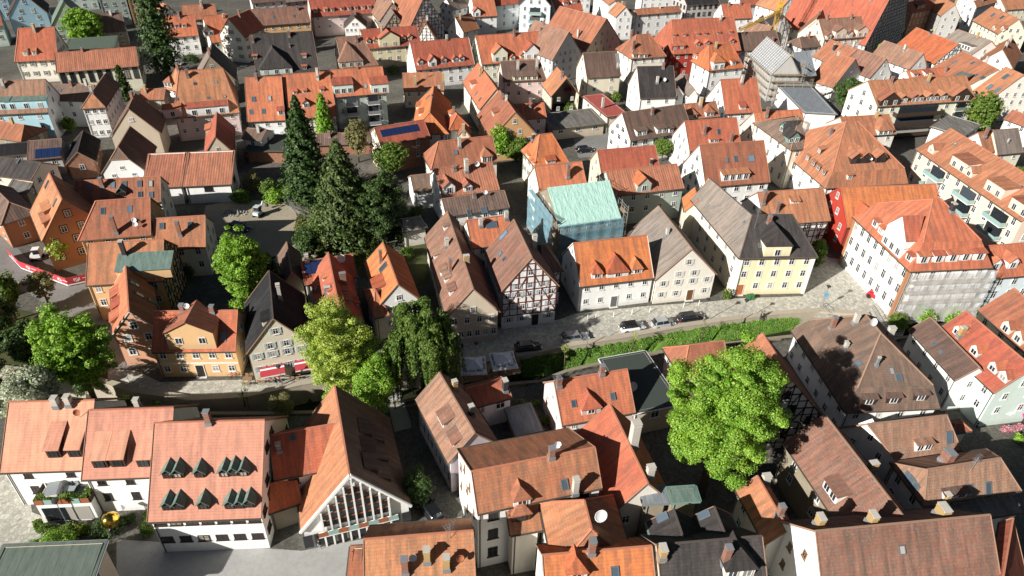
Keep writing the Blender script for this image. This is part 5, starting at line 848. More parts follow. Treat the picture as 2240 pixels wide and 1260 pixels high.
{'l':'cream gabled house with plain red roof and brick chimney behind the green tarpaulin','V':[[4.8,118.2,9],[14.1,121.2,9],[11.6,128.8,9],[2.3,125.8,9],[3.5,122,13.2],[12.8,125,13.2]],'rm':'red','wm':'pale','ws':{'w':.7,'h':1.1,'fh':2.7,'sp':2.6},'ft':[('ch',0,10,122.1,11.2,{'h':2.4,'w':.9,'d':.6,'m':'chimbrick'})]},
{'l':'house under repair wrapped in blue netting with a mint green tarpaulin roof','V':[[7.8,106.3,9],[19.4,110.2,9],[15.2,122.5,9],[3.6,118.6,9],[5.7,112.4,13.6],[17.3,116.3,13.6]],'rm':'tarp','wm':'stone','ridge':False,'ws':{'w':.9,'h':1.4,'sp':3},'n':'wrapped_house','verge':'whitecloth'},
{'l':'house with red roof and worn beige gable, right of the car park','V':[[18,132.9,6.6],[30.9,136.3,6.6],[28.8,143.8,6.6],[16,140.4,6.6],[17,136.6,10.6],[29.8,140.1,10.6]],'rm':'red','wm':'beige','ft':[('ch',0,28.8,136.8,7.6,{'h':1.2,'w':.4,'d':.4,'m':'darksteel'})]},
{'l':'grey green house with two tone orange tiled roof and little gable dormer','V':[[19.3,122.7,7],[34.3,127.3,7],[31.7,135.7,7],[16.7,131.1,7],[18,126.9,10.4],[33,131.5,10.4]],'rm':'pantile','wm':'greygreen','ws':{'w':1,'h':1.3,'fh':2.7,'sp':2.8,'fr':'frame'},'ft':[('gable',0,25.7,124.9,7.2,{'w':3,'h':1.6,'nw':1,'rm':'orange'})]},
{'l':'white gabled house with brown roof and three arched dormers above the car park','V':[[26.6,153,6],[42.5,160.3,6],[38.2,169.6,6],[22.4,162.4,6],[24.5,157.7,11],[40.4,165,11]],'rm':'brown','wm':'white','ws':{'w':1.4,'h':1.3},'ft':[('shed',0,29.4,155,6.6,{'w':3,'h':1.3,'rt':.15,'nw':2}),('shed',0,34.5,157.2,6.5,{'w':3,'h':1.3,'rt':.15,'nw':2}),('shed',0,36.9,158.1,6.3,{'w':1.4,'h':1.2,'rt':.15,'nw':1}),('ch',0,32.1,160.1,10,{'h':1.5,'w':.6,'d':.6,'m':'chimbrick'})]},
{'l':'short red roofed extension right of the white gabled house with arched dormers','V':[[42.4,165.8,6.8],[50.9,168.6,6.8],[49.1,174.2,6.8],[40.6,171.5,6.8],[41.5,168.6,9.7],[50,171.4,9.7]],'rm':'rust','wm':'white','ft':[('hip',0,43.5,166.2,6.9,{'w':2.6,'h':1.2}),('hip',0,48.2,167.9,7,{'w':2.4,'h':1.2})]},
{'l':'white gabled house with red roof, roof balcony and chimney in the upper right centre','V':[[39.3,147.3,6.4],[52,150.7,6.4],[49.6,159.9,6.4],[36.8,156.5,6.4],[38.1,151.9,11.7],[50.8,155.3,11.7]],'rm':'red','wm':'white','ft':[('ch',0,42.8,151,9.3,{'h':1.6,'w':.6,'d':.6,'m':'chimbrick'}),('ch',0,49.3,151,7.5,{'h':1.8,'w':.4,'d':.6,'m':'chimbrick'}),('sky',0,46.4,152,9.4,{'w':.8,'h':1.3}),('shed',0,45.2,150,7.5,{'w':2.4,'h':.9,'rt':0})]},
{'l':'white gabled house with large orange brown roof and one wide shed dormer, right of centre','V':[[39.4,130.1,6],[53.8,133.6,6],[51,144.9,6],[36.6,141.3,6],[38,135.7,12.9],[52.4,139.2,12.9]],'rm':'rust','wm':'white','ws':{'w':1.1,'h':1.4,'sp':2.4},'ft':[('shed',0,45.9,132.3,6.8,{'w':6.2,'h':1.5,'rt':.25,'nw':4}),('sky',0,44,134.7,10.1,{'w':.6,'h':1}),('sky',0,46,135.3,10.2,{'w':.8,'h':1.4}),('sky',0,49.5,136.1,10.1,{'w':1.5,'h':1.4})]},
{'l':'pink gabled house with red roof right of the balcony roof house','V':[[57.1,155.1,6.5],[69.6,158.3,6.5],[67.3,167,6.5],[54.8,163.8,6.5],[56,159.4,11.5],[68.4,162.7,11.5]],'rm':'red','wm':'peach','tm':'timber_blue','ft':[('sky',0,60.4,158.4,9.1,{'w':.6,'h':1}),('sky',0,62.9,159,9.2,{'w':.6,'h':1}),('sky',0,66.9,160.1,9.2,{'w':.6,'h':1})]},
{'l':'ornate cream corner house with brown tiled roof and dark copper dormers','V':[[60,142.6,9.5],[67.8,144.8,9.5],[63.6,160.2,9.5],[55.8,158.1,9.5],[63.7,151.9,13.9],[62.8,151.7,13.9]],'roof':[[0,1,5,4],[2,3,4,5],[3,0,4],[1,2,5]],'gab':[],'rm':'pantile_brown','wm':'cream','ws':{'w':.9,'h':1.6,'sur':'surround','fh':3},'ft':[('gable',0,61,144.6,10.4,{'w':3,'h':1.2,'rm':'slate','wm':'patina'}),('gable',2,60,149.3,10.8,{'w':3,'h':1.2,'rm':'slate','wm':'patina'}),('sky',0,65.1,148.1,11.7,{'w':.7,'h':1.2}),('sky',0,65.2,148.2,11.7,{'w':.7,'h':1.2}),('ch',0,64.5,148.6,12,{'h':1.4,'w':1.4,'d':.8,'m':'chimwhite'})]},
{'l':'large white building with salmon mansard roof and three roof dormers, right of centre','V':[[64.3,130.6,6.4],[83.2,134.3,6.4],[78.9,155.9,6.4],[60.1,152.2,6.4],[65.3,132,9.4],[81.8,135.3,9.4],[78,154.5,9.4],[61.5,151.2,9.4],[70.2,143,16.2],[73,143.5,16.2]],'roof':[[0,1,5,4],[1,2,6,5],[2,3,7,6],[3,0,4,7],[4,5,9,8],[6,7,8,9],[7,4,8],[5,6,9]],'gab':[],'rm':'rust','wm':'white','ws':{'w':1,'h':1.4,'sp':3},'ft':[('gable',4,70.8,134.5,10.4,{'w':2.4,'h':1.3,'rm':'rust','wm':'darkframe','fr':'darkframe'}),('gable',4,72.8,134.9,10.4,{'w':2.4,'h':1.3,'rm':'rust','wm':'darkframe','fr':'darkframe'}),('gable',4,76.4,135.6,10.3,{'w':2.4,'h':1.3,'rm':'rust','wm':'darkframe','fr':'darkframe'}),('shed',3,63.2,140.4,8.3,{'w':1.3,'h':1.1,'rt':.2,'wm':'darkframe'}),('shed',3,63.6,137.8,8.2,{'w':1.3,'h':1.1,'rt':.2,'wm':'darkframe'}),('shed',3,64,135.8,8.1,{'w':1.3,'h':1.1,'rt':.2,'wm':'darkframe'}),('shed',3,64.4,133.6,8.1,{'w':1.3,'h':1.1,'rt':.2,'wm':'darkframe'}),('shed',6,64.8,139.4,10.4,{'w':1.3,'h':1.1,'rt':.2,'wm':'darkframe'}),('shed',0,69.4,132.2,7.8,{'w':1.3,'h':1.1,'rt':.2}),('ch',6,67.4,142.3,13.4,{'h':1.2,'w':.6,'d':.6,'m':'chimbrick'}),('dish',4,74,135.3,10.4,{})]},
{'l':'bright red house with plain red roof between the mansard building and the scaffolded corner building','V':[[62.9,115,6],[82.7,118,6],[80.9,129.2,6],[61.2,126.2,6],[62,120.6,11.5],[81.8,123.6,11.5]],'rm':'orange','wm':'redw','ws':{'w':.8,'h':1.3,'fr':'frame','sp':2.8},'verge':'redpaint','ft':[('gable',0,66.5,116.6,7,{'w':2.4,'h':1.4,'nw':1})]},
{'l':'timber framed house with weathered orange roof and pointed oriel left of the bright red house','V':[[47.3,114.6,6],[60.8,117.5,6],[58.8,127.2,6],[45.2,124.3,6],[46.2,119.5,10.5],[59.8,122.4,10.5]],'rm':'rust','wm':'white','tm':'timber_dark','ed':{0:{'timber':True},1:{'timber':True}},'ft':[('ch',0,47.1,117.9,9,{'h':2.6,'w':.8,'d':.6,'m':'chimbrick'}),('ch',0,49.8,117.2,7.8,{'h':1.6,'w':.6,'d':.6,'m':'chimbrick'}),('shed',0,53.7,119,8.7,{'w':1.8,'h':.6,'rt':.4})]},
{'l':'small gabled orange roof in the lane left of the yellow house wing','V':[[33.5,124.8,6],[32.9,119,6],[37.2,118.6,6],[37.8,124.4,6],[35.6,124.6,8.6],[35.1,118.8,8.6]],'rm':'orange','wm':'cream'},
{'l':'long apartment block with balconies and rust roof at the right edge','V':[[90,147.5,8.6],[94.8,114.9,8.6],[107.7,116.8,8.6],[102.9,149.4,8.6],[96.5,148.5,13.4],[101.2,115.8,13.4]],'rm':'rust','wm':'peach','ws':{'w':1,'h':1.5,'sp':3},'n':'apartment_block','ft':[('shed',0,92.9,135.6,9.4,{'w':5,'h':2.2,'rt':.1,'nw':2,'wm':'w_peach'}),('shed',0,94.3,124.6,9.3,{'w':5,'h':2.2,'rt':.1,'nw':2,'wm':'w_peach'}),('shed',0,95.1,117.2,9.1,{'w':5,'h':2.2,'rt':.1,'nw':2,'wm':'w_peach'}),('gable',0,91.4,144.2,9.3,{'w':2,'h':1.2}),('gable',0,93.4,132.2,9.5,{'w':2,'h':1.2}),('sky',0,95.3,143,12,{'w':.7,'h':.7}),('sky',0,98,122.8,11.8,{'w':.7,'h':.7})]},
{'l':'apartment block with dark recessed balconies, six dormers and yellow end wall, upper right','V':[[92,173.4,9],[121.2,180.8,9],[118.1,193.1,9],[88.9,185.6,9],[90.4,179.5,13.6],[119.7,186.9,13.6]],'rm':'rust','wm':'lemon','ws':{'w':1.2,'h':1.5,'sp':3.2,'fh':2.9},'n':'apartment_block','ft':[('gable',0,99.4,175.8,9.4,{'w':2.4,'h':1.2,'rt':.7,'wm':'darkframe','fr':'frame'}),('gable',0,102.8,176.7,9.4,{'w':2.4,'h':1.2,'rt':.7,'wm':'darkframe','fr':'frame'}),('gable',0,104.2,177.1,9.4,{'w':2.4,'h':1.2,'rt':.7,'wm':'darkframe','fr':'frame'}),('gable',0,107.1,177.8,9.4,{'w':2.4,'h':1.2,'rt':.7,'wm':'darkframe','fr':'frame'}),('gable',0,108.6,178.2,9.4,{'w':2.4,'h':1.2,'rt':.7,'wm':'darkframe','fr':'frame'}),('gable',0,111.3,178.9,9.4,{'w':2.4,'h':1.2,'rt':.7,'wm':'darkframe','fr':'frame'}),('gable',0,95.4,174.4,9.1,{'w':6,'h':1.4,'rt':.7,'wm':'darkframe','nw':2}),('gable',0,116.6,179.8,9.1,{'w':6,'h':1.4,'rt':.7,'wm':'darkframe','nw':2})]},
{'l':'brown red roofed house between the glazed roof and the dark balcony block','V':[[78.1,156.2,7.5],[91.1,159.1,7.5],[89.1,167.8,7.5],[76.2,164.8,7.5],[77.1,160.5,10.7],[90.1,163.4,10.7]],'rm':'rust','wm':'pale','ft':[('hip',0,88,158.4,7.5,{'w':4,'h':1.2})]},
{'l':'pink end walled house with red roof and hipped dormer on the river bank','V':[[7,62.7,4.8],[16.8,65.5,4.8],[14.5,73.5,4.8],[4.7,70.7,4.8],[5.8,66.7,8.8],[15.7,69.5,8.8]],'rm':'red','wm':'pink','zb':-3.6,'ws':{'w':.7,'h':1},'ft':[('hip',0,10.8,64.4,5.4,{'w':2.6,'h':1.1,'nw':1}),('sky',0,8.5,65,6.5,{'w':.7,'h':1}),('sky',0,13.7,66.5,6.6,{'w':.7,'h':1}),('ch',0,6.5,66.3,8.3,{'h':1.3,'w':.6,'d':.6,'m':'chimbrick'}),('ch',0,12.2,68.4,8.8,{'h':1.3,'w':.6,'d':.6,'m':'chimbrick'}),('ant',0,6.2,66,8.1,{})]},
{'l':'flat dark grey roof terrace beside the maple','V':[[16.4,65.4,4.6],[23.3,67.6,4.6],[19.9,78.5,4.6],[12.9,76.3,4.6]],'roof':[[0,1,2,3]],'gab':[],'rm':'bitumen','wm':'beige','zb':-3.6,'gut':'whitecloth','ws':{'w':1.2,'h':1.6,'sp':4},'ridge':False,'ft':[('dish',0,16.8,69.8,4.6,{'r':.7})]},
{'l':'pale rendered house row at the far left edge of the top street','V':[[-176.3,225.1,6.5],[-168,229.5,6.5],[-172.6,238.3,6.5],[-181,233.9,6.5],[-178.6,229.5,11.5],[-170.3,233.9,11.5]],'rm':'red','wm':'mint'},
{'l':'blue grey house cut by the top edge left of the light blue gable','V':[[-197.5,255.6,8],[-186,261.5,8],[-191.5,272.2,8],[-203,266.3,8],[-200.3,260.9,14],[-188.7,266.9,14]],'rm':'brown','wm':'skyblue'},
{'l':'pale dark roofed house between the blue and the grey green gables, top edge','V':[[-175.6,273.6,8],[-164,280.1,8],[-168.9,288.8,8],[-180.5,282.3,8],[-178,277.9,13],[-166.4,284.5,13]],'rm':'slate','wm':'mint'},
{'l':'low ribbed green grey garden shed roof in the small dark garden','V':[[1.1,62.8,2.4],[4.7,64,2.4],[3.1,68.8,2.8],[-.5,67.5,2.8]],'roof':[[0,1,2,3]],'gab':[],'rm':'zinc','wm':'wood','ws':{'none':True},'ridge':False},
{'l':'yellow house with cross gable and four small dormers under an orange red roof, top centre','V':[[-48.1,217.1,6.4],[-31.4,224,6.4],[-34.9,232.5,6.4],[-51.6,225.5,6.4],[-49.8,221.3,11.1],[-33.1,228.2,11.1]],'rm':'red','wm':'yellow','ws':{'w':.9,'h':1.2,'fh':2.7,'sp':2.8,'sur':'surround'},'ft':[('gable',0,-40.8,220.3,6.6,{'w':6.5,'h':2.6,'rt':.6,'nw':2,'wm':'w_yellow'}),('gable',0,-47,218.8,7.6,{'w':1.4,'h':1,'nw':1}),('gable',0,-45,219.6,7.6,{'w':1.4,'h':1,'nw':1}),('gable',0,-36.8,223,7.6,{'w':1.5,'h':1,'nw':1}),('gable',0,-34.8,224,7.7,{'w':1.5,'h':1,'nw':1})]},
{'l':'white house with red roof, wide arched dormer and four small dormers, top centre','V':[[-30.1,200.8,5.6],[-13.4,208.1,5.6],[-17.7,218.1,5.6],[-34.4,210.8,5.6],[-32.2,205.8,12.1],[-15.5,213.1,12.1]],'rm':'red','wm':'white','ws':{'w':.9,'h':1.3,'fh':2.6,'sp':2.8},'ed':{0:{'doors':(2,),'dm':'door_brown'}},'verge':'surround','ft':[('gable',0,-25.4,203.3,6,{'w':2.4,'h':1.8,'rt':1.2,'nw':1}),('gable',0,-28.9,202.3,6.6,{'w':1.7,'h':1.1,'nw':1}),('gable',0,-22.3,205.1,6.5,{'w':1.7,'h':1.1,'nw':1}),('gable',0,-19.1,206.5,6.5,{'w':1.7,'h':1.1,'nw':1}),('gable',0,-17.2,207.3,6.5,{'w':1.7,'h':1.1,'nw':1}),('ch',0,-21.8,210.3,12,{'h':1.2,'w':.6,'d':.6,'m':'chimwhite'})]},
{'l':'long red roofed house with yellow cross gable and white gabled dormer, upper centre','V':[[-11.3,207.6,5.8],[11,216,5.8],[6.7,227.5,5.8],[-15.6,219.1,5.8],[-13.5,213.3,12.6],[8.8,221.7,12.6]],'rm':'red','wm':'lemon','ws':{'w':.8,'h':1.2},'ft':[('gable',0,-5.8,210,6.2,{'w':4.6,'h':2.4,'rt':.9,'nw':2,'wm':'w_lemon'}),('gable',0,-2.1,211.4,6.2,{'w':1.6,'h':1,'nw':1}),('gable',0,.9,212.8,6.5,{'w':1.6,'h':1,'nw':1}),('gable',0,3.7,213.6,6.2,{'w':4.6,'h':2.4,'rt':.9,'nw':2,'wm':'w_white'}),('ch',0,-1.9,217.1,12,{'h':1.6,'w':.6,'d':.6,'m':'chimbrick'}),('ch',0,6.3,220.3,12.2,{'h':1.4,'w':.6,'d':.6,'m':'chimbrick'})]},
{'l':'house with large hipped dormer between the dark slate roof and the yellow house','V':[[-51.4,200.5,5.6],[-41.6,204.5,5.6],[-46.4,216.2,5.6],[-56.2,212.3,5.6],[-53.8,206.4,12.7],[-47,209.2,12.7]],'roof':[[0,1,5,4],[2,3,4,5],[1,2,5]],'gab':[(3,0,4)],'rm':'old','wm':'beige','ws':{'w':.8,'h':1.2},'ft':[('hip',0,-49,201.6,5.7,{'w':7,'h':1.8,'rt':1.2,'nw':3,'wm':'w_beige','rm':'old'}),('ch',0,-48.1,207.5,11.5,{'h':1.4,'w':.6,'d':.6,'m':'chimbrick'})]},
{'l':'steep brown tiled house with timber window band and two pale chimneys, upper centre','V':[[-4.3,189.2,7],[7.7,191.9,7],[5.9,200.1,7],[-6.2,197.4,7],[-5.3,193.3,11.3],[5.6,195.7,11.3]],'roof':[[0,1,5,4],[2,3,4,5],[1,2,5]],'gab':[(3,0,4)],'rm':'brown','wm':'pink','tm':'timber_dark','ws':{'w':.9,'h':1.2,'sp':2.6},'ft':[('ch',0,-.4,192.5,9.4,{'h':2.2,'w':.6,'d':.6,'m':'chimwhite'}),('ch',0,4.9,193.9,9.7,{'h':2.2,'w':.6,'d':.6,'m':'chimwhite'}),('shed',0,1.8,190.7,7.1,{'w':7,'h':1.2,'rt':.35,'nw':4,'rm':'brown','wm':'w_yellow'})]},
{'l':'pink house wing with red roof behind the terracotta gable, centre','V':[[-.2,164.9,5.6],[7.3,166.9,5.6],[5.7,172.7,5.6],[-1.7,170.8,5.6],[-.9,167.8,8.5],[6.5,169.8,8.5]],'rm':'red','wm':'pink','ws':{'w':.9,'h':1.1}},
{'l':'terracotta orange gabled house with brown roof left of the car park','V':[[-6.1,152.1,5.8],[-10.2,166.6,5.8],[.9,169.7,5.8],[4.9,155.2,5.8],[-.6,153.7,11.8],[-4.7,168.2,11.8]],'rm':'rust','wm':'orangew','ws':{'w':.9,'h':1.2,'fh':2.6,'sp':2.6},'ft':[('shed',0,-6,160.5,8.3,{'w':2.6,'h':1.1,'rt':.3}),('shed',0,-5.3,155.2,7.4,{'w':1.8,'h':.9,'rt':.3})]},
{'l':'narrow house with salmon roof and tall dormer above the shadowed alley, centre','V':[[-9.7,168.9,6.4],[-15.6,189.5,6.4],[-7.3,191.9,6.4],[-1.4,171.3,6.4],[-5.5,170.1,11.5],[-11.4,190.7,11.5]],'rm':'red','wm':'cream','ws':{'w':.8,'h':1.1},'ft':[('shed',0,-12.8,182.5,7.3,{'w':2.6,'h':1.5,'rt':.2}),('sky',0,-11,177.2,7.6,{'w':.7,'h':1.2}),('sky',0,-9.8,172.9,7.6,{'w':.7,'h':1.2}),('ch',0,-10.3,183.3,10.4,{'h':1.8,'w':.6,'d':.6,'m':'chimyellow'})]},
{'l':'pale blue house with orange hip roof and two long dormers, centre','V':[[-24.8,153.1,6],[-26.1,173.4,6],[-17.2,173.9,6],[-16,153.7,6],[-20.5,154.9,10.6],[-21.6,173.7,10.6]],'roof':[[0,1,5,4],[2,3,4,5],[3,0,4]],'gab':[(1,2,5)],'rm':'orange','wm':'paleblue','ws':{'w':.8,'h':1.3},'ft':[('sky',0,-23.1,173.4,9.1,{'w':1,'h':1.4}),('sky',0,-22.6,168.5,9.3,{'w':1,'h':1.4}),('sky',1,-20.9,166.1,10.3,{'w':1,'h':1.4}),('shed',0,-25.7,169.6,6.2,{'w':3.2,'h':.8,'rt':.3}),('shed',0,-23.8,161.4,7.6,{'w':3.2,'h':.8,'rt':.3}),('ch',1,-20.3,173.5,9.3,{'h':1.2,'w':.6,'d':.6,'m':'chimwhite'})]},
{'l':'small tower like house with orange hipped roof beside the pale blue house','V':[[-18.9,161.7,6.4],[-16.2,154.7,6.4],[-11,156.7,6.4],[-13.7,163.7,6.4],[-15.5,160.6,9.3],[-14.4,157.8,9.3]],'roof':[[0,1,5,4],[2,3,4,5],[3,0,4],[1,2,5]],'gab':[],'rm':'orange','wm':'paleblue','ws':{'w':.8,'h':1.3},'ft':[('shed',0,-16.4,160,8.1,{'w':1.8,'h':.8})]},
{'l':'low brown roof with yellow chimneys behind the pale blue house','V':[[-31.4,185,4.8],[-20.5,187,4.8],[-22.2,196.8,4.8],[-33.1,194.9,4.8],[-32.3,190,8.2],[-21.3,191.9,8.2]],'rm':'rust','wm':'beige','ft':[('ch',0,-28.4,187.3,6,{'h':2.2,'w':.5,'d':.6,'m':'chimyellow'}),('ch',0,-20.9,189.1,6.3,{'h':2.4,'w':.5,'d':.6,'m':'chimyellow'}),('ant',0,-26.1,189,6.8,{})]},
{'l':'tiny pointed orange roof peeping over the hipped weathered roof with pale chimney','V':[[-13.9,152.3,6],[-14,155.7,6],[-10.8,155.7,6],[-10.8,152.3,6],[-12.3,152.3,7.9],[-12.4,155.7,7.9]],'rm':'rust','wm':'beige'},
{'l':'grey gabled house with four windows under its brown roof, upper centre right','V':[[9.8,208.8,7.4],[-.5,221,7.4],[9,229.1,7.4],[19.3,216.8,7.4],[14.5,212.8,14.8],[4.3,225,14.8]],'rm':'old','wm':'lightgrey','ws':{'w':.9,'h':1.3,'fh':2.6,'sp':2},'ed':{3:{'cols':{0:4,1:4,2:4}}}},
{'l':'beige gabled house with large brown roof and white chimney, upper centre right','V':[[20.8,220.3,7.4],[6.7,234.4,7.4],[18.7,246.6,7.4],[32.9,232.5,7.4],[26.9,226.4,15.7],[12.7,240.5,15.7]],'rm':'rust','wm':'beige','ws':{'w':.9,'h':1.3,'fh':2.6,'sp':2.8},'ft':[('ch',0,18.3,226.2,9.7,{'h':2.2,'w':.6,'d':.6,'m':'chimwhite'})]},
{'l':'house with tent shaped weathered orange roof and chimneys, upper centre right','V':[[33.5,210.7,8],[44.9,214.7,8],[41.3,224.7,8],[29.9,220.7,8],[35.2,216.9,13.5],[39.6,218.5,13.5]],'roof':[[0,1,5,4],[2,3,4,5],[3,0,4],[1,2,5]],'gab':[],'rm':'rust','wm':'pale','ws':{'w':.8,'h':1.2,'fh':2.8},'ft':[('ch',2,34.1,213.3,10.1,{'h':2.4,'w':.6,'d':.6,'m':'chimbrick'}),('ch',2,33.9,217.8,12.1,{'h':2.4,'w':.6,'d':.6,'m':'chimbrick'}),('shed',0,34.7,211.3,8.2,{'w':1.4,'h':1.1,'rt':.1}),('shed',0,36.5,211.9,8.1,{'w':1.4,'h':1.1,'rt':.1}),('shed',0,38.2,212.4,8,{'w':1.4,'h':1.1,'rt':.1})]},
{'l':'white gabled house with plain brown roof beside the tent shaped roof','V':[[19.2,194.8,7],[29.2,197.7,7],[26.6,206.7,7],[16.6,203.8,7],[17.9,199.3,12.6],[27.9,202.2,12.6]],'rm':'brown','wm':'cream','ws':{'w':1,'h':1.2,'sp':3.2},'ft':[('solar',0,28.1,200.8,10.9,{'w':1.2,'h':3,'m':'leadgrey'}),('ch',0,28.2,199,8.8,{'h':1.2,'w':.6,'d':.6,'m':'chimwhite'})]},
{'l':'white gabled house with dark slate roof and small hip annexes, upper centre right','V':[[32.4,180.5,6.6],[42.5,182.3,6.6],[40.5,193.4,6.6],[30.4,191.5,6.6],[31.4,186,13.3],[41.5,187.8,13.3]],'rm':'slate','wm':'white','ws':{'w':.9,'h':1.3,'sp':4},'ft':[('ch',0,37,184,9.7,{'h':1.6,'w':.6,'d':.6,'m':'chimwhite'}),('ch',0,38.6,186.9,12.8,{'h':1.3,'w':.6,'d':.6,'m':'chimbrick'}),('dish',0,38.9,184.3,9.7,{'r':.5})]},
{'l':'small white gable with grey roof right of the white house with dark slate roof','V':[[40.8,184.5,6.4],[40.1,188.9,6.4],[44.6,189.7,6.4],[45.3,185.2,6.4],[43.1,184.9,8.6],[42.4,189.3,8.6]],'rm':'mossy','wm':'white','ws':{'w':.9,'h':1.2}},
{'l':'grey green roofed rear building right of the small white gable','V':[[44.3,196.2,6.8],[45.6,182.9,6.8],[48.7,183.2,6.8],[47.4,196.5,6.8],[45.9,196.3,8.7],[47.1,183.1,8.7]],'rm':'mossy','wm':'lightgrey'},
{'l':'flat red metal roofed cream block beside the white gable, above the car park','V':[[22.9,171.5,4.6],[28.9,173.9,4.6],[23.3,187.8,5.1],[17.2,185.4,5.1]],'roof':[[0,1,2,3]],'gab':[],'rm':'redmetal','wm':'cream','ws':{'w':1.2,'h':1,'sp':5},'ridge':False,'ft':[('ch',0,22.3,177.4,4.8,{'h':2.6,'w':.5,'d':.6,'m':'chimwhite'})]},
{'l':'long low garage row with grey stone slate roof beside the car park','V':[[8.6,165.6,3],[22.8,171.1,3],[19.5,179.5,3.9],[5.3,174,3.9]],'roof':[[0,1,2,3]],'gab':[],'rm':'grey','wm':'beige','ws':{'w':1.4,'h':1,'sp':4},'ridge':False},
{'l':'open timber gable with balcony and pink parasol, upper centre','V':[[8.8,182.4,5.6],[6.4,191.6,5.6],[14.4,193.6,5.6],[16.8,184.5,5.6],[12.8,183.4,10.5],[10.4,192.6,10.5]],'rm':'rust','wm':'beige','nowall':(3,),'tm':'timber_dark','ws':{'w':.8,'h':1}},
{'l':'red mansion roof with many tiny dormers over the upper right centre','V':[[48,219.2,7.4],[70.6,225.8,7.4],[66.1,241.2,7.4],[43.5,234.6,7.4],[47.3,227.3,15.7],[68.4,233.5,15.7]],'roof':[[0,1,5,4],[2,3,4,5],[3,0,4]],'gab':[(1,2,5)],'rm':'red','wm':'redw','ws':{'w':.8,'h':1.2},'ft':[('shed',0,48.2,223.4,11.6,{'w':1.4,'h':.7,'rt':.3,'wm':'w_redw'}),('shed',0,51.5,224.3,11.5,{'w':1.4,'h':.7,'rt':.3,'wm':'w_redw'}),('shed',0,55.9,225.7,11.6,{'w':1.4,'h':.7,'rt':.3,'wm':'w_redw'}),('shed',0,58.5,226.4,11.6,{'w':1.4,'h':.7,'rt':.3,'wm':'w_redw'}),('shed',0,63,227.8,11.6,{'w':1.4,'h':.7,'rt':.3,'wm':'w_redw'}),('shed',0,67.1,229.1,11.7,{'w':1.4,'h':.7,'rt':.3,'wm':'w_redw'}),('shed',0,49.5,220.7,8.5,{'w':4.6,'h':1.2,'rt':.2,'nw':2,'wm':'w_redw'}),('gable',0,55.9,223,8.9,{'w':1.6,'h':1,'nw':1}),('gable',0,59.1,224,9,{'w':1.6,'h':1,'nw':1}),('gable',0,67.5,226.6,9.1,{'w':1.6,'h':1,'nw':1}),('ch',0,63.8,231.5,15.1,{'h':1.3,'w':.6,'d':.6,'m':'chimwhite'})]},
{'l':'white house with hipped orange roof and a tall balcony dormer left of the bare rafters','V':[[55.1,202.1,7.8],[66.6,206.5,7.8],[63,215.7,7.8],[51.6,211.3,7.8],[55.2,207.4,13.7],[62.3,210.1,13.7]],'roof':[[0,1,5,4],[2,3,4,5],[3,0,4],[1,2,5]],'gab':[],'rm':'orange','wm':'white','ws':{'w':.9,'h':1.4,'fh':2.8,'sp':3},'ft':[('hip',0,58.1,203.4,8,{'w':4,'h':2.2,'rt':.9,'nw':2}),('shed',0,63,205.8,8.6,{'w':1.6,'h':1.2,'rt':.2}),('shed',2,52.4,210.3,8.9,{'w':2.2,'h':1.2,'rt':.3}),('sky',0,65.3,207.5,9.4,{'w':.8,'h':1.2})]},
{'l':'white gabled house with plain red roof and one long slim dormer, upper right centre','V':[[53.1,171.5,6.4],[63.1,174,6.4],[60.3,185.4,6.4],[50.3,182.9,6.4],[51.7,177.2,13.4],[61.7,179.7,13.4]],'rm':'red','wm':'white','ws':{'w':1,'h':1.3},'ft':[('shed',0,57.8,173.3,7.1,{'w':1.8,'h':.9,'rt':.55}),('ch',0,57.5,177.8,12.4,{'h':2,'w':.6,'d':.6,'m':'chimwhite'})]},
{'l':'building under construction with bare grey rafters covered in clear sheeting and scaffold','V':[[72.7,200.7,7.5],[71.3,219.4,7.5],[80.5,220.1,7.5],[81.8,201.3,7.5],[77.2,201,13.4],[75.9,219.8,13.4]],'rm':'slats','wm':'grey','n':'unfinished_house','verge':'steel','gut':'steel','ridge':False,'ws':{'none':True}},
{'l':'side wing of the unfinished building with grey slatted roof underlay','V':[[81.5,201.5,7],[87.3,203.9,7],[83.4,213.1,7],[77.6,210.6,7],[79.6,206,12.9],[85.3,208.5,12.9]],'rm':'slats','wm':'stone','ridge':False,'verge':'steel','ws':{'none':True}},
{'l':'dark brown roof behind the bare rafters in the upper right','V':[[70.7,227.3,6.8],[85.3,231.8,6.8],[82.6,240.6,6.8],[67.9,236.1,6.8],[69.3,231.7,11.3],[83.9,236.2,11.3]],'rm':'brown','wm':'pale','ft':[('ch',0,82.4,232.8,8.5,{'h':1.4,'w':.6,'d':.6,'m':'chimbrick'})]},
{'l':'modern low building with light grey metal roof and round white vents below the scaffold','V':[[75.2,177.1,5.5],[83.9,176.5,5.5],[84.6,204.1,5.5],[74.6,198.7,5.5]],'roof':[[0,1,2,3]],'gab':[],'rm':'zinc','wm':'white','ridge':False,'ws':{'none':True},'gut':'leadgrey'},
{'l':'small white gabled house with orange brown roof right of the scaffold','V':[[98.1,215.6,6],[94.2,227,6],[104,230.3,6],[107.9,219,6],[103,217.3,11],[99.1,228.7,11]],'rm':'rust','wm':'white','ws':{'w':.8,'h':1.1},'ft':[('ch',0,98.7,223.1,8.9,{'h':2,'w':.6,'d':.6,'m':'darksteel'})]},
{'l':'low white wing with salmon roof slanting down to the green bushes, upper right','V':[[91.8,200.9,4.5],[86.8,207.2,4.5],[99.8,217.6,4.5],[104.8,211.3,4.5],[98.3,206.2,11.5],[93.3,212.4,11.5]],'rm':'rust','wm':'white'},
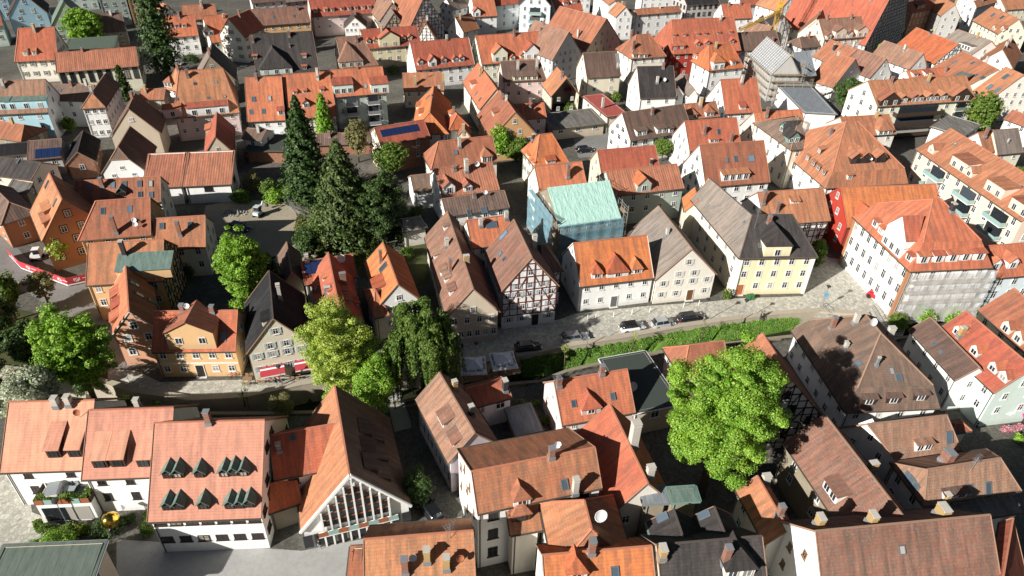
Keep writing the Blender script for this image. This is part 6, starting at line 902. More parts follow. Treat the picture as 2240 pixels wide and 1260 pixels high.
{'l':'white gabled house with brown roof right of the low white wing, upper right','V':[[104.2,206.3,6],[97,220.6,6],[105.5,224.8,6],[112.7,210.6,6],[108.4,208.4,11.3],[101.2,222.7,11.3]],'rm':'old','wm':'white','ws':{'w':.8,'h':1.1,'sp':3},'ft':[('ch',0,102.8,219.4,11.2,{'h':1.6,'w':.6,'d':.6,'m':'chimwhite'})]},
{'l':'white gabled house with brown roof and white parapet, upper right','V':[[120.5,216.2,6],[114,229.7,6],[121.3,233.2,6],[127.8,219.7,6],[124.2,218,10.5],[117.7,231.5,10.5]],'rm':'old','wm':'white','ws':{'w':.8,'h':1.1,'sp':3},'ft':[('ch',0,120.8,223.4,9.8,{'h':1.6,'w':.6,'d':.6,'m':'chimwhite'})]},
{'l':'house with bright orange bare roof and exposed gable studs, upper right','V':[[130.6,221.5,6.4],[126.2,240.3,6.4],[138.3,243.2,6.4],[142.7,224.4,6.4],[136.7,222.9,12.4],[132.2,241.8,12.4]],'rm':'orange','wm':'white','tm':'timber_blue','ed':{3:{'timber':True}},'ft':[('ch',0,133.6,234.7,12.1,{'h':1.2,'w':.6,'d':.6,'m':'darksteel'})]},
{'l':'building with plain taupe brown roof right of the bright orange roof, upper right','V':[[147.1,231.6,6.4],[143.1,245.6,6.4],[155.9,249.3,6.4],[159.9,235.3,6.4],[153.5,233.5,10.9],[149.5,247.5,10.9]],'rm':'mossy','wm':'white','ft':[('shed',0,147.1,236.2,7.3,{'w':5,'h':1.6,'rt':0,'nw':4,'rm':'mossy'})]},
{'l':'low terrace house with red roof and white dormers behind the dark balcony block','V':[[115.7,205.6,6.4],[133.5,211.4,6.4],[132.1,215.8,6.4],[114.3,209.9,6.4],[115,207.8,8.1],[132.8,213.6,8.1]],'rm':'red','wm':'white','ft':[('shed',0,117.7,206.7,6.7,{'w':2,'h':1,'rt':.2,'nw':1}),('shed',0,122.2,208.1,6.7,{'w':2.6,'h':1,'rt':.2,'nw':1}),('ch',0,128.6,210.9,7.1,{'h':1.5,'w':.6,'d':.6,'m':'chimbrick'})]},
{'l':'red rendered stair head with copper roof behind the dark balcony block','V':[[125.7,201.8,9],[127.8,199.1,9],[131.8,202.2,9.4],[129.7,204.8,9.4]],'roof':[[0,1,2,3]],'gab':[],'rm':'copper','wm':'redw','ws':{'w':1.4,'h':1.2,'sp':4},'ridge':False},
{'l':'long weathered rust roof with roof windows sloping right, upper right','V':[[128.7,199.1,6.4],[127.3,216.8,6.4],[143.1,217.9,6.4],[144.4,200.3,6.4],[136.5,199.7,11.7],[135.2,217.3,11.7]],'rm':'rust','wm':'pale','ft':[('sky',0,132,213.8,9.4,{'w':1,'h':1.2}),('sky',0,134.3,208.8,10.7,{'w':1,'h':1.2}),('sky',0,132.4,202.2,9.1,{'w':1,'h':1.2}),('sky',0,132.9,199.7,9.3,{'w':1,'h':1.2})]},
{'l':'brown rust roof with large dark roof window near the right edge','V':[[130.7,189.5,6.4],[129.7,196.6,6.4],[143.6,198.5,6.4],[144.6,191.4,6.4],[137.6,190.4,13.2],[136.6,197.5,13.2]],'rm':'rust','wm':'pale','ft':[('sky',0,132.2,194,8.5,{'w':1.3,'h':1.8}),('sky',0,132.7,191,8.5,{'w':1.3,'h':1.8}),('sky',0,135.3,193.9,11.5,{'w':1.3,'h':1.8}),('ch',1,140.9,196.8,9.2,{'h':1.2,'w':.6,'d':.6,'m':'chimwhite'})]},
{'l':'white gabled house with red brown roof near the right edge','V':[[145.3,223,7],[157.5,238.9,7],[164.9,233.2,7],[152.8,217.3,7],[149.1,220.2,11.8],[161.2,236.1,11.8]],'rm':'rust','wm':'white','ws':{'w':.9,'h':1.3,'sp':3.2},'ed':{3:{'sp':3}}},
{'l':'white house corner at the right edge below the big leafy tree','V':[[126.9,175.8,6],[131.4,166.7,6],[135.2,168.6,6],[130.7,177.7,6],[128.8,176.7,8.2],[133.3,167.7,8.2]],'rm':'rust','wm':'white'},
{'l':'greenish roofed house at the right edge with dark flat extension','V':[[112.5,152.5,5.8],[119.7,154.5,5.8],[117.6,161.8,5.8],[110.4,159.8,5.8],[111.5,156.2,10.3],[118.6,158.2,10.3]],'rm':'mossy','wm':'lemon','ft':[('ch',0,115.4,155.1,7.8,{'h':.8,'w':.3,'d':.3,'m':'chimwhite'})]},
{'l':'rose hipped roof left of the greenish roofed house at the right edge','V':[[109,152,6.2],[113.6,154.1,6.2],[110.7,160.4,6.2],[106.2,158.3,6.2],[107.6,155.2,10],[112.2,157.2,10]],'rm':'rust','wm':'pale'},
{'l':'white flat roofed building with red band behind the long apartment block','V':[[108.6,161,6.5],[117.9,170,6.5],[112.4,175.8,6.7],[103.1,166.8,6.7]],'roof':[[0,1,2,3]],'gab':[],'rm':'grey','wm':'white','ws':{'w':.9,'h':1.2,'sp':4},'ridge':False},
{'l':'rust roofed house with two roof windows and two dormers near the top right corner','V':[[171.3,258.9,7],[172.1,277.9,7],[182.3,277.5,7],[181.6,258.5,7],[176.5,258.7,12.3],[177.2,277.7,12.3]],'rm':'rust','wm':'cream','ws':{'w':1,'h':1.4},'ft':[('gable',0,171.8,263.4,7.3,{'w':1.8,'h':1,'nw':1}),('gable',0,172.4,259.3,8.1,{'w':1.8,'h':1,'nw':1}),('sky',0,175.2,272,10.5,{'w':1.4,'h':1.6}),('sky',0,175.5,266.8,10.9,{'w':1.4,'h':1.6})]},
{'l':'half timbered giant gable with blue black beams and huge salmon roof, top right','V':[[118.8,245.2,5],[96.3,268,5],[120.9,292.3,5],[143.4,269.5,5],[131.1,257.4,32.6],[108.6,280.1,32.6]],'rm':'red','wm':'greywhite','tm':'timber_blue','ed':{3:{'timber':True,'fh':2.4,'cols':{0:6,1:6,2:6}}},'ws':{'w':.8,'h':1.1,'fh':2.6,'sp':1.9},'ft':[('ch',0,120.5,254.7,17.6,{'h':1.5,'w':.6,'d':.6,'m':'chimbrick'})]},
{'l':'red brick coloured house with shaded front right of the giant timbered gable','V':[[148.2,277.4,9],[162,287,9],[158.3,292.2,9],[144.6,282.6,9],[146.4,280,12.3],[160.2,289.6,12.3]],'rm':'rust','wm':'terra','ws':{'w':.9,'h':1.5,'fh':2.8},'ft':[('shed',0,153.4,282.1,9.9,{'w':6,'h':1.4,'nw':4,'wm':'darkframe'})]},
{'l':'greenish grey gabled house in the shaded street, top right','V':[[158.8,276.5,8.5],[160.4,290.3,8.5],[167.6,289.4,8.5],[166,275.7,8.5],[162.4,276.1,12.9],[164,289.9,12.9]],'rm':'rust','wm':'grey','ws':{'w':.9,'h':1.4,'fh':2.7,'sp':2.6}},
{'l':'pale blue grey house with window rows, top right','V':[[178.2,288.1,9.5],[192.7,299.7,9.5],[190.2,302.9,9.5],[175.7,291.3,9.5],[177,289.7,11.6],[191.4,301.3,11.6]],'rm':'rust','wm':'lightgrey','ws':{'w':.9,'h':1.4,'fh':2.7,'sp':2.2}},
{'l':'mint and white house with rust roof at the very top right','V':[[190.9,309.7,8],[212.9,319.6,8],[208.8,328.7,8],[186.8,318.8,8],[188.8,314.2,13],[210.8,324.1,13]],'rm':'rust','wm':'white'},
{'l':'cream house at the top right corner behind green shrubs','V':[[202.1,306.9,5],[217,312.1,5],[213.7,321.5,5],[198.8,316.3,5],[200.4,311.6,9],[215.4,316.8,9]],'rm':'rust','wm':'cream'},
{'l':'brown hipped roof with cream dormers and small statue, upper right','V':[[102.8,241.6,7.4],[122.7,248.5,7.4],[119,259.1,7.4],[99.1,252.1,7.4],[101,246.8,12.8],[120.9,253.8,12.8]],'rm':'old','wm':'peach','ft':[('gable',0,108.8,243.9,7.6,{'w':4.6,'h':2.2,'rt':.6,'nw':2,'wm':'w_peach'}),('gable',0,117.4,246.8,7.6,{'w':4.6,'h':2.2,'rt':.6,'nw':2,'wm':'w_peach'}),('gable',0,104.3,242.1,7.4,{'w':2,'h':1.4,'nw':1}),('gable',0,112.5,245,7.5,{'w':2.4,'h':1.4,'nw':1}),('ch',0,104.5,247.9,12.7,{'h':1.2,'w':.6,'d':.6,'m':'chimbrick'}),('ch',0,113.9,251,12.5,{'h':1.2,'w':.6,'d':.6,'m':'chimbrick'})]},
{'l':'cream gable with mottled brown shed roof in front, upper right','V':[[97,251.8,6.6],[104.1,265.7,6.6],[112.8,261.3,6.6],[105.8,247.4,6.6],[101.4,249.6,12.4],[108.5,263.5,12.4]],'rm':'old','wm':'cream'},
{'l':'brown hipped cottage roof with one roof hatch below the cream gable, upper right','V':[[94.7,238.6,5.2],[102.5,242.3,5.2],[99.3,249,5.2],[91.5,245.3,5.2],[94.5,242.6,7.7],[100.9,245.6,7.7]],'roof':[[0,1,5,4],[2,3,4,5],[3,0,4]],'gab':[(1,2,5)],'rm':'brown','wm':'white'},
{'l':'white gabled building with chimney shaft and dark right slope, top right of centre','V':[[96.6,274.7,8.5],[90.9,285.2,8.5],[101.3,290.9,8.5],[107,280.3,8.5],[101.8,277.5,13.8],[96.1,288,13.8]],'rm':'rust','wm':'white'},
{'l':'salmon hall roof meeting a second salmon roof at the top right','V':[[115.8,273.9,9],[126.8,280.2,9],[121.4,289.7,9],[110.4,283.4,9],[113.1,278.6,14.7],[124.1,284.9,14.7]],'rm':'red','wm':'white'},
{'l':'white house with red roof and attic vents, top centre right','V':[[74.8,267.2,7],[86.3,270.3,7],[84.2,278.4,7],[72.7,275.3,7],[73.8,271.3,11.3],[85.2,274.3,11.3]],'rm':'red','wm':'white','ft':[('ch',0,77,271.7,10.8,{'h':1,'w':.6,'d':.6,'m':'chimbrick'}),('ch',0,81.5,273,11,{'h':1,'w':.6,'d':.6,'m':'chimbrick'})]},
{'l':'long red roof with glass veranda strip at the top, right of centre','V':[[85.6,284.5,8],[99.7,291.5,8],[96,299,8],[81.9,292,8],[83.7,288.2,12],[97.8,295.2,12]],'rm':'red','wm':'white'},
{'l':'dark glazed office block with black slatted front, top right of centre','V':[[62.8,278,9],[76.6,283.2,9],[72.8,293.2,9],[59,288,9],[60.9,283,12.8],[74.7,288.2,12.8]],'rm':'darkslate','wm':'grey','ws':{'w':1.2,'h':1.4,'sp':2,'fr':'darkframe'}},
{'l':'brown and salmon cottage roof behind the dark brown roof, upper right of centre','V':[[79.2,255,6],[85.8,249.7,6],[90.4,255.3,6],[83.8,260.7,6],[81.5,257.8,8.6],[88.1,252.5,8.6]],'rm':'old','wm':'stone'},
{'l':'grey roofed house with green grey walls beside the yellow crane','V':[[89.5,265.9,7.5],[89.4,256.6,7.5],[96.3,256.5,7.5],[96.5,265.7,7.5],[93,265.8,11.1],[92.9,256.5,11.1]],'rm':'slate','wm':'grey'},
{'l':'white double house with red roof strips at the top right of centre','V':[[41.9,264.6,8],[60,272,8],[58.3,276.1,8],[40.2,268.8,8],[41.1,266.7,9.6],[59.1,274.1,9.6]],'rm':'rust','wm':'white','ws':{'w':.9,'h':1.3,'fh':2.8,'sp':3.2}},
{'l':'white gable with orange roof left of the white double house, top','V':[[34.1,260.4,8],[32.1,267.8,8],[38.6,269.6,8],[40.6,262.2,8],[37.4,261.3,11.5],[35.4,268.7,11.5]],'rm':'rust','wm':'white','ws':{'w':.8,'h':1.1,'sp':2.6}},
{'l':'long white house wall running back with rust roof, top right of centre','V':[[33,275.1,8.8],[28.7,295.7,8.8],[32.8,296.5,8.8],[37.1,276,8.8],[35.1,275.5,10.3],[30.8,296.1,10.3]],'rm':'rust','wm':'white','ws':{'w':.8,'h':1.2,'fh':2.7,'sp':2.4}},
{'l':'pale blue apartment house with three green glass balconies, top centre right','V':[[-.9,264.6,10],[-1.2,278.6,10],[10.6,278.8,10],[10.9,264.8,10],[5,264.7,15.9],[4.7,278.7,15.9]],'rm':'slate','wm':'paleblue','n':'apartment_house','ws':{'w':.9,'h':1.4,'fh':2.9,'sp':3}},
{'l':'pale blue white house with small windows left of the balcony house, top centre','V':[[-11.4,266.1,9],[-.8,271.9,9],[-5.1,279.8,9],[-15.7,274.1,9],[-13.6,270.1,13],[-2.9,275.8,13]],'rm':'red','wm':'lightgrey','ws':{'w':.9,'h':1.4,'fh':2.8,'sp':3.4}},
{'l':'house with glossy red roof and terrace right of the balcony house, top centre right','V':[[12.9,269.8,6.8],[23.4,274.4,6.8],[19.4,283.7,6.8],[8.8,279.1,6.8],[10.9,274.4,11.7],[21.4,279,11.7]],'rm':'red','wm':'white','ft':[('sky',0,14.4,272.3,8.4,{'w':1.4,'h':2}),('hip',0,16.7,273.4,8.6,{'w':2.2,'h':1.2}),('hip',0,19.9,275.2,8.9,{'w':2.4,'h':1.2})]},
{'l':'white gabled house with bright orange roof and white dormer, top centre','V':[[-16.5,260.1,6.6],[-8.6,262.7,6.6],[-12.5,274.3,6.6],[-20.4,271.7,6.6],[-18.4,265.9,12.9],[-10.6,268.5,12.9]],'rm':'red','wm':'white','ws':{'w':.8,'h':1.2},'ft':[('gable',0,-15.9,260.4,6.7,{'w':2.6,'h':1.8,'nw':1})]},
{'l':'tall half timbered gable with black beams and white infill, top centre','V':[[-37.4,237,7],[-46.8,252.4,7],[-35,259.6,7],[-25.6,244.3,7],[-31.5,240.7,18.1],[-40.9,256,18.1]],'rm':'rust','wm':'white','tm':'timber_blue','ed':{3:{'timber':True,'fh':2.3}},'ws':{'w':.7,'h':.9,'fh':2.3,'sp':2.2}},
{'l':'smaller half timbered gable with red roof before the tall half timbered gable','V':[[-34.4,236.6,5],[-34.7,248.6,5],[-28.6,248.7,5],[-28.3,236.7,5],[-31.3,236.7,9.9],[-31.7,248.7,9.9]],'rm':'rust','wm':'white','tm':'timber_dark','ed':{3:{'timber':True,'fh':2}},'ws':{'w':.6,'h':.8,'sp':4}},
{'l':'brown roof with dark slope right of the tall half timbered gable, top centre','V':[[-24.8,262.4,8],[-19.6,269.1,8],[-24.8,273.2,8],[-30,266.6,8],[-27.4,264.5,11.7],[-22.2,271.1,11.7]],'rm':'mossy','wm':'white'},
{'l':'small brown gable with stone wall between the timbered gable and the orange roof, top centre','V':[[-25.7,249.7,5],[-20.6,255.8,5],[-14.4,250.7,5],[-19.5,244.6,5],[-22.6,247.2,9.4],[-17.5,253.3,9.4]],'rm':'rust','wm':'offwhite','ws':{'w':.7,'h':.9}},
{'l':'house with brown roof and timbered gable end, top left of centre','V':[[-49,247.9,7],[-55.3,263.2,7],[-45.9,267,7],[-39.6,251.7,7],[-44.3,249.8,13],[-50.6,265.1,13]],'rm':'old','wm':'beige','tm':'timber_dark','ed':{3:{'timber':True}}},
{'l':'long brown roofed barn with small arched timber gable, top left of centre','V':[[-47,241.6,5.6],[-52.1,255.9,5.6],[-43.5,259,5.6],[-38.5,244.6,5.6],[-42.8,243.1,11.2],[-47.8,257.4,11.2]],'rm':'mossy','wm':'stone','tm':'timber_dark','ed':{3:{'timber':True}}},
{'l':'small white gable with grey slate roof in front of the long pink house','V':[[-61.5,247.8,4.5],[-63.3,256.6,4.5],[-55.6,258.2,4.5],[-53.8,249.4,4.5],[-57.6,248.6,8],[-59.4,257.4,8]],'rm':'slate','wm':'white','ws':{'w':.8,'h':1,'sp':1.2}},
{'l':'pink house with long red roof and a long row of shed dormers','V':[[-73.1,251.5,6.8],[-51.7,260.5,6.8],[-56.4,271.6,6.8],[-77.7,262.6,6.8],[-75.4,257,13],[-54.1,266,13]],'rm':'red','wm':'pink','ws':{'w':.8,'h':.9,'sp':3.6,'fh':2.7},'ft':[('shed',0,-72.1,253.2,8.1,{'w':1.3,'h':1.1,'rt':.15}),('shed',0,-68.8,254.5,8,{'w':1.3,'h':1.1,'rt':.15}),('shed',0,-66.6,255.4,8,{'w':1.3,'h':1.1,'rt':.15}),('shed',0,-63.4,256.8,8,{'w':1.3,'h':1.1,'rt':.15}),('shed',0,-61.1,257.7,8,{'w':1.3,'h':1.1,'rt':.15}),('shed',0,-58.9,258.7,8,{'w':1.3,'h':1.1,'rt':.15}),('shed',0,-56.6,259.6,8,{'w':1.3,'h':1.1,'rt':.15}),('shed',0,-54.5,260.5,8,{'w':1.3,'h':1.1,'rt':.15})]},
{'l':'pink and brown cottages with mossy roof at the top edge, left of centre','V':[[-91.2,270.9,6.5],[-81.1,277,6.5],[-84.2,282.1,6.5],[-94.2,276,6.5],[-92.7,273.4,8.4],[-82.7,279.5,8.4]],'rm':'mossy','wm':'pink'},
{'l':'half timbered house with brown roof behind the red dormer row, top centre','V':[[-42.7,257,9],[-49.8,277.8,9],[-40.4,281.1,9],[-33.3,260.3,9],[-38,258.6,15.4],[-45.1,279.4,15.4]],'rm':'rust','wm':'beige','tm':'timber_dark','ed':{3:{'timber':True}}},
{'l':'white long building with slate roof at the top centre','V':[[-8.4,287.4,9],[28.4,300,9],[26.6,305.4,9],[-10.2,292.9,9],[-9.3,290.1,11.1],[27.5,302.7,11.1]],'rm':'slate','wm':'white'},
{'l':'wide row of white houses with rust roofs at the top edge, right of centre','V':[[47.6,291,9],[78.8,300.9,9],[77,306.4,9],[45.9,296.4,9],[46.7,293.7,11.8],[77.9,303.6,11.8]],'rm':'rust','wm':'white','ws':{'sp':3}}]
ENV = {
'north': [[-109.87,84.77],[-79.07,75.42],[-67.47,73.99],[-58.16,72.7],[-52.79,71.06],[-44.51,69.88],[-37.11,70.88],[-30.07,73.67],[-23.87,75.73],[-15.99,77.33],[-7.23,79],[1.06,81.54],[8.23,84.1],[18.69,87.16],[28.13,90.4],[37,92.74],[45.26,94.71],[52.67,95.9],[61.08,95.32],[69.1,95.76],[80.06,98.74],[92.69,103.89],[120.93,113.09]],
'south': [[-99.47,72.43],[-72.81,65.91],[-55.17,66.72],[-43.47,67.26],[-32.28,67.77],[-22.35,68.67],[-15.02,70.81],[-7.5,73.98],[4.52,76.02],[8.7,78.55],[18.11,82.18],[26.33,84.47],[39.41,87.43],[46.56,88.98],[55.73,91.51],[62.25,88.97],[70.63,90.85],[79.35,94.4],[89.75,98.88],[117.4,108.25]],
'street': [[-59.31,75.79],[-54.8,75.41],[-50.49,73.26],[-39.58,74.28],[-30.59,75.6],[-18.92,78.42],[-11.27,84.45],[-1.66,88.93],[7.76,91.15],[10.91,93.09],[23.64,96],[34.24,97.79],[39.31,99.03],[51.55,100.41],[54.56,107.56],[59.86,114.22],[65.23,112.11],[67.95,99.41],[68.41,95.98],[61.18,95.59],[52.72,96.03],[45.3,94.85],[37.03,92.87],[28.15,90.53],[18.7,87.28],[8.24,84.22],[1.06,81.64],[-7.24,79.1],[-16.01,77.43],[-23.89,75.83],[-30.1,73.76],[-37.14,70.97],[-44.55,69.97],[-52.83,71.15],[-57.77,72.72]],
'yard': [[-64.02,126.02],[-58.97,129.22],[-49.75,129.04],[-40.22,121.85],[-33.25,113.39],[-34.46,102.26],[-42.51,101.78],[-49.31,107.46],[-56.28,110.25],[-61.39,116.77]],
'lawn': [[-44.36,123.47],[-40.62,127.25],[-29.46,118.88],[-22.96,112.36],[-23.92,102.89],[-35.95,108.29],[-42.79,114.48]],
'garden1': [[-89.23,90.85],[-78.98,88.89],[-70.84,86.29],[-59.6,76.39],[-58.15,73.47],[-79.4,75.91]],
'garden2': [[-35.95,108.29],[-23.92,102.89],[-22.45,109.13],[-17.28,119.68],[-14.59,100.54],[-20.57,97.4],[-27.98,102.65],[-36.97,96.46],[-42.51,101.78]],
'plaza': [[-44.16,47.36],[-26.51,46.84],[-22.83,46.68],[-11.36,49.83],[-5.11,51.98],[-4.33,42.08],[-40.95,40.78]],
'carpark': [[14.26,173.2],[30.26,176.15],[29.24,158.5],[15.04,156.03]],
'westroad': [[-107.85,119.14],[-99.34,114.27],[-82.79,99.39],[-73.35,98.23],[-62.37,83.25],[-55.35,76.6],[-59.01,75.21],[-71.15,86.87],[-81.94,93.88],[-94.39,98.7]],
'leftyard': [[-67.44,57.75],[-59,55.21],[-55.74,50.63],[-51.02,48.92],[-54.43,45.79],[-59.07,45.04]],
'bank_top': [[-7.23,79],[1.06,81.43],[8.23,83.99],[18.67,87.04],[28.1,90.28],[36.97,92.61],[45.22,94.58],[52.63,95.77]],
'bank_low': [[-5.2,79.73],[2.59,80.32],[8.73,82.33],[15.82,84.65],[24.36,87.59],[30.69,89.2],[40.61,92.25],[48.79,94.81]],
'trees': [('broad','big lime green chestnut tree on the riverside street left of the weeping willow',[-22.67,70.45],16.9,5.4,'leaf_lime',1.3,'tree',.12),('broad','lower darker chestnut crown leaning over the hall roof, right of the big lime green chestnut',[-17.8,67.56],11.6,3.32,'leaf_bright',1.2,'tree',.15),('broad','dark green tree just right of the leafy courtyard tree',[-39.78,92.59],11.3,2.35,'leaf_dark',1,'tree',.05),('broad','dark tree mass at the left edge above the shaded bank',[-76.93,78.64],10.6,4,'leaf_dark',.9,'tree',.05),('broad','dark tree at the left edge below the shaded bank',[-72,68.14],10.9,3.78,'leaf_dark',.9,'tree',.05),('willow','dark green weeping willow with hanging branches beside the two white parasols',[-12.06,72.06],16.7,4.88,'leaf_willow',1.2,'willow_tree',.05),('broad','huge round bright green maple in the courtyard at the bottom right',[24.29,56.17],23.6,6.55,'leaf_bright',1.5,'tree',.18),('broad','leafy green tree in the garden between the red roofs and the gravel yard',[-42.22,89.67],15.5,4.56,'leaf_bright',1.2,'tree',.15),('cone','tall narrow dark green conifer, the tallest in the town garden',[-43.23,129.5],22.6,4.96,'leaf_conifer',1.5,'conifer_tree',.02),('cone','broad olive green spruce right of the tall narrow conifer',[-31.61,112.65],21.1,6.69,'leaf_spruce',1.2,'spruce_tree',.04),('broad','dark rounded evergreen behind the broad olive green spruce',[-25.88,113.01],15.6,5,'leaf_dark',1.2,'tree',.05),('cone','slim bright green poplar like tree in front of the long orange roof',[-48.09,163.39],10.9,1.99,'leaf_bright',1,'poplar_tree',.08),('broad','small sparse round tree left of the brick house with solar panels',[-36.96,149.35],10.1,3.23,'leaf_sparse',.8,'tree',.25),('broad','light green garden tree in front of the brick house',[-27.14,138.18],10.2,3.83,'leaf_mid',.9,'tree',.25),('broad','small dark bushy conifer in front of the gravel yard',[-37.62,106.93],6.6,2.53,'leaf_dark',1.1,'tree',.05),('broad','large dark green tree on the left river bank',[-58.28,69.69],15.5,4.49,'leaf_bright',1.2,'tree',.1),('broad','white blossoming bushy tree at the left edge above the leftmost salmon roof',[-61.2,63.9],11.1,3.87,'leaf_blossom',1.2,'tree',.05),('broad','half bare brownish tree beside the left street',[-76.35,90.55],6.9,2.34,'leaf_sparse',.7,'tree',.25),('broad','small young yellow green street tree behind the red banner fence',[-79.83,101.76],6.1,1.97,'leaf_lime',.6,'tree',.35),('broad','dark tree at the left edge beside the street',[-79.33,86.43],8.7,2.73,'leaf_mid',.9,'tree',.25),('broad','second dark tree on the left bank in deep shade behind the white blossoming tree',[-69.69,75.38],8.7,3.17,'leaf_dark',1,'tree',.05),('broad','round vivid green tree among the roofs at the top left',[-140.82,228.78],13.9,6.32,'leaf_bright',1.1,'tree',.1),('cone','tall dark spruce at the top left beside the dormer row',[-105.83,205.72],30.4,5.62,'leaf_conifer',1.2,'spruce_tree',.04),('cone','thin pale conifer behind the black roof, upper left',[-108.11,184.63],9.2,1.98,'leaf_spruce',.9,'conifer_tree',.05),('broad','tiny round tree against the white wall, left',[-110.19,160.18],4.1,1.62,'leaf_mid',1,'tree',.25),('broad','vivid green tree between the orange roofs in the centre',[-3.59,153.25],8.9,2.79,'leaf_bright',1,'tree',.1),('broad','dark green tree right of the vivid green tree in the centre alley',[-.1,153.01],6,3.08,'leaf_mid',.9,'tree',.05),('broad','round green tree between two red roofs right of centre',[35.25,155.78],5.8,2.57,'leaf_mid',1,'tree',.25),('broad','green tree behind the yellow house at the plaza edge',[56.76,110.8],5.8,1.83,'leaf_mid',1,'tree',.05),('broad','tall dark green tree left of the dark balcony block',[92.95,193.54],10.9,3.66,'leaf_dark',1,'tree',.05),('broad','big leafy tree below the rust roofs near the right edge',[122.73,177.74],12.5,4.42,'leaf_mid',1.1,'tree',.05),('broad','brownish bare topped tree left of the big leafy tree near the right edge',[122.8,184.14],10.3,2.69,'leaf_sparse',.7,'tree',.25),('cone','small conifer beside the white gabled building, top right',[101.04,271.91],7.3,2.25,'leaf_conifer',1,'conifer_tree',.03),('broad','green tree clump behind the yellow crane mast',[97.07,267.71],5.4,2.78,'leaf_mid',1,'tree',.05),('broad','small lime street tree in front of the giant timbered gable',[127.4,251.53],4.3,1.16,'leaf_lime',.8,'tree',.25),('broad','small lime street tree in the shaded street, top right',[160.68,279.06],4.1,1.45,'leaf_lime',.8,'tree',.25),('broad','round green bush tree at the top beside the beige brown roof',[16.55,274.44],4,2.51,'leaf_mid',1,'tree',.05),('broad','slender dark shrubby tree in the lane beside the big gabled hall',[-10.33,53.42],6.4,1.89,'leaf_dark',.8,'tree',.05),('sapling','young staked street tree on the grass bank, left one of the bank saplings',[8.51,80.84],4.1,.79,'leaf_lime',.5,'young_tree',.25),('sapling','young staked street tree on the grass bank between the silver and the white car',[19.2,84.44],4.3,.74,'leaf_lime',.5,'young_tree',.25),('sapling','bare young staked tree on the grass bank below the black car',[31.27,88.17],4.2,.68,'leaf_sparse',.25,'young_tree',.25),('sapling','young yellow green tree at the river wall below the ochre house',[-37.15,69.77],4.2,1.05,'leaf_lime',.5,'young_tree',.25),('broad','green shrubs at the top right corner behind the rust roofs',[206.59,314.45],5.1,3.99,'leaf_mid',1,'tree',.05)],
'bushes': [('bright green round bush in front of the left terrace house',[-51.53,45.03],2.6,1.63,'leaf_bright'),('largest bright green bush below the roof terrace, bottom left',[-49.28,45.29],3.2,2.35,'leaf_bright'),('bright green bush beside the dark steps, bottom left',[-45.24,44.69],3,1.68,'leaf_bright'),('dark green hedge bush behind the golden ball',[-45.51,48.52],2.4,1.9,'leaf_dark'),('small dark bush left of the dormer building corner',[-40.97,48.39],2.4,1.06,'leaf_mid'),('yellow shrub on the front terrace of the left house',[-48.46,48.1],1.6,.84,'leaf_lime'),('dense dark bush left of the cream garden house',[-23.83,124.87],3,2.83,'leaf_dark'),('olive bush beside the cream garden house',[-20.27,123.57],3.2,2.06,'leaf_mid'),('leafy bush in the garden right of the cream garden house',[-19.9,109.28],2,1.89,'leaf_mid'),('garden bush on the terrace with the pink parasol',[14.3,186.39],3,2.81,'leaf_mid'),('balcony bush between the cream block and the white gable',[28.3,196.03],3.5,1.99,'leaf_mid'),('small green bush at the left corner of the yellow house',[37.46,98.65],2.6,1.04,'leaf_mid'),('lime bush on the river edge below the scaffold, left',[69.45,94.5],3,2.33,'leaf_bright'),('lime bush on the river edge below the scaffold, right',[74.24,94.76],3.2,1.95,'leaf_bright'),('dark shrub beside the bridge railing',[64.46,91.98],3,2.14,'leaf_mid'),('shrub strip by the salmon roof near the right edge',[80.41,96.38],2.2,1.42,'leaf_mid'),('tall pale shrub at the back of the gravel yard',[-56.89,133.8],5.5,2.38,'leaf_sparse'),('green shrub right of the tall pale shrub in the gravel yard',[-52.38,131.98],3.5,2.75,'leaf_mid'),('ivy like shrub at the yard edge beside the white hall',[-57.42,128.91],2.8,2.51,'leaf_mid'),('dark undergrowth left of the broad olive green spruce',[-38.2,117.41],3.5,2.7,'leaf_mid'),('garden thicket right of the dark rounded evergreen',[-21.29,115.87],4,3.04,'leaf_dark'),('low thicket between the evergreen and the light green garden tree',[-26.86,130.66],3.6,3.11,'leaf_dark'),('shrubs along the left foot of the tall narrow conifer',[-50.69,128.98],3,2.51,'leaf_bright'),('leafy shrub at the foot of the tall narrow conifer',[-48.91,131.18],2.6,2.15,'leaf_bright'),('olive shrub on the river wall behind the long dormer building',[-31.04,67.83],4,1.9,'leaf_sparse'),('dark shrub on the river wall below the ochre house',[-51.99,67.3],3.5,1.76,'leaf_mid'),('small shrub on the river bank right of the dark shrub',[-47.79,67.06],3,1.13,'leaf_mid'),('low dark shrubs on the shaded bank left of the large green tree',[-75.95,81.41],2.2,2.54,'leaf_dark'),('low shrubs on the shaded bank behind the white blossoming tree',[-69.49,76.92],2,2.46,'leaf_dark'),('shrubs below the large green tree on the left bank',[-60.39,71.92],2.6,2.23,'leaf_dark'),('dark garden bush in the shaded yard behind the ochre house',[-57.67,100.88],3,2.44,'leaf_dark'),('bush beneath the leafy green tree beside the slate roofed house',[-45.86,95.95],3.5,1.73,'leaf_mid'),('dark hedge below the dormer row, top left',[-104.08,219.46],2.6,3.2,'leaf_dark'),('garden bush behind the yellow house, top centre',[-39.34,214.8],2.5,2.57,'leaf_dark'),('terrace planting in the small garden beside the pink end wall',[2.19,69.35],2.4,1.54,'leaf_mid'),('green bush on the courtyard terrace next to the striped awning roof',[5.36,67.75],2,.89,'leaf_mid'),('small planter shrub on the cafe terrace, bottom right',[70.28,67.25],1.6,.88,'leaf_bright'),('small bush beside the white wall near the greenish roofed house',[121.76,155.24],2.2,1.55,'leaf_mid')],
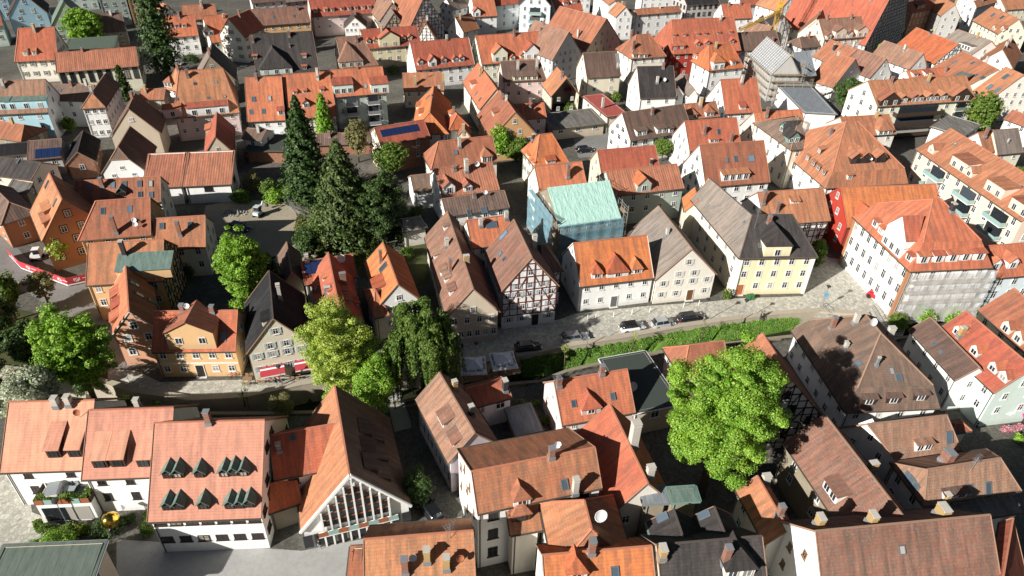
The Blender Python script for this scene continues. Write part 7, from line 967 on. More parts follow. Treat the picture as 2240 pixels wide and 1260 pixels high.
'cars': [('silver grey estate car parked at the river wall, second from the left of its row',[10.23,86.08,.22],'silver',0),('white hatchback with black roof parked on the riverside street',[19.83,89.24,.28],'whitecar',1),('light silver small estate car parked between the white and the black car',[25.05,90.49,.29],'silver2',2),('black estate car parked at the right end of the riverside row',[29.94,92.3,.27],'blackcar',0),('black car in tree shade, leftmost of the riverside row',[2.83,83.21,.22],'blackcar',1),('dark blue car in the shadow of the gravel yard',[-53.7,116.84,-.3],'bluecar',0),('silver car at the left edge under the trees',[-84.93,93.74,1.61],'silver',1),('dark car with red tail lights parked in the lane beside the hall',[-8.91,52.34,2.21],'blackcar',0),('dark car parked in the yard beside the lower red roofed house',[-56.66,111.25,-.97],'bluecar',1),('black car in front of the low wall at the car park',[16.84,159.68,.29],'blackcar',0),('white van half hidden in the dark courtyard, top left',[-107.41,215.58,-.01],'whitecar',2)],
'lamps': [([31.92,91.59],4.5),([12.05,84.08],4.2),([53.26,96.46],4.5),([64.4,74.53],4.5),([-32.42,72.6],4),([-50.5,48.94],4),([-5.02,79.11],4),([38.36,92.06],4.2)],
'bollards': [[12.72,91.42],[14.12,91.87],[17.16,92.54],[20.33,93.35],[23.46,94.16],[29.52,95.93],[32.25,96.61],[-56.78,73.93],[-54.94,73.14],[-52.49,71.83]],
'people': [([42.37,93.28],1.2,0),([41.83,93],1.2,1),([-2.08,86.07],.5,2),([-7.43,82.41],2.5,1),([-33.26,73.9],2,3),([-33.5,73.12],4,0),([30.05,161.3],.3,4),([30.44,160.77],2,4),([65,68.71],1,1),([65.85,99.57],2.2,2),([-44.56,47.64],1.1,0),([-20.85,47.05],2,1)],
'parasols': [([-5.26,76.44],.12),([-.95,77.76],.12)],
'deck': [[-7.06,75.17],[1.79,77.9],[.7,81.52],[-7.92,78.96]],
'banner': [[-91.42,104.54],[-86.89,100.6],[-82.16,98.56],[-76.04,95.85],[-73.23,97.39]],
'gold': [-44.4,48.07],
'crane': [89.13,252.76],
'excav': [-51.92,122.57],
'rubble': [-56.76,123.39],
'redveh': [64.49,100.18],
'whiteveh': [-86.1,104.26],
'bins': [[41.32,98.73],[41.93,98.9]],
'awning': [[-37.23,75.68],[-34.79,76.1],[-34.02,76.24],[-31.89,76.65]],
'sunarea': 0,
'J': [[64.16,94.33,9.8],[78.69,96.28,9.8],[76.29,114.12,9.8],[61.76,112.17,9.8]],
'TP': [[7.79,106.28,9],[19.36,110.19,9],[15.2,122.5,9],[3.63,118.6,9]],
'UF': [[72.66,200.7,7.5],[71.32,219.42,7.5],[80.49,220.07,7.5],[81.82,201.35,7.5]],
'HL': [[-22.52,46.75,3.2],[-27.21,60.43,3.2],[-15.49,64.45,3.2],[-10.8,50.77,3.2],[-16.66,48.76,10.85],[-21.35,62.44,10.85]],
'L0': [[-57.35,51.1,6.3],[-47.76,51.92,6.3],[-48.77,63.65,6.3],[-58.36,62.82,6.3]],
'L1': [[-47.75,50.47,6.3],[-38.22,51.35,6.3],[-39.29,62.88,6.3],[-48.82,61.99,6.3]],
'BK': [[91.98,173.41,9],[121.22,180.85,9],[118.12,193.06,9],[88.87,185.62,9]],
'MG': [[-45.93,168.35,8.6],[-33.57,172.62,8.6],[-36.71,181.71,8.6],[-49.08,177.43,8.6]],
'AP': [[89.97,147.53,8.6],[94.76,114.87,8.6],[107.73,116.77,8.6],[102.93,149.43,8.6]],
'C0': [[-.91,264.59,10],[-1.21,278.58,10],[10.59,278.83,10],[10.89,264.83,10]],
'SL': [[-36.98,73.6,5.6],[-41.19,85.45,5.6],[-32.87,88.4,5.6],[-28.67,76.56,5.6]],
'decktables': [[-5.03,77.06],[-.95,77.76],[-2.95,76.36]],
'cafetables': [[-35.87,74.36],[-34.11,74.74],[-37.91,73.87],[-31.2,75.38]],
'craneh': 13.6,
'jib': [65.58,224.95],
'bay': [[-53.41,49.32],[-47.45,49.94]],
'bayd': 2.51,
'planters': [([[-53.72,48.82],[-52.89,47.75],[-47.57,48.19]],'clipped hedge planter around the ground floor terrace, bottom left',1.2,'leaf_mid'),([[-46.23,49.11],[-42.97,49.86]],'ivy covered terrace edge right of the golden ball',1,'leaf_dark'),([[-41.67,50.55],[-40.95,47.78]],'planting beside the left corner of the dormer building',1.2,'leaf_mid'),([[68.93,68.88],[72.04,69.63]],'flower boxes around the cafe terrace, bottom right',.7,'flowers'),([[.58,69.73],[4.45,70.81]],'planting in the small dark garden left of the pink end wall',1,'leaf_mid')],
'bridge': [[-15.29,65.13],[-13.07,66.07],[-15.97,73.58],[-17.62,72.73]],
'rbridge': [[52.67,95.9],[61.18,95.59],[68.45,95.73],[64.54,89.93],[55.27,90.27],[46.82,88.64]],
'rrail': [[62.46,97.76],[62.26,93.48],[62.25,88.97]],
'rrail2': [[53.38,97.26],[54.3,94.95]],
'ywall': [[-28.79,115.38],[-23.84,117.81],[-17.28,119.68]],
'gwall': [[-63.95,149.78],[-54.58,151.3]],
'sfence': [[-49.08,130.75],[-44.55,123.46],[-38.77,119.72]],
'bikes': [[-40.28,74.73],[-37.19,74.3]],
'smallpar': [(70.17,71.57,'whitecloth','cream parasol on the cafe terrace, bottom right'),(72.6,69.91,'pinkcloth','pink parasol at the right edge of the cafe terrace'),(14.08,191.17,'pinkcloth','bright pink parasol on the open gable balcony'),(-58.72,160.2,'whitecloth','white parasol in front of the white walls by the narrow conifer'),(-44.32,50.12,'whitecloth','closed white parasol on the terrace beside the arched passage')],
'spz': [0,0,2.6,0,0]}
# ------------------------------------------------------------------ the town
for D in HOUSES: house(D)

# windows that no camera near the photo's could see, or that a neighbour swallows, are left out
from mathutils.bvhtree import BVHTree
def prune():
    V = []; F = []
    for root, wb, rb in SOLID:
        t = root.location
        for b in (wb, rb):
            k = len(V); V += [(v[0] + t.x, v[1] + t.y, v[2]) for v in b.v]; F += [[i + k for i in f] for f in b.f]
    bvh = BVHTree.FromPolygons(V, F); n_ = 0
    eyes = [Vector((0, 0, CAM[2])), Vector((-9, 0, CAM[2])), Vector((9, 2, CAM[2] + 3))]
    for parent, p, nrm, w, h, fr, sur, sh in CAND:
        n = Vector((nrm[0], nrm[1], 0)).normalized(); q = parent.location + Vector(p) + n * 0.3; ok = False
        for e in eyes:
            d = q - e
            if d.dot(n) > 0: continue
            if bvh.ray_cast(e, d.normalized(), d.length - 0.05)[0] is None: ok = True; break
        if ok: window(parent, p, nrm, w, h, fr, sur, sh, False); n_ += 1
    print('windows', len(CAND), 'kept', n_)
prune()

# ------------------------------------------------------------------ ground, river, streets
ground_mat('cobble', (0.11, 0.105, 0.09), (0.17, 0.16, 0.135), (0.07, 0.065, 0.055), 1.0, 0.35)
ground_mat('paving', (0.50, 0.48, 0.41), (0.58, 0.56, 0.48), (0.40, 0.38, 0.32), 1.0, 0.45)
ground_mat('plaza', (0.36, 0.36, 0.35), (0.44, 0.44, 0.42), (0.3, 0.29, 0.28), 1.0)
ground_mat('sand', (0.34, 0.29, 0.21), (0.42, 0.36, 0.27), (0.24, 0.2, 0.14), 1.2)
ground_mat('asphalt', (0.2, 0.2, 0.19), (0.26, 0.255, 0.24), (0.15, 0.15, 0.14), 1.0)
ground_mat('grass', (0.03, 0.055, 0.014), (0.09, 0.09, 0.035), (0.15, 0.12, 0.06), 2.0)
ground_mat('bankgrass', (0.09, 0.20, 0.03), (0.14, 0.27, 0.04), (0.20, 0.19, 0.09), 3.0)
ground_mat('riverbed', (0.05, 0.045, 0.03), (0.07, 0.06, 0.04), (0.03, 0.028, 0.02), 1.0)
m, nt, b = newmat('water'); b.inputs['Base Color'].default_value = (0.025, 0.028, 0.014, 1); b.inputs['Roughness'].default_value = 0.08; b.inputs['Specular IOR Level'].default_value = 0.6
bump(nt, b, noise(nt, N(nt, 'ShaderNodeTexCoord').outputs['Object'], 1.6, 4), 0.25, 0.08)
def net_mat(name, c, alpha):
    m, nt, b = newmat(name)
    tc = N(nt, 'ShaderNodeTexCoord').outputs['Object']
    b.inputs['Base Color'].default_value = (*c, 1); b.inputs['Roughness'].default_value = 0.7
    tr = N(nt, 'ShaderNodeBsdfTransparent'); mx = N(nt, 'ShaderNodeMixShader')
    f = noise(nt, tc, 0.9, 3, 0.5)
    nt.links.new(math_(nt, 'ADD', math_(nt, 'MULTIPLY', f, 0.3), alpha - 0.15), mx.inputs[0])
    nt.links.new(tr.outputs[0], mx.inputs[1]); nt.links.new(b.outputs[0], mx.inputs[2])
    nt.links.new(mx.outputs[0], nt.nodes['Material Output'].inputs[0])
    bump(nt, b, noise(nt, tc, 1.2, 2), 0.3, 0.1)
net_mat('net_white', (0.85, 0.85, 0.84), 0.4); net_mat('net_blue', (0.20, 0.42, 0.52), 0.5); net_mat('clearsheet', (0.45, 0.5, 0.53), 0.5)

chan = ENV['north'] + ENV['south'][::-1]
ca = np.array(chan)
x0, x1, y0, y1 = -340.0, 380.0, 20.0, 560.0
xs = np.concatenate([np.arange(x0, -110, 6.0), np.arange(-110, 150, 0.8), np.arange(150, x1 + 1, 6.0)])
ys = np.concatenate([np.arange(y0, 50, 3.0), np.arange(50, 135, 0.8), np.arange(135, y1 + 1, 6.0)])
XX, YY = np.meshgrid(xs, ys)
ins = np.zeros(XX.shape, bool)
for i in range(len(ca)):
    ax, ay = ca[i]; bx_, by = ca[(i + 1) % len(ca)]
    c = (ay > YY) != (by > YY)
    with np.errstate(divide='ignore', invalid='ignore'):
        xi = (bx_ - ax) * (YY - ay) / (by - ay) + ax
    ins ^= c & (XX < xi)
ZZ = np.where(ins, -3.7, 0.0)
nx, ny = len(xs), len(ys)
gv_ = np.stack([XX.ravel(), YY.ravel(), ZZ.ravel()], 1)
idx = np.arange(nx * ny).reshape(ny, nx)
gf_ = np.stack([idx[:-1, :-1].ravel(), idx[:-1, 1:].ravel(), idx[1:, 1:].ravel(), idx[1:, :-1].ravel()], 1)
def mesh_np(name, V, F, mats, mi=None, attr=None):
    me = bpy.data.meshes.new(name); k = F.shape[1]
    me.vertices.add(len(V)); me.vertices.foreach_set('co', np.asarray(V, np.float32).ravel())
    me.loops.add(F.size); me.loops.foreach_set('vertex_index', F.astype(np.int32).ravel())
    me.polygons.add(len(F)); me.polygons.foreach_set('loop_start', np.arange(0, F.size, k, dtype=np.int32))
    for m in mats: me.materials.append(MATS[m])
    if mi is not None: me.polygons.foreach_set('material_index', mi.astype(np.int32))
    me.update(calc_edges=True)
    if attr is not None:
        a = me.attributes.new('lv', 'FLOAT', 'FACE'); a.data.foreach_set('value', attr.astype(np.float32))
    me.validate()
    return me
zf = ZZ.ravel()[gf_].min(1)
gme = mesh_np('ground', gv_, gf_, ['cobble', 'riverbed'], (zf < -1).astype(int))
go = bpy.data.objects.new('ground', gme); col.objects.link(go); tag(go, 'grey cobbled ground between the houses', 'ground', kind='structure')
def sheet(name, pts, mat, z, label, cat='pavement'):
    o = mk(name, [(x, y, z) for x, y in pts], [list(range(len(pts)))], mat); tag(o, label, cat, kind='structure')
    return o
sheet('riverside_street', ENV['street'], 'paving', 0.008, 'light paved riverside street and plaza by the yellow house', 'street')
sheet('gravel_yard', ENV['yard'], 'sand', 0.006, 'sandy gravel yard between the garden trees and the white hall', 'yard')
sheet('lawn', ENV['lawn'], 'grass', 0.012, 'patchy lawn under the big conifers', 'lawn')
sheet('plaza', ENV['plaza'], 'plaza', 0.006, 'pale smooth plaza in front of the gabled hall', 'plaza')
sheet('car_park', ENV['carpark'], 'asphalt', 0.006, 'light grey car park surface by the garage row', 'car park')
sheet('west_road', ENV['westroad'], 'asphalt', 0.012, 'paved street bending past the red banner fence', 'street')
sheet('garden_soil', ENV['garden1'], 'grass', 0.010, 'green shaded bank and garden at the left edge', 'garden')
sheet('garden_soil', ENV['garden2'], 'grass', 0.010, 'dark back gardens between the conifers and the gabled houses', 'garden')
sheet('court', ENV['leftyard'], 'paving', 0.006, 'paved court at the left edge of the bottom row', 'yard')
wo = mk('water', [(x, y, -3.3) for x, y in chan], [list(range(len(chan)))], 'water'); tag(wo, 'narrow dark river below the grass bank', 'river', kind='structure')
wall_mat('coping', (0.50, 0.44, 0.34), .25, sc=2)
def wall_line(name, pts, label, mat='stone', z0=-3.9, z1=0.35, w=0.45, cat='wall', kind=None):
    b = MB(); c = MB()
    for (ax, ay), (bx_, by) in zip(pts[:-1], pts[1:]):
        b.bar((ax, ay, (z0 + z1) / 2), (bx_, by, (z0 + z1) / 2), w, z1 - z0)
        c.bar((ax, ay, z1 + 0.05), (bx_, by, z1 + 0.05), w + 0.12, 0.12)
    r = empty(name, (0, 0, 0)); tag(r, label, cat, kind=kind)
    b.build('masonry', [mat], r); c.build('coping', ['coping' if mat == 'coping' else 'stone'], r)
wall_line('river_wall', ENV['north'][1:19], 'sandstone river wall along the parked cars and the grass bank', 'coping', w=.9)
wall_line('quay_wall', ENV['south'][1:19], 'dark quay wall on the building side of the river', z1=0.05)
# grass bank
bt = ENV['bank_top']; bl = ENV['bank_low']
nb = 8; V = []; F = []
prof = [(0, -0.55), (.15, -0.6), (.4, -1.1), (.65, -1.7), (.88, -2.5), (1.08, -3.45)]
def interp(L, t):
    t = t * (len(L) - 1); i = min(int(t), len(L) - 2); f = t - i
    return (L[i][0] * (1 - f) + L[i + 1][0] * f, L[i][1] * (1 - f) + L[i + 1][1] * f)
NS = 70
for i in range(NS + 1):
    a = interp(bt, i / NS); c = interp(bl, i / NS); sw = math.sin(i * 0.5) * .14 + math.sin(i * 1.3) * .12
    for s, z in prof:
        s2 = s * (1 + sw); V.append((a[0] + (c[0] - a[0]) * s2, a[1] + (c[1] - a[1]) * s2, z + rng.normal() * 0.06))
for i in range(NS):
    for j in range(len(prof) - 1):
        k = i * len(prof) + j; F.append([k, k + len(prof), k + len(prof) + 1, k + 1])
bo = mk('river_bank', V, F, 'bankgrass', smooth=True); tag(bo, 'sloping green river bank below the parked cars', 'bank', kind='structure')
def tufts(n, fn, hmin, hmax, w, mats, name, label, cat):
    P0 = np.array([fn() for _ in range(n)]); h = rng.uniform(hmin, hmax, n); a = rng.uniform(0, np.pi, n)
    d = np.stack([np.cos(a), np.sin(a), np.zeros(n)], 1) * (w * rng.uniform(.6, 1.3, n))[:, None]
    lean = np.stack([rng.normal(0, .3, n), rng.normal(0, .3, n), np.ones(n)], 1) * h[:, None]
    V = np.concatenate([P0 - d, P0 + d, P0 + d * .6 + lean, P0 - d * .6 + lean * 1.05]); F = np.arange(4 * n).reshape(4, n).T
    me = mesh_np(name, V, F, mats, rng.integers(0, len(mats), n) if len(mats) > 1 else None, attr=rng.random(n))
    o = bpy.data.objects.new(name, me); col.objects.link(o); tag(o, label, cat, kind='stuff'); return o
def leaves(C, N_, size, name, mat, parent, flat=0.5, elong=1.0, down=0.0):
    """C: centres, N_: outward normals, size per leaf"""
    n = len(C); nn = N_ + rng.normal(0, flat, (n, 3)); nn /= np.linalg.norm(nn, axis=1)[:, None] + 1e-9
    r = rng.normal(size=(n, 3)); 
    if down: r = r * (1 - down) + np.array([0, 0, -1.0]) * down * 2
    u = r - (r * nn).sum(1)[:, None] * nn; u /= np.linalg.norm(u, axis=1)[:, None] + 1e-9
    v = np.cross(nn, u); s = size if hasattr(size, '__len__') else np.full(n, size); s = (s * rng.uniform(.6, 1.3, n))[:, None]
    u = u * s * elong; v = v * s
    V = np.concatenate([C - u, C + v * .75, C + u, C - v * .75]); F = np.arange(4 * n).reshape(4, n).T
    me = mesh_np(name, V, F, [mat], attr=rng.random(n) ** 1.5)
    o = bpy.data.objects.new(name, me); col.objects.link(o); o.parent = parent; return o
def bankpt():
    t = rng.random(); s = rng.random() ** .9; a = interp(bt, t); c = interp(bl, t)
    z = np.interp(s, [p[0] for p in prof], [p[1] for p in prof]); return (a[0] + (c[0] - a[0]) * s, a[1] + (c[1] - a[1]) * s, z - .05)
BC = np.array([bankpt() for _ in range(42000)]); bc0 = BC.copy(); lumps = np.array([bankpt() for _ in range(260)])
dmin = np.sqrt(((BC[:, None, :2] - lumps[None, ::2, :2]) ** 2).sum(2)).min(1); BC[:, 2] += rng.random(len(BC)) * (.12 + .55 * np.exp(-(dmin / .55) ** 2))
bo2 = empty('bank_plants', (0, 0, 0)); leaves(BC, np.tile([-.2, -.45, .8], (len(BC), 1)), .11, 'bank_grass', 'grassblade', bo2, .75, 1.5)
q_ = bo2.children[0]; q_.parent = None; bpy.data.objects.remove(bo2); tag(q_, 'tall lush grass and weeds on the river bank', 'grass', kind='stuff')
lw = np.array(ENV['lawn']); 
def lawnpt():
    while True:
        x = rng.uniform(lw[:, 0].min(), lw[:, 0].max()); y = rng.uniform(lw[:, 1].min(), lw[:, 1].max())
        if inside(ENV['lawn'], x, y): return (x, y, 0)
tufts(5000, lawnpt, .1, .5, .12, ['leaf_mid', 'leaf_sparse'], 'lawn_grass', 'rough grass and weeds under the conifers', 'grass')

# ------------------------------------------------------------------ trees
def sph(n):
    v = rng.normal(size=(n, 3)); return v / np.linalg.norm(v, axis=1)[:, None]
def make_tree(kind, label, xy, h, r, mat, dens, name, lo):
    root = empty(name, (xy[0], xy[1], 0.0)); tag(root, label, 'tree')
    if kind == 'sapling': root.location.z = -0.6
    hb = h * lo; trunk = MB(); tr = max(0.05, min(0.5, h * 0.022)); dist = math.hypot(*xy)
    top = h * (0.95 if kind == 'cone' else 0.72)
    bend = rng.normal(0, 0.02 * h, 2)
    trunk.tube([(0, 0, -.2), (bend[0] * .3, bend[1] * .3, h * .3), (bend[0], bend[1], h * .55), (bend[0] * 1.1, bend[1], top)], [tr * 1.25, tr * .9, tr * .6, tr * .12], 9)
    if kind in ('broad', 'willow', 'sapling'):
        for k in range(9 if kind != 'sapling' else 4):
            a = k * 2.4 + rng.random(); z = h * rng.uniform(.25, .6); q = r * rng.uniform(.45, .8)
            trunk.tube([(bend[0] * .6, bend[1] * .6, z), (math.cos(a) * q * .5, math.sin(a) * q * .5, z + h * .12), (math.cos(a) * q, math.sin(a) * q, z + h * .24)], [tr * .5, tr * .3, tr * .08], 6)
    trunk.build('trunk', ['bark'], root, True)
    if kind in ('broad', 'sapling'):
        # clumps spread through an irregular ellipsoid shell
        cz = (h + hb) / 2; rz = (h - hb) / 2
        ncl = int((90 if kind == 'broad' else 9) * (1 if r < 4 else 2.4))
        d = sph(ncl); rad = rng.uniform(.3, 1.0, ncl) ** .45
        lump = 1 + (.16 if r < 7.5 else .05) * np.sin(d[:, 0] * 3.1 + xy[0]) + .13 * np.sin(d[:, 1] * 4.3 + xy[1]) + .1 * np.sin(d[:, 2] * 5)
        cr = np.maximum(0.25, r * (.16 if r > 4 else .25)) * rng.uniform(.5, 1.5, ncl)
        C = d * (rad * lump)[:, None] * np.array([r - cr.mean() * .8, r - cr.mean() * .8, rz - cr.mean() * .6]) + np.array([0, 0, cz])
        up_ = rng.random(ncl) < .35; C[:, 2] = np.where(up_ & (C[:, 2] < cz), 2 * cz - C[:, 2], C[:, 2])
        C[:, 2] = np.where((C[:, 2] < cz) & (np.hypot(C[:, 0], C[:, 1]) < r * .3), C[:, 2] + rz * .3, C[:, 2])
        ls = 0.165 if dist < 80 else (0.25 if dist < 120 else (0.33 if dist < 170 else .45)); ls = min(ls, r * .14) if kind == 'sapling' else ls
        per = int(dens * 3.0 * (cr.mean() / ls) ** 2 * 3.6)
        per = max(10, min(per, int(150000 / ncl)))
        CC = []; NN = []
        for c, q in zip(C, cr):
            v = sph(per); v[:, 2] = v[:, 2] * .8 + .08
            rr = q * rng.uniform(.3, 1.25, per) ** .5
            CC.append(c + v * rr[:, None] * np.array([1, 1, .75])); NN.append(v + np.array([0, 0, .5]))
        leaves(np.concatenate(CC), np.concatenate(NN), ls * .62, 'crown', mat, root, .45)
        if kind == 'broad' and dens > .7:
            v = sph(2600) * rng.uniform(.1, .78, (2600, 1)) * np.array([r * .9, r * .9, rz]) + np.array([0, 0, cz]); leaves(v, sph(2600) + np.array([0, 0, .6]), ls * 1.5, 'inner_crown', mat, root, .5)
    elif kind == 'cone':
        n = int(dens * 9000 * (1.0 if dist < 140 else .55) * (1 if r > 2.5 else .4)); t = rng.random(n) ** .75
        prof_ = (1 - t) ** (.62 if r / h < .2 else .8) * (1 - .25 * np.exp(-((t) / .08)))
        spruce = mat == 'leaf_spruce' or r / h > .17
        a = rng.random(n) * 6.283
        nb_ = 9 if spruce else 0
        wob = 1 + (.28 * np.cos(a * 7 + t * 40) + .22 * np.sin(t * 75) if spruce else .10 * np.sin(a * 5 + t * 22) + .06 * np.sin(t * 60))
        rr = r * prof_ * wob * rng.uniform(.72, 1.05, n)
        C = np.stack([np.cos(a) * rr, np.sin(a) * rr, hb + (h - hb) * t], 1); C += rng.normal(0, .12, C.shape)
        NN = np.stack([np.cos(a), np.sin(a), np.full(n, .5)], 1)
        ls = .26 if dist < 150 else .34
        leaves(C, NN, ls, 'crown', mat, root, .5, 1.3)
        n2 = n // 3; a = rng.random(n2) * 6.283; t = rng.random(n2) ** .8; rr = r * (1 - t) * .55
        leaves(np.stack([np.cos(a) * rr, np.sin(a) * rr, hb + (h - hb) * t * .97], 1), sph(n2), ls * 1.6, 'inner_crown', 'leaf_conifer', root, .5)
    elif kind == 'willow':
        CC = []; NN = []
        tufts_ = [(rng.random() * 6.283, r * math.sqrt(rng.random()), rng.uniform(-.16, .06)) for _ in range(46)]
        for ta, tq, th in tufts_:
            for k in range(20):
                x0_ = math.cos(ta) * tq + rng.normal() * .38; y0_ = math.sin(ta) * tq + rng.normal() * .38; q = math.hypot(x0_, y0_); a = math.atan2(y0_, x0_)
                ztop = h * (1 + th - .38 * (q / r) ** 2) - rng.random() * .5
                ln = (ztop - h * .02) * rng.uniform(.3, .98) * (.4 + .6 * min(1, q / r)); m_ = int(ln / .15)
                if m_ < 2: continue
                zz = ztop - np.arange(m_) * .15; out = .06 * np.sin(np.linspace(0, 2.4, m_)) * r
                CC.append(np.stack([x0_ + math.cos(a) * out + rng.normal(0, .06, m_), y0_ + math.sin(a) * out + rng.normal(0, .06, m_), zz], 1)); NN.append(np.tile([math.cos(a), math.sin(a), .3], (m_, 1)))
            v = sph(150); v[:, 2] = abs(v[:, 2]) * .7; z_ = h * (1 + th - .38 * (tq / r) ** 2)
            CC.append(v * .8 + np.array([math.cos(ta) * tq, math.sin(ta) * tq, z_ - .5])); NN.append(v + np.array([0, 0, .4]))
        leaves(np.concatenate(CC), np.concatenate(NN), .125, 'crown', mat, root, .7, 1.9, .55)
    return root
for t in ENV['trees']: make_tree(*t)
for label, xy, h, r, mat in ENV['bushes']:
    root = empty('bush', (xy[0], xy[1], 0)); tag(root, label, 'bush'); dist = math.hypot(*xy)
    ls = .15 if dist < 80 else (.22 if dist < 130 else .32)
    ncl = 26; d = sph(ncl); d[:, 2] = abs(d[:, 2]); C = d * np.array([r * .75, r * .75, h * .65]) * rng.uniform(.3, 1, (ncl, 1)) + np.array([0, 0, h * .18]); q = min(r, h) * .36
    per = int(min(600, 9 * (q / ls) ** 2)); CC = []; NN = []
    for c in C:
        v = sph(per); CC.append(c + v * q * rng.uniform(.6, 1.1, (per, 1))); NN.append(v + np.array([0, 0, .5]))
    leaves(np.concatenate(CC), np.concatenate(NN), ls * .6, 'foliage', mat, root, .5)
    s = MB()
    for k in range(4): a = k * 1.6; s.tube([(0, 0, 0), (math.cos(a) * r * .4, math.sin(a) * r * .4, h * .6)], [.05, .02], 5)
    s.build('stem', ['bark'], root)

# ------------------------------------------------------------------ things in the streets and on the houses
flat_mat('carsilver', (0.42, 0.44, 0.46), 0.28, 0.6, 0.04); flat_mat('carsilver2', (0.55, 0.57, 0.58), 0.3, 0.4, 0.04); flat_mat('carwhite', (0.78, 0.78, 0.78), 0.3, 0, 0.03)
flat_mat('carblack', (0.012, 0.013, 0.015), 0.2, 0, 0.05, 0.7); flat_mat('carblue', (0.015, 0.03, 0.10), 0.22, 0, 0.05, 0.7); flat_mat('carglass', (0.02, 0.025, 0.03), 0.08, 0, 0.05, 0.9)
flat_mat('taillight', (0.45, 0.01, 0.01), 0.3); flat_mat('headlight', (0.7, 0.72, 0.75), 0.15, spec=0.9); flat_mat('plate', (0.75, 0.75, 0.75), 0.5)
flat_mat('skin', (0.55, 0.34, 0.24), 0.6); flat_mat('hair', (0.05, 0.03, 0.02), 0.8)
for i, c in enumerate([(0.04, 0.05, 0.09), (0.03, 0.03, 0.035), (0.35, 0.36, 0.4), (0.45, 0.05, 0.06), (0.65, 0.62, 0.05)]): flat_mat('cloth%d' % i, c, 0.9)
def root_of(k):
    for D in HOUSES:
        if k in D['l']: return D['root']
def loft(b, secs, mi=0, cap=True):
    k = len(b.v); n = len(secs[0])
    for s in secs: b.v += [tuple(p) for p in s]
    for i in range(len(secs) - 1):
        for j in range(n):
            a = k + i * n + j; c = k + i * n + (j + 1) % n
            b.f.append([a, c, c + n, a + n]); b.m.append(mi)
    if cap: b.f.append([k + j for j in range(n)][::-1]); b.m.append(mi); e = k + (len(secs) - 1) * n; b.f.append([e + j for j in range(n)]); b.m.append(mi)
def make_car(label, x, y, a, paint, roofm, kind, z=0.0):
    L = (4.6, 4.3, 4.1)[kind]; W2 = 0.9; root = empty('parked_car', (x, y, z), a); tag(root, label, 'car', 'cars parked along the streets')
    def sec(px, zb, zt, w):
        return [(px, -w * .92, zb), (px, -w, zb + .2), (px, -w, zt - .16), (px, -w * .88, zt - .02), (px, 0, zt), (px, w * .88, zt - .02), (px, w, zt - .16), (px, w, zb + .2), (px, w * .92, zb)]
    h = L / 2
    b = MB(); loft(b, [sec(-h, .42, .78, .74), sec(-h + .1, .28, .9, .84), sec(-h + .6, .22, .98, .9), sec(-.6, .2, .96, .91), sec(.7, .2, .95, .91), sec(h - 1.0, .22, .9, .9), sec(h - .35, .26, .78, .86), sec(h - .05, .36, .64, .76), sec(h, .4, .58, .7)])
    b.build('body', [paint], root, True)
    top = 1.46 if kind != 2 else 1.5
    def gs(px, zt, w): return [(px, -w, .92), (px, -w * .98, zt - .3 if zt > 1.2 else .93), (px, -w * .8, zt), (px, 0, zt + .03), (px, w * .8, zt), (px, w * .98, zt - .3 if zt > 1.2 else .93), (px, w, .92)]
    g = MB(); loft(g, [gs(-h + .18, .96, .76), gs(-h + .55, top - .06, .78), gs(-.2, top, .8), gs(.35, top - .04, .79), gs(1.15, .94, .8)])
    g.build('windows', ['carglass'], root, True)
    r = MB(); r.box((-.45, 0, top + .03), (L * .44, 1.24, .05)); r.bar((-h + .6, .62, top), (.35, .62, top + .0), .06); r.bar((-h + .6, -.62, top), (.35, -.62, top + .0), .06)
    for s in (-1, 1):
        for px in (-h + .55, -.35, .6): r.bar((px, s * .66, top - .02), (px + (-.15 if px < -1 else (.35 if px > .3 else 0)), s * .8, .95), .07)
    r.build('roof_panel', [roofm], root)
    for sx in (-1, 1):
        for s in (-1, 1):
            w_ = MB(); w_.tube([(sx * L * .3, s * .78, .32), (sx * L * .3, s * .94, .32)], .32, 16); o = w_.build('wheel', ['rubber'], root)
            q = MB(); q.tube([(sx * L * .3, s * .935, .32), (sx * L * .3, s * .955, .32)], .2, 10); q.build('rim', ['steel'], o)
    for s in (-1, 1):
        q = MB(); q.box((h - .1, s * .62, .62), (.18, .3, .14)); q.build('headlight', ['headlight'], root)
        q = MB(); q.box((-h + .06, s * .66, .8), (.12, .22, .2)); q.build('taillight', ['taillight'], root)
        q = MB(); q.box((.72, s * 1.0, 1.0), (.16, .16, .12)); q.build('wing_mirror', [paint], root)
    for s in (-1, 1):
        q = MB(); q.box((s * (h + .005), 0, .48), (.02, .5, .11)); q.build('number_plate', ['plate'], root)
CP = dict(silver=('carsilver',) * 2, silver2=('carsilver2',) * 2, whitecar=('carwhite', 'carblack'), blackcar=('carblack',) * 2, bluecar=('carblue',) * 2)
for label, (x, y, a), c, k in ENV['cars']: make_car(label, x, y, a, CP[c][0], CP[c][1] if k != 2 else CP[c][0], k, .01)
def local(A, Bv):
    A = Vector(A[:2]).to_3d(); B_ = Vector(Bv[:2]).to_3d(); d = (B_ - A); L = d.length; d.normalize(); n = Vector((d.y, -d.x, 0))
    return (lambda s, o, z: A + d * s + n * o + Vector((0, 0, z))), L, d, n

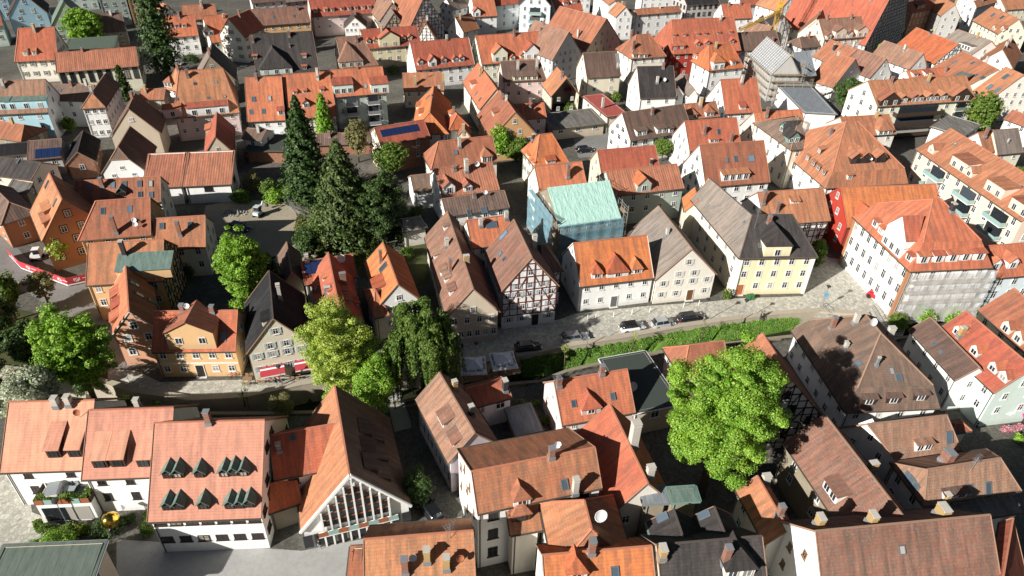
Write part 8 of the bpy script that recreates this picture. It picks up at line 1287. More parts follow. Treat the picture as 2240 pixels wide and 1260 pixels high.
# lamps, bollards
for i, (xy, h) in enumerate(ENV['lamps']):
    r = empty('street_lamp', (xy[0], xy[1], 0)); tag(r, ['street lamp on the river wall by the black car', 'street lamp post on the river wall by the silver car', 'street lamp with a round blue sign at the bridge head', 'street lamp on the dark street at the right', 'street lamp in front of the awning', 'street lamp in the court at the bottom left', 'street lamp beside the white parasols', 'street lamp on the river wall near the plaza'][i], 'street lamp', 'street lamps')
    b = MB(); b.tube([(0, 0, 0), (0, 0, .9), (0, 0, h)], [.09, .06, .045], 8); b.build('pole', ['steel'], r)
    b = MB(); b.lathe((0, 0, h), [(.05, 0), (.16, .1), (.18, .42), (.38, .46), (.36, .52), (.05, .62), (.001, .63)], 14); b.build('lamp_head', ['darksteel'], r)
    b = MB(); b.lathe((0, 0, h), [(.12, .1), (.15, .4)], 12); b.build('lamp_glass', ['plate'], r)
    if i == 2:
        b = MB(); b.tube([(0, -.1, h - 1.2), (0, -.14, h - 1.2)], .4, 16); flat_mat('signblue', (.1, .35, .6), .4); b.build('round_sign', ['signblue'], r)
bme = None
for i, (x, y) in enumerate(ENV['bollards']):
    def f():
        b = MB(); b.tube([(0, 0, 0), (0, 0, 1.0), (0, 0, 1.08)], [.06, .06, .02], 8); return mesh_of(b, 'bollard', ['whitecloth'])
    o = inst('bollard', shared('bollard', f)); o.location = (x, y, 0)
    tag(o, 'thin white bollard in the line along the riverside house fronts' if i < 7 else 'thin white bollard at the bend below the salmon gabled house', 'bollard', 'bollards along the house fronts' if i < 7 else 'bollards at the street bend')
# people: one continuous skinned body each
def person(x, y, rz, c, i):
    me = bpy.data.meshes.new('person'); J = [(0, 0, .95), (0, 0, 1.2), (0, 0, 1.42), (0, .01, 1.52), (0, .02, 1.66), (.2, 0, 1.4), (.26, .03, 1.13), (.27, .12, .9), (-.2, 0, 1.4), (-.27, -.02, 1.13), (-.25, .1, .9), (.1, 0, .9), (.12, .08 * (i % 3), .5), (.12, -.02, .08), (.12, .16, .04), (-.1, 0, .9), (-.12, -.05, .5), (-.12, -.15, .09), (-.12, .0, .04)]
    E_ = [(0, 1), (1, 2), (2, 3), (3, 4), (2, 5), (5, 6), (6, 7), (2, 8), (8, 9), (9, 10), (0, 11), (11, 12), (12, 13), (13, 14), (0, 15), (15, 16), (16, 17), (17, 18)]
    Rr = [.15, .14, .15, .06, .11, .07, .045, .04, .07, .045, .04, .1, .065, .05, .05, .1, .065, .05, .05]
    me.from_pydata(J, E_, []); o = bpy.data.objects.new('person', me); col.objects.link(o)
    md = o.modifiers.new('s', 'SKIN'); sv = me.skin_vertices[0].data
    for v, r_ in zip(sv, Rr): v.radius = (r_, r_ * .85)
    sv[0].use_root = True
    o.modifiers.new('u', 'SUBSURF').levels = 1
    dg = bpy.context.evaluated_depsgraph_get(); m2 = bpy.data.meshes.new_from_object(o.evaluated_get(dg)); o.modifiers.clear(); o.data = m2
    for n_ in ('cloth%d' % c, 'cloth%d' % ((i * 2 + 1) % 3), 'skin'): m2.materials.append(MATS[n_])
    for p in m2.polygons: z = p.center.z; p.material_index = 2 if (z > 1.46 or (abs(p.center.x) > .22 and z < .98)) else (0 if z > .92 else 1)
    for p in m2.polygons: p.use_smooth = True
    o.location = (x, y, .02); o.rotation_euler = (0, 0, rz)
    hb = MB(); hb.lathe((0, .01, 1.6), [(.118, 0), (.125, .07), (.09, .15), (.001, .18)], 10); hb.build('hair', ['hair'], o, True)
    return o
PL = ['person in dark clothes walking by the river wall near the plaza', 'person in black walking beside another by the river wall', 'person in dark trousers outside the cream shop house', 'person standing beside the white parasols in the shade',
      'person in red top passing the striped awning', 'person in dark jacket beside the striped awning', 'worker in yellow vest at the car park wall', 'second worker in yellow vest at the car park wall', 'person in dark clothes near the cafe terrace', 'worker in light clothes by the scaffolded corner', 'person near the golden ball', 'person crossing the pale plaza before the hall']
for i, ((x, y), rz, c) in enumerate(ENV['people']): tag(person(x, y, rz, c, i), PL[i], 'person')
# text on a surface
def text_obj(txt, size, mat, parent, M):
    cu = bpy.data.curves.new('lettering', 'FONT'); cu.body = txt; cu.size = size; cu.align_x = 'CENTER'; cu.align_y = 'CENTER'; cu.extrude = 0.01
    t = bpy.data.objects.new('tmp', cu); col.objects.link(t); dg = bpy.context.evaluated_depsgraph_get()
    me = bpy.data.meshes.new_from_object(t.evaluated_get(dg)); bpy.data.objects.remove(t); me.materials.clear(); me.materials.append(MATS[mat])
    o = bpy.data.objects.new('lettering', me); col.objects.link(o); o.parent = parent; o.matrix_local = M
    return o
# parasols on the wooden river deck
dk = ENV['deck']; dr = empty('river_deck', (0, 0, 0)); tag(dr, 'wooden terrace deck over the river under the two white parasols', 'deck')
b = MB(); slab(b, [(x, y, .12) for x, y in dk], .25); b.build('deck_floor', ['plank'], dr)
b = MB()
for (ax, ay), (cx_, cy_) in ((dk[0], dk[1]), (dk[1], dk[2])):
    for k in range(7): t = k / 6; b.bar((ax + (cx_ - ax) * t, ay + (cy_ - ay) * t, -3.6 if k % 3 == 0 else .1), (ax + (cx_ - ax) * t, ay + (cy_ - ay) * t, 1.1), .09)
    for z in (.5, .8, 1.1): b.bar((ax, ay, z), (cx_, cy_, z), .07)
b.build('railing', ['wood'], dr)
for i, (xy, rz) in enumerate(ENV['parasols']):
    r = empty('parasol', (xy[0], xy[1], .12), rz + i * .1); tag(r, ['left white square parasol with dark lettering on the river deck', 'right white square parasol, its corner catching the sun, on the river deck'][i], 'parasol', 'white parasols on the river deck')
    b = MB(); b.tube([(0, 0, 0), (0, 0, 3.2)], .04, 8); b.build('pole', ['wood'], r)
    b = MB(); h = 1.9; n = 8; k = len(b.v); ring = []
    for j in range(4 * n):
        s, f = divmod(j, n); f = f / n; c = [(-h, -h), (h, -h), (h, h), (-h, h)]; a_, b_ = c[s], c[(s + 1) % 4]
        ring.append((a_[0] + (b_[0] - a_[0]) * f, a_[1] + (b_[1] - a_[1]) * f))
    lev = [(1, 2.05), (1, 2.35), (.72, 2.64), (.4, 2.95), (.1, 3.22)]
    for q, z in lev: b.v += [(x * q * (1 - .03 * math.sin((j % n) / n * math.pi) * (q > .9)), y * q * (1 - .03 * math.sin((j % n) / n * math.pi) * (q > .9)), z - .05 * math.sin((j % n) / n * math.pi) + rng.normal() * .008) for j, (x, y) in enumerate(ring)]
    N_ = 4 * n
    for l in range(len(lev) - 1):
        for j in range(N_): b.f.append([l * N_ + j, l * N_ + (j + 1) % N_, (l + 1) * N_ + (j + 1) % N_, (l + 1) * N_ + j]); b.m.append(0)
    b.f.append([(len(lev) - 1) * N_ + j for j in range(N_)]); b.m.append(0)
    cn = b.build('canopy', ['whitecloth'], r)
    for q in (0, 1, 3):
        a = q * math.pi / 2; tilt = math.atan2(.55, 1.0)
        M = Matrix.Rotation(a, 4, 'Z') @ Matrix.Translation((0, -1.5, 2.62)) @ Matrix.Rotation(tilt, 4, 'X')
        text_obj('Spalter Bier', .56, 'ink', cn, M)
def cafe_set(x, y, rz, label, group, z=0.0, top='wood'):
    r = empty('cafe_table', (x, y, z), rz); tag(r, label, 'table', group)
    b = MB(); b.box((0, 0, .74), (1.3, .75, .05)); b.build('table_top', [top], r)
    for sx in (-1, 1):
        for sy in (-1, 1): b = MB(); b.bar((sx * .55, sy * .3, 0), (sx * .55, sy * .3, .72), .05); b.build('leg', ['darksteel'], r)
    for sy in (-1, 1):
        for sx in (-.35, .35):
            c = empty('chair', (x + math.cos(rz) * sx - math.sin(rz) * sy * .75, y + math.sin(rz) * sx + math.cos(rz) * sy * .75, z), rz + (0 if sy < 0 else math.pi))
            tag(c, 'wooden chair drawn up to its table ' + group.replace('tables ', ''), 'chair', group.replace('tables', 'chairs'))
            b = MB(); b.box((0, 0, .45), (.42, .42, .04)); b.build('seat', [top], c)
            b = MB(); b.box((0, -.2, .7), (.42, .04, .42)); b.build('backrest', [top], c)
            for lx in (-1, 1):
                for ly in (-1, 1): b = MB(); b.bar((lx * .18, ly * .18, 0), (lx * .18, ly * .18, .43), .035); b.build('leg', ['darksteel'], c)
for i, (x, y) in enumerate(ENV['decktables']): cafe_set(x, y, .12, 'dark wooden table on the river deck under a white parasol', 'tables on the river deck', .12)
for i, (x, y) in enumerate(ENV['cafetables']): cafe_set(x, y, .05, 'dark wooden cafe table in front of the red awning house', 'tables in front of the red awning')
# awnings of the slate roofed house
S = ENV['SL']; f, L, d, n = local(S[0], S[3])
if n.y > 0: n = -n
fr_ = S[0]; sr = root_of('slate roof and red striped awning')
def awning(s0, s1):
    b = MB(); A = Vector((S[0][0], S[0][1], 0)); st = [(0, 2.75, 0), (.5, 2.55, 0), (.5, 2.55, 1), (.75, 2.45, 1), (.75, 2.45, 0), (1.7, 2.05, 0), (1.7, 2.05, 1), (1.72, 1.85, 1)]
    for i in range(0, len(st) - 1):
        if st[i][0] == st[i + 1][0] and st[i][1] == st[i + 1][1]: continue
        q = [A + d * s0 + n * (st[i][0] - .3), A + d * s1 + n * (st[i][0] - .3), A + d * s1 + n * (st[i + 1][0] - .3), A + d * s0 + n * (st[i + 1][0] - .3)]
        b.poly([(q[0].x, q[0].y, st[i][1]), (q[1].x, q[1].y, st[i][1]), (q[2].x, q[2].y, st[i + 1][1]), (q[3].x, q[3].y, st[i + 1][1])], mi=st[i][2])
    o = b.build('awning', ['redcloth', 'whitecloth'], sr); o.location = (-sr.location.x, -sr.location.y, 0)
awning(1.2, 4.6); awning(6.0, 8.3)
# red banner fence
pts = ENV['banner']; fr0 = empty('banner_fence', (pts[0][0], pts[0][1], 0)); tag(fr0, 'red and white banner fence around the roadworks at the left', 'fence'); o0 = Vector((pts[0][0], pts[0][1], 0))
for k, ((ax, ay), (bx_, by)) in enumerate(zip(pts[:-1], pts[1:])):
    a = Vector((ax, ay, 0)) - o0; c = Vector((bx_, by, 0)) - o0; L = (c - a).length; dd = (c - a) / L; nn = Vector((dd.y, -dd.x, 0))
    b = MB(); b.bar(a + Vector((0, 0, 1.15)), c + Vector((0, 0, 1.15)), .04, 1.35, up=(0, 0, 1)); b.bar(a + Vector((0, 0, .36)), c + Vector((0, 0, .36)), .045, .24, mi=1)
    m_ = max(1, int(L / 3.2))
    bo_ = b.build('banner', ['redcloth', 'whitecloth'], fr0)
    for j in range(m_):
        p = a + dd * (L * (j + .35) / m_) + nn * .035; w_ = MB()
        for gx in range(5):
            for gz in range(4):
                if (gx * 3 + gz * 5 + j) % 4: q = p + dd * (gx * .2); w_.bar(q + Vector((0, 0, .85 + gz * .18)), q + dd * .15 + Vector((0, 0, .85 + gz * .18)), .02, .13)
        q = p + dd * 1.3; w_.bar(q + Vector((0, 0, 1.2)), q + dd * 1.2 + Vector((0, 0, 1.2)), .02, .09)
        w_.build('banner_print', ['whitecloth'], bo_)
    for j in range(int(L / 2.5) + 1): q = a + dd * (j * 2.5); b = MB(); b.bar(q + Vector((0, 0, 0)) - nn * .06, q + Vector((0, 0, 1.95)) - nn * .06, .05); b.build('post', ['steel'], fr0)
# golden ball on its slim pole
r = empty('golden_ball', (*ENV['gold'], 0)); tag(r, 'big shiny golden ball sculpture on a slim pole by the dark hedge', 'sculpture')
b = MB(); b.lathe((0, 0, 2.6), [(.95 * math.sin(t * math.pi / 20) + 1e-3, -.95 * math.cos(t * math.pi / 20)) for t in range(21)], 32); b.build('ball', ['gold'], r, True)
b = MB(); b.tube([(0, 0, 0), (0, 0, 1.7)], .07, 10); b.build('pole', ['darksteel'], r)
# tower crane
r = empty('tower_crane', (*ENV['crane'], 0)); tag(r, 'yellow tower crane mast rising above the unfinished rafters', 'crane')
def truss(b, p, q, w, step):
    p = Vector(p); q = Vector(q); D_ = (q - p); L = D_.length; D_.normalize(); u = Vector((0, 0, 1)) if abs(D_.z) < .9 else Vector((1, 0, 0)); x = D_.cross(u).normalized(); y = x.cross(D_)
    C = [(-1, -1), (1, -1), (1, 1), (-1, 1)]; n = int(L / step)
    for i, j in C: b.bar(p + (x * i + y * j) * w / 2, q + (x * i + y * j) * w / 2, .11)
    for k in range(n):
        for s in range(4):
            a_, c_ = C[s], C[(s + 1) % 4]; P0 = p + D_ * (k * step) + (x * a_[0] + y * a_[1]) * w / 2; P1 = p + D_ * ((k + 1) * step) + (x * c_[0] + y * c_[1]) * w / 2
            b.bar(P0, P1, .06); b.bar(P0, p + D_ * (k * step) + (x * c_[0] + y * c_[1]) * w / 2, .05)
H_ = ENV['craneh']; b = MB(); truss(b, (0, 0, 0), (0, 0, H_ + 14), 1.35, 1.8); b.build('mast', ['yellowpaint'], r)
b = MB(); J0 = Vector((ENV['jib'][0] - ENV['crane'][0], ENV['jib'][1] - ENV['crane'][1], 0)); J0 = J0.normalized() * min(J0.length, 30); truss(b, (0, 0, H_), (J0.x, J0.y, H_ - 1), .75, 1.4); b.build('jib', ['yellowpaint'], r)
b = MB(); b.box((0, 0, H_ + 2), (1.6, 1.6, 1.2)); b.build('slewing_unit', ['yellowpaint'], r)
# mini excavator, rubble, lift, site van
def excavator(x, y, rz, label, mat):
    r = empty('mini_excavator', (x, y, 0), rz); tag(r, label, 'excavator')
    for s in (-1, 1): b = MB(); b.tube([(-.9, s * .65, .25), (.9, s * .65, .25)], .25, 8); b.box((0, s * .65, .25), (1.8, .34, .5)); b.build('track', ['rubber'], r)
    b = MB(); b.box((-.2, 0, .8), (1.7, 1.3, .6), taper=.9); b.build('chassis', [mat], r)
    b = MB(); b.box((.1, .1, 1.55), (1.0, 1.0, 1.0)); b.build('cab', ['carglass'], r); b = MB(); b.box((.1, .1, 2.1), (1.15, 1.15, .1)); b.build('cab_roof', [mat], r)
    b = MB(); b.bar((.8, 0, .9), (2.0, 0, 2.3), .22); b.bar((2.0, 0, 2.3), (3.1, 0, 1.2), .18); b.build('arm', [mat], r); b = MB(); b.box((3.15, 0, .9), (.5, .6, .6), taper=.6); b.build('bucket', ['darksteel'], r)
excavator(*ENV['excav'], 1.3, 'pale green mini excavator with raised arm on the gravel yard', 'sh_pale')
excavator(*ENV['whiteveh'], .3, 'white and blue road roller machine behind the red banner fence', 'carwhite')
rb_ = MB()
for k in range(170):
    a = rng.random() * 6.28; q = abs(rng.normal()) * 1.1; s = rng.uniform(.12, .42); M = Matrix.Translation((math.cos(a) * q * 1.3, math.sin(a) * q, max(.05, .9 - q * .45) * rng.random())) @ Matrix.Rotation(rng.random() * 6, 4, Vector(rng.normal(size=3)).normalized())
    rb_.box((0, 0, 0), (s, s * .8, s * .6), M)
o = rb_.build('rubble_heap', ['rubble']); o.location = (*ENV['rubble'], 0); tag(o, 'heap of pale broken rubble on the gravel yard', 'rubble', kind='stuff')
r = empty('boom_lift', (*ENV['redveh'], 0), -.9); tag(r, 'bright red folded boom lift parked at the foot of the scaffolded corner building', 'lift')
b = MB(); b.box((0, 0, .7), (3.6, 1.7, .7), taper=.9); b.build('chassis', ['redpaint'], r)
for sx in (-1, 1):
    for s in (-1, 1): b = MB(); b.tube([(sx * 1.2, s * .7, .4), (sx * 1.2, s * .95, .4)], .4, 12); b.build('wheel', ['rubber'], r)
b = MB()
for k in range(4): b.bar((-1.5, (k - 1.5) * .25, 1.2 + k * .2), (1.6, (k - 1.5) * .25, 1.35 + k * .2), .2)
b.build('boom', ['redpaint'], r); b = MB(); truss(b, (1.9, -.6, 1), (1.9, .6, 1), .9, .6); b.build('basket', ['redpaint'], r)
for i, (x, y) in enumerate(ENV['bins']):
    r = empty('wheeled_bin', (x, y, 0)); tag(r, 'green wheeled bin at the foot of the yellow house', 'bin', 'green bins by the yellow house')
    b = MB(); b.box((0, 0, .5), (.5, .55, .95), taper=1.18); b.build('bin_body', ['greenplastic'], r); b = MB(); b.box((0, 0, 1.02), (.64, .72, .08)); b.build('lid', ['greenplastic'], r)
    for s in (-1, 1): b = MB(); b.tube([(s * .22, .27, .1), (s * .28, .27, .1)], .1, 8); b.build('wheel', ['rubber'], r)
# scaffolds
def scaffold(label, A, Bv, H, net, o0=.35, o1=1.15, step=2.5, flip=False, nh=1.0):
    r = empty('scaffold', (A[0], A[1], 0)); tag(r, label, 'scaffold', 'scaffolds around the building sites'); f, L, d, n = local(A, Bv); A0 = Vector((A[0], A[1], 0)); s_ = -1 if flip else 1
    g = lambda s, o, z: f(s, o * s_, z) - A0
    m = max(2, int(round(L / step)))
    for k in range(m + 1):
        for o in (o0, o1): b = MB(); b.bar(g(L * k / m, o, 0), g(L * k / m, o, H), .07); b.build('post', ['scaf'], r)
    z = 2.0
    while z < H:
        b = MB(); b.bar(g(0, (o0 + o1) / 2, z), g(L, (o0 + o1) / 2, z), abs(o1 - o0), .06); b.build('deck', ['plank'], r)
        for dz in (.5, 1.0):
            b = MB(); b.bar(g(0, o1, z + dz), g(L, o1, z + dz), .05); b.build('rail', ['scaf'], r)
        z += 2.0
    b = MB()
    for k in range(0, m, 2): b.bar(g(L * k / m, o1, 0), g(L * (k + 1) / m, o1, 2), .05); b.bar(g(L * (k + 1) / m, o1, 2), g(L * k / m, o1, 4), .05)
    b.build('brace', ['scaf'], r)
    if net:
        nx_ = int(L / .6); nz_ = int(H * nh / .6); V = []; F = []
        for i in range(nx_ + 1):
            for j in range(nz_ + 1): V.append(tuple(g(L * i / nx_, o1 + .1 + rng.normal() * .05 + .07 * math.sin(i * 1.7), (H + .6) * (1 - nh) + (H + .6) * nh * j / nz_)))
        for i in range(nx_):
            for j in range(nz_): k = i * (nz_ + 1) + j; F.append([k, k + nz_ + 1, k + nz_ + 2, k + 1])
        mk('safety_net', V, F, net, r, True)
    return r
J = ENV['J']; scaffold('scaffold with whitish safety net covering the front of the large corner building', J[0], J[1], 9.6, 'net_white')
T = ENV['TP']; scaffold('scaffold with blue netting on the front of the tarpaulin house', T[0], T[1], 9.4, 'net_blue'); scaffold('scaffold with torn blue netting on the left side of the tarpaulin house', T[3], T[0], 10.8, 'net_blue', nh=.8)
scaffold('bare steel scaffold on the right side of the tarpaulin house', T[1], T[2], 11.5, None)
U = ENV['UF']
scaffold('steel scaffold below the clear sheeted rafters, front side', U[0], U[3], 8.5, None); scaffold('steel scaffold right of the clear sheeted rafters', U[3], U[2], 11.5, None)
scaffold('outer steel scaffold before the unfinished building', (U[0][0] + 1, U[0][1] - 3), (U[3][0] + 7, U[3][1] - 3), 6.5, None)
scaffold('steel scaffold left of the clear sheeted rafters', U[1], U[0], 8.6, None)
# ribbed glass gable of the hall
hr = root_of('ribbed glass gable'); Hh = ENV['HL']; f, L, d, n = local(Hh[0], Hh[3]); s_ = 1 if n.y < 0 else -1
he, top = Hh[0][2], Hh[4][2]; off = hr.location.copy(); off.z = 0; g = lambda s, o, z: f(s, o * s_, z) - off
hz = lambda s: he + (top - he) * (1 - abs(s - L / 2) / (L / 2))
b = MB(); c = MB(); nb_ = 8
xs_ = [L * (.2 + .6 * k / nb_) for k in range(nb_ + 1)]
for k in range(nb_):
    a_, e_ = xs_[k] + .1, xs_[k + 1] - .1; zt = min(hz(a_), hz(e_)) - .9; z = he + .1
    while z + .5 < zt:
        z2 = min(z + 1.05, zt); b.poly([tuple(g(a_, .06, z)), tuple(g(e_, .06, z)), tuple(g(e_, .06, z2)), tuple(g(a_, .06, z2))]); c.bar(g(a_, .12, z2), g(e_, .12, z2), .1, .08); z = z2 + .12
b.build('gable_glazing', ['pane'], hr); c.build('mullion', ['rust_panel'], hr)
for x in xs_:
    b = MB(); b.bar(g(x, .16, .1), g(x, .16, hz(x) - .45), .2, .3, up=n); b.build('rib', ['w_white'], hr)
b = MB()
for k in range(10):
    x = L * (k + .5) / 10; b.poly([tuple(g(x - .5, .05, .3)), tuple(g(x + .5, .05, .3)), tuple(g(x + .5, .05, he - .7)), tuple(g(x - .5, .05, he - .7))])
b.build('shop_window', ['pane'], hr)
for k in range(8):
    b = MB(); x = L * (.15 + .09 * k); b.bar(g(x, .75, he - .3), g(x + L * .085, .75, he - .3), .06, .75); b.build('parapet_panel', ['teal_panel' if k % 2 else 'rust_panel'], hr)
b = MB(); b.bar(g(L * .15, .45, he - .68), g(L * .87, .45, he - .68), .7, .1); b.build('gallery_floor', ['w_white'], hr)
for s1 in (0, 1):
    b = MB(); b.bar(g(0 if s1 == 0 else L, .06, he + .1), g(L / 2, .06, top - .05), .25, .3); b.build('verge_board', ['w_white'], hr)
# balconies
def balcony(root, f, s_, s, z, w, dp, rail, floor='w_white', plants=False):
    off = root.location; g = lambda a, o, zz: f(a, o * s_, zz) - Vector((off.x, off.y, 0))
    e = empty('balcony'); e.parent = root
    b = MB(); b.bar(g(s - w / 2, dp / 2 - .1, z), g(s + w / 2, dp / 2 - .1, z), dp, .16); b.build('balcony_floor', [floor], e)
    b = MB(); b.bar(g(s - w / 2, dp - .1, z + .55), g(s + w / 2, dp - .1, z + .55), .05, .85)
    for q in (-1, 1): b.bar(g(s + q * w / 2, 0, z + .55), g(s + q * w / 2, dp - .1, z + .55), .05, .85)
    b.build('balcony_rail', [rail], e)
    b = MB(); b.poly([tuple(g(s - w * .4, .06, z + .1)), tuple(g(s + w * .4, .06, z + .1)), tuple(g(s + w * .4, .06, z + 2.2)), tuple(g(s - w * .4, .06, z + 2.2))]); b.build('balcony_door', ['pane'], e)
flat_mat('glassrail', (.30, .45, .42), .15, spec=.8)
M_ = ENV['MG']; f, L, d, n = local(M_[0], M_[1]); rt = root_of('mint green house with stacked'); sg_ = 1 if n.y < 0 else -1
for s in (.3, .72):
    for z in (.9 + 0 * s, 3.7, 6.3): balcony(rt, f, sg_, L * s, z, 3.0, 1.5, 'steel')
M_ = ENV['BK']; f, L, d, n = local(M_[0], M_[1]); rt = root_of('recessed balconies'); sg_ = 1 if n.y < 0 else -1
for z in (.9, 3.7, 6.4): 
    balcony(rt, f, sg_, L * .42, z, 14.5, 1.6, 'darkframe', 'darkframe')
    balcony(rt, f, sg_, L * .86, z, 3.2, .5, 'steel')
M_ = ENV['AP']; f, L, d, n = local(M_[0], M_[1]); rt = root_of('long apartment block'); sg_ = 1 if n.y < 0 else -1
for s in (.27, .57, .85):
    for z in (2.9, 5.9): balcony(rt, f, sg_, L * s, z, 5.0, 1.6, 'glassrail')
M_ = ENV['C0']; f, L, d, n = local(M_[0], M_[3]); rt = root_of('pale blue apartment house with three'); sg_ = 1 if n.y < 0 else -1
for z in (1.2, 4.2, 7.2): balcony(rt, f, sg_, L * .5, z, 4.6, 1.5, 'glassrail')
# terrace bay of the leftmost white building
rt = root_of('leftmost white building of the bottom'); L0 = ENV['L0']; A, Bp = ENV['bay']; f, L, d, n = local(A, Bp); s_ = -1 if n.y < 0 else 1
off = rt.location; g = lambda s, o, z: f(s, o * s_, z) - Vector((off.x, off.y, 0)); dp = ENV['bayd']
def prism(bb, pts, z0, z1, mi=0):
    bb.poly([(p.x, p.y, z1) for p in pts], mi)
    for i in range(4): p, q = pts[i], pts[(i + 1) % 4]; bb.poly([(p.x, p.y, z0), (q.x, q.y, z0), (q.x, q.y, z1), (p.x, p.y, z1)], mi)
b = MB(); prism(b, [g(0, 0, 0), g(L, 0, 0), g(L, dp, 0), g(0, dp, 0)], 0, 3.1); b.build('terrace_bay', ['w_white'], rt)
b = MB(); prism(b, [g(.3, .3, 0), g(L - .3, .3, 0), g(L - .3, dp - .1, 0), g(.3, dp - .1, 0)], 3.1, 3.13); b.build('terrace_floor', ['bitumen'], rt)
for k in range(6):
    b = MB(); b.bar(g(L * k / 6 + .05, -.05, 3.5), g(L * (k + 1) / 6 - .05, -.05, 3.5), .08, .75); b.build('parapet_panel', ['teal_panel' if k in (1, 4) else 'rust_panel'], rt)
b = MB(); b.bar(g(L + .05, 0, 3.5), g(L + .05, dp, 3.5), .08, .75); b.build('parapet_panel', ['darkframe'], rt); b = MB(); b.bar(g(-.05, 0, 3.5), g(-.05, dp, 3.5), .08, .75); b.build('parapet_panel', ['darkframe'], rt)
for k in (0, 1):
    b = MB(); x = L * (.28 + .44 * k); b.poly([tuple(g(x - 1.3, -.04, .2)), tuple(g(x + 1.3, -.04, .2)), tuple(g(x + 1.3, -.04, 2.5)), tuple(g(x - 1.3, -.04, 2.5))]); b.build('terrace_door', ['pane'], rt)
def hedge(pts, w, h, label, mat, z=0.0, ls=.1, dens=260, name='planter_hedge', cat='hedge', fl=False):
    CC = []; NN = []
    for (ax, ay), (bx_, by) in zip(pts[:-1], pts[1:]):
        L = math.hypot(bx_ - ax, by - ay); n = int(L * dens * h / .6)
        t = rng.random(n); q = rng.uniform(-.5, .5, n) * w; dx, dy = (bx_ - ax) / L, (by - ay) / L
        zz = rng.random(n) ** .6 * h * (1 + .25 * np.sin(t * L * 2.3)); CC.append(np.stack([ax + dx * t * L - dy * q, ay + dy * t * L + dx * q, z + zz], 1)); NN.append(np.tile([0, -.4, .8], (n, 1)))
    r = empty(name, (0, 0, 0)); tag(r, label, cat); leaves(np.concatenate(CC), np.concatenate(NN), ls, 'foliage', mat, r, .8)
w_ = lambda s, o: tuple((g(s, o, 0) + Vector((off.x, off.y, 0)))[:2])
hedge([w_(.1, .35), w_(L - .3, .35), w_(L - .35, dp * .6)], .7, .95, 'planting along the roof terrace parapet of the leftmost white building', 'leaf_mid', 3.15)
t0 = w_(L * .55, dp * .6); cafe_set(t0[0], t0[1], .1, 'table with chairs on the roof terrace of the leftmost white building', 'tables on the roof terrace', 3.13, 'sh_grey')
t0 = w_(L * .28, dp * .5); r = empty('garden_grill', (t0[0], t0[1], 3.13), .3); tag(r, 'large grey covered box on the roof terrace of the leftmost building', 'cover box'); b = MB(); b.box((0, 0, .6), (1.2, 1.9, 1.2), taper=.93); b.build('cover', ['plate'], r); b = MB(); b.box((0, 0, 1.23), (1.25, 1.95, .06)); b.build('lid', ['sh_grey'], r)
for q in ENV['planters']:
    hedge(q[0], .8, q[2], q[1], q[3], 0, .11, 300)
# footbridge by the hall, bridge railing at the plaza
def railing(name, pts, label, h=1.1, mat='steel', z=0.0, cat='railing'):
    r = empty(name, (*pts[0], 0)); tag(r, label, cat); o = Vector((*pts[0], 0)); b = MB()
    for (ax, ay), (bx_, by) in zip(pts[:-1], pts[1:]):
        a = Vector((ax, ay, z)) - o; c = Vector((bx_, by, z)) - o; L = (c - a).length
        for zz in (h, h * .5, .15): b.bar(a + Vector((0, 0, zz)), c + Vector((0, 0, zz)), .05)
        for k in range(int(L / .9) + 1): q = a + (c - a) * min(1, k * .9 / L); b.bar(q, q + Vector((0, 0, h)), .045)
    b.build('rails', [mat], r)
bp = ENV['bridge']; r = empty('footbridge', (0, 0, 0)); tag(r, 'narrow footbridge over the river beside the big gabled hall', 'bridge'); b = MB(); slab(b, [(x, y, .1) for x, y in bp], .35); b.build('bridge_deck', ['w_grey'], r)
railing('bridge_railing', [bp[0], bp[3]], 'left steel railing of the footbridge beside the hall'); railing('bridge_railing', [bp[1], bp[2]], 'right steel railing of the footbridge beside the hall')
r = empty('road_bridge', (0, 0, 0)); tag(r, 'stone bridge carrying the plaza over the river', 'bridge'); b = MB(); slab(b, [(x, y, .03) for x, y in ENV['rbridge']], .6); b.build('bridge_deck', ['paving'], r)
railing('bridge_railing', ENV['rrail'], 'steel railing at the right edge of the plaza bridge'); railing('bridge_railing', ENV['rrail2'], 'short railing at the left corner of the plaza bridge')
wall_line('yard_wall', ENV['ywall'], 'low stone wall between the garden trees and the dark gardens', 'stone', 0, 1.0, .3)
wall_line('garden_wall', ENV['gwall'], 'brick garden wall behind the gravel yard', 'w_brick', 0, 2.2, .3)
railing('site_fence', ENV['sfence'], 'grey mesh site fence between the gravel yard and the lawn', 1.9, 'steel', cat='fence')
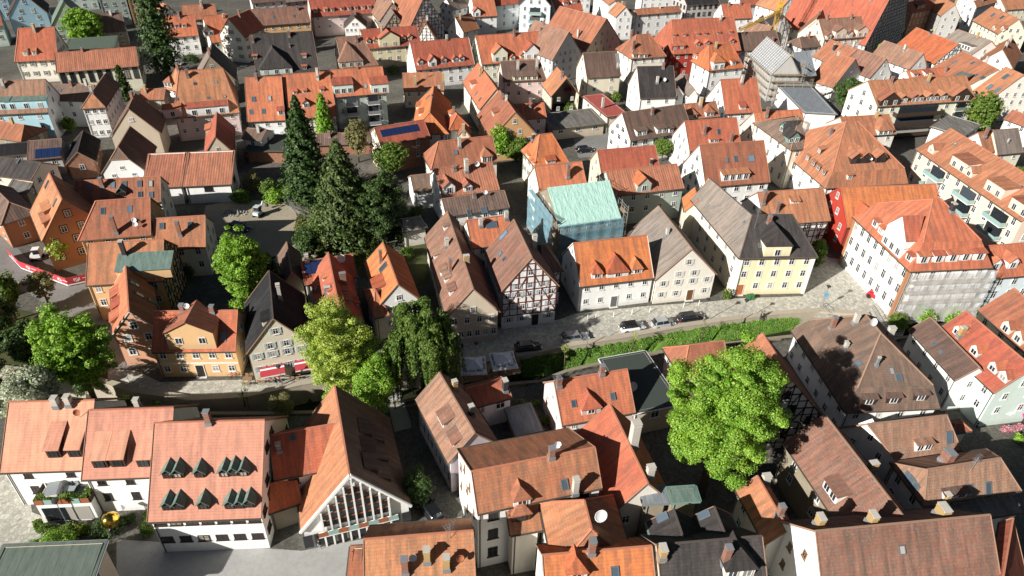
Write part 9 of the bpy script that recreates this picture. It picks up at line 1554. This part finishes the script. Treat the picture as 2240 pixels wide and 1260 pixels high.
# battens on the clear sheeted rafters
U0, U1, U2, U3 = [Vector(p) for p in U]; rt = root_of('bare grey rafters covered'); D_ = [D for D in HOUSES if 'bare grey rafters covered' in D['l']][0]
Rg = [Vector(D_['V'][4]), Vector(D_['V'][5])]; off = Vector((rt.location.x, rt.location.y, 0)); b = MB(); up = Vector((0, 0, .12))
for k in range(15): t = k / 14; b.bar(U0.lerp(U1, t) + up - off, Rg[0].lerp(Rg[1], t) + up - off, .12, .1)
b.build('rafter', ['plate'], rt); b = MB()
for k in range(9): t = (k + .5) / 9; b.bar(U0.lerp(Rg[0], t) + up * 2 - off, U1.lerp(Rg[1], t) + up * 2 - off, .1, .07)
b.build('batten', ['plank'], rt)
def bicycle(x, y, rz, label, mat):
    r = empty('bicycle', (x, y, 0), rz); tag(r, label, 'bicycle')
    for sx in (-.52, .52):
        b = MB(); pts = [(sx + .33 * math.cos(t * math.pi / 8), 0, .35 + .33 * math.sin(t * math.pi / 8)) for t in range(17)]; b.tube(pts, .025, 5, cap=False); b.build('wheel', ['rubber'], r)
    b = MB(); Q = [(-.52, 0, .35), (-.1, 0, .35), (.4, 0, .85), (-.18, 0, .8), (-.1, 0, .35)]
    for a_, c_ in zip(Q[:-1], Q[1:]): b.bar(a_, c_, .04)
    b.bar((-.52, 0, .35), (-.18, 0, .8), .03); b.bar((.52, 0, .35), (.38, 0, 1.0), .035); b.build('frame', [mat], r)
    b = MB(); b.box((-.2, 0, .92), (.26, .14, .06)); b.build('saddle', ['rubber'], r); b = MB(); b.bar((.38, -.28, 1.02), (.38, .28, 1.02), .035); b.build('handlebar', ['steel'], r)
bicycle(*ENV['bikes'][0], .1, 'red bicycle leaning at the right corner of the ochre house', 'redpaint'); bicycle(*ENV['bikes'][1], .3, 'dark bicycle standing left of the red awning', 'darksteel')
# cafe parasols bottom right, pink parasol
for i, (x, y, c, lab) in enumerate(ENV['smallpar']):
    r = empty('parasol', (x, y, ENV['spz'][i])); tag(r, lab, 'parasol'); b = MB(); b.tube([(0, 0, 0), (0, 0, 2.5)], .03, 6); b.build('pole', ['wood'], r); q_ = [.9, .6, 1, 1, .25][i]; b = MB(); b.lathe((0, 0, 1.95), [(q_ * 1.5, 0), (q_ * 1.5, .05), (q_ * .9, .35), (q_ * .1, .62), (.001, .65)], 8); b.build('canopy', [c], r)
# ------------------------------------------------------------------ camera, sun, sky
def camera():
    pitch, roll, H, F = CAM
    cd = bpy.data.cameras.new('camera'); c = bpy.data.objects.new('camera', cd); col.objects.link(c)
    p = R(pitch); r = R(roll)
    fwd = Vector((0, math.cos(p), -math.sin(p))); right = Vector((1, 0, 0)); up = right.cross(fwd)
    rt = right * math.cos(r) + up * math.sin(r); u2 = -right * math.sin(r) + up * math.cos(r)
    M = Matrix((rt, u2, -fwd)).transposed().to_4x4(); M.translation = (0, 0, H)
    c.matrix_world = M; cd.sensor_fit = 'HORIZONTAL'; cd.sensor_width = 36; cd.lens = 36 * F / 2240; cd.clip_start = 1; cd.clip_end = 3000
    bpy.context.scene.camera = c
camera()
AZ = 50.5; EL = 27.0       # shadow heading (from +Y towards +X), sun elevation
w = bpy.data.worlds.new('World'); bpy.context.scene.world = w; w.use_nodes = True
nt = w.node_tree; bg = nt.nodes['Background']; sk = nt.nodes.new('ShaderNodeTexSky'); sk.sky_type = 'NISHITA'; sk.sun_disc = False
sk.sun_elevation = R(EL); sk.sun_rotation = R(AZ + 180); nt.links.new(sk.outputs[0], bg.inputs[0]); bg.inputs[1].default_value = 0.038
ld = bpy.data.lights.new('sun', 'SUN'); ld.energy = 7.6; ld.angle = R(0.5); ld.color = (1.0, 0.96, 0.90)
lo = bpy.data.objects.new('sun', ld); col.objects.link(lo)
d = Vector((math.sin(R(AZ)) * math.cos(R(EL)), math.cos(R(AZ)) * math.cos(R(EL)), -math.sin(R(EL))))
lo.rotation_euler = d.to_track_quat('-Z', 'Y').to_euler()
sc = bpy.context.scene; sc.view_settings.view_transform = 'Standard'; sc.view_settings.look = 'None'; sc.view_settings.exposure = 0
sc.cycles.max_bounces = 5; sc.cycles.diffuse_bounces = 2; sc.cycles.transparent_max_bounces = 8; sc.cycles.transmission_bounces = 2
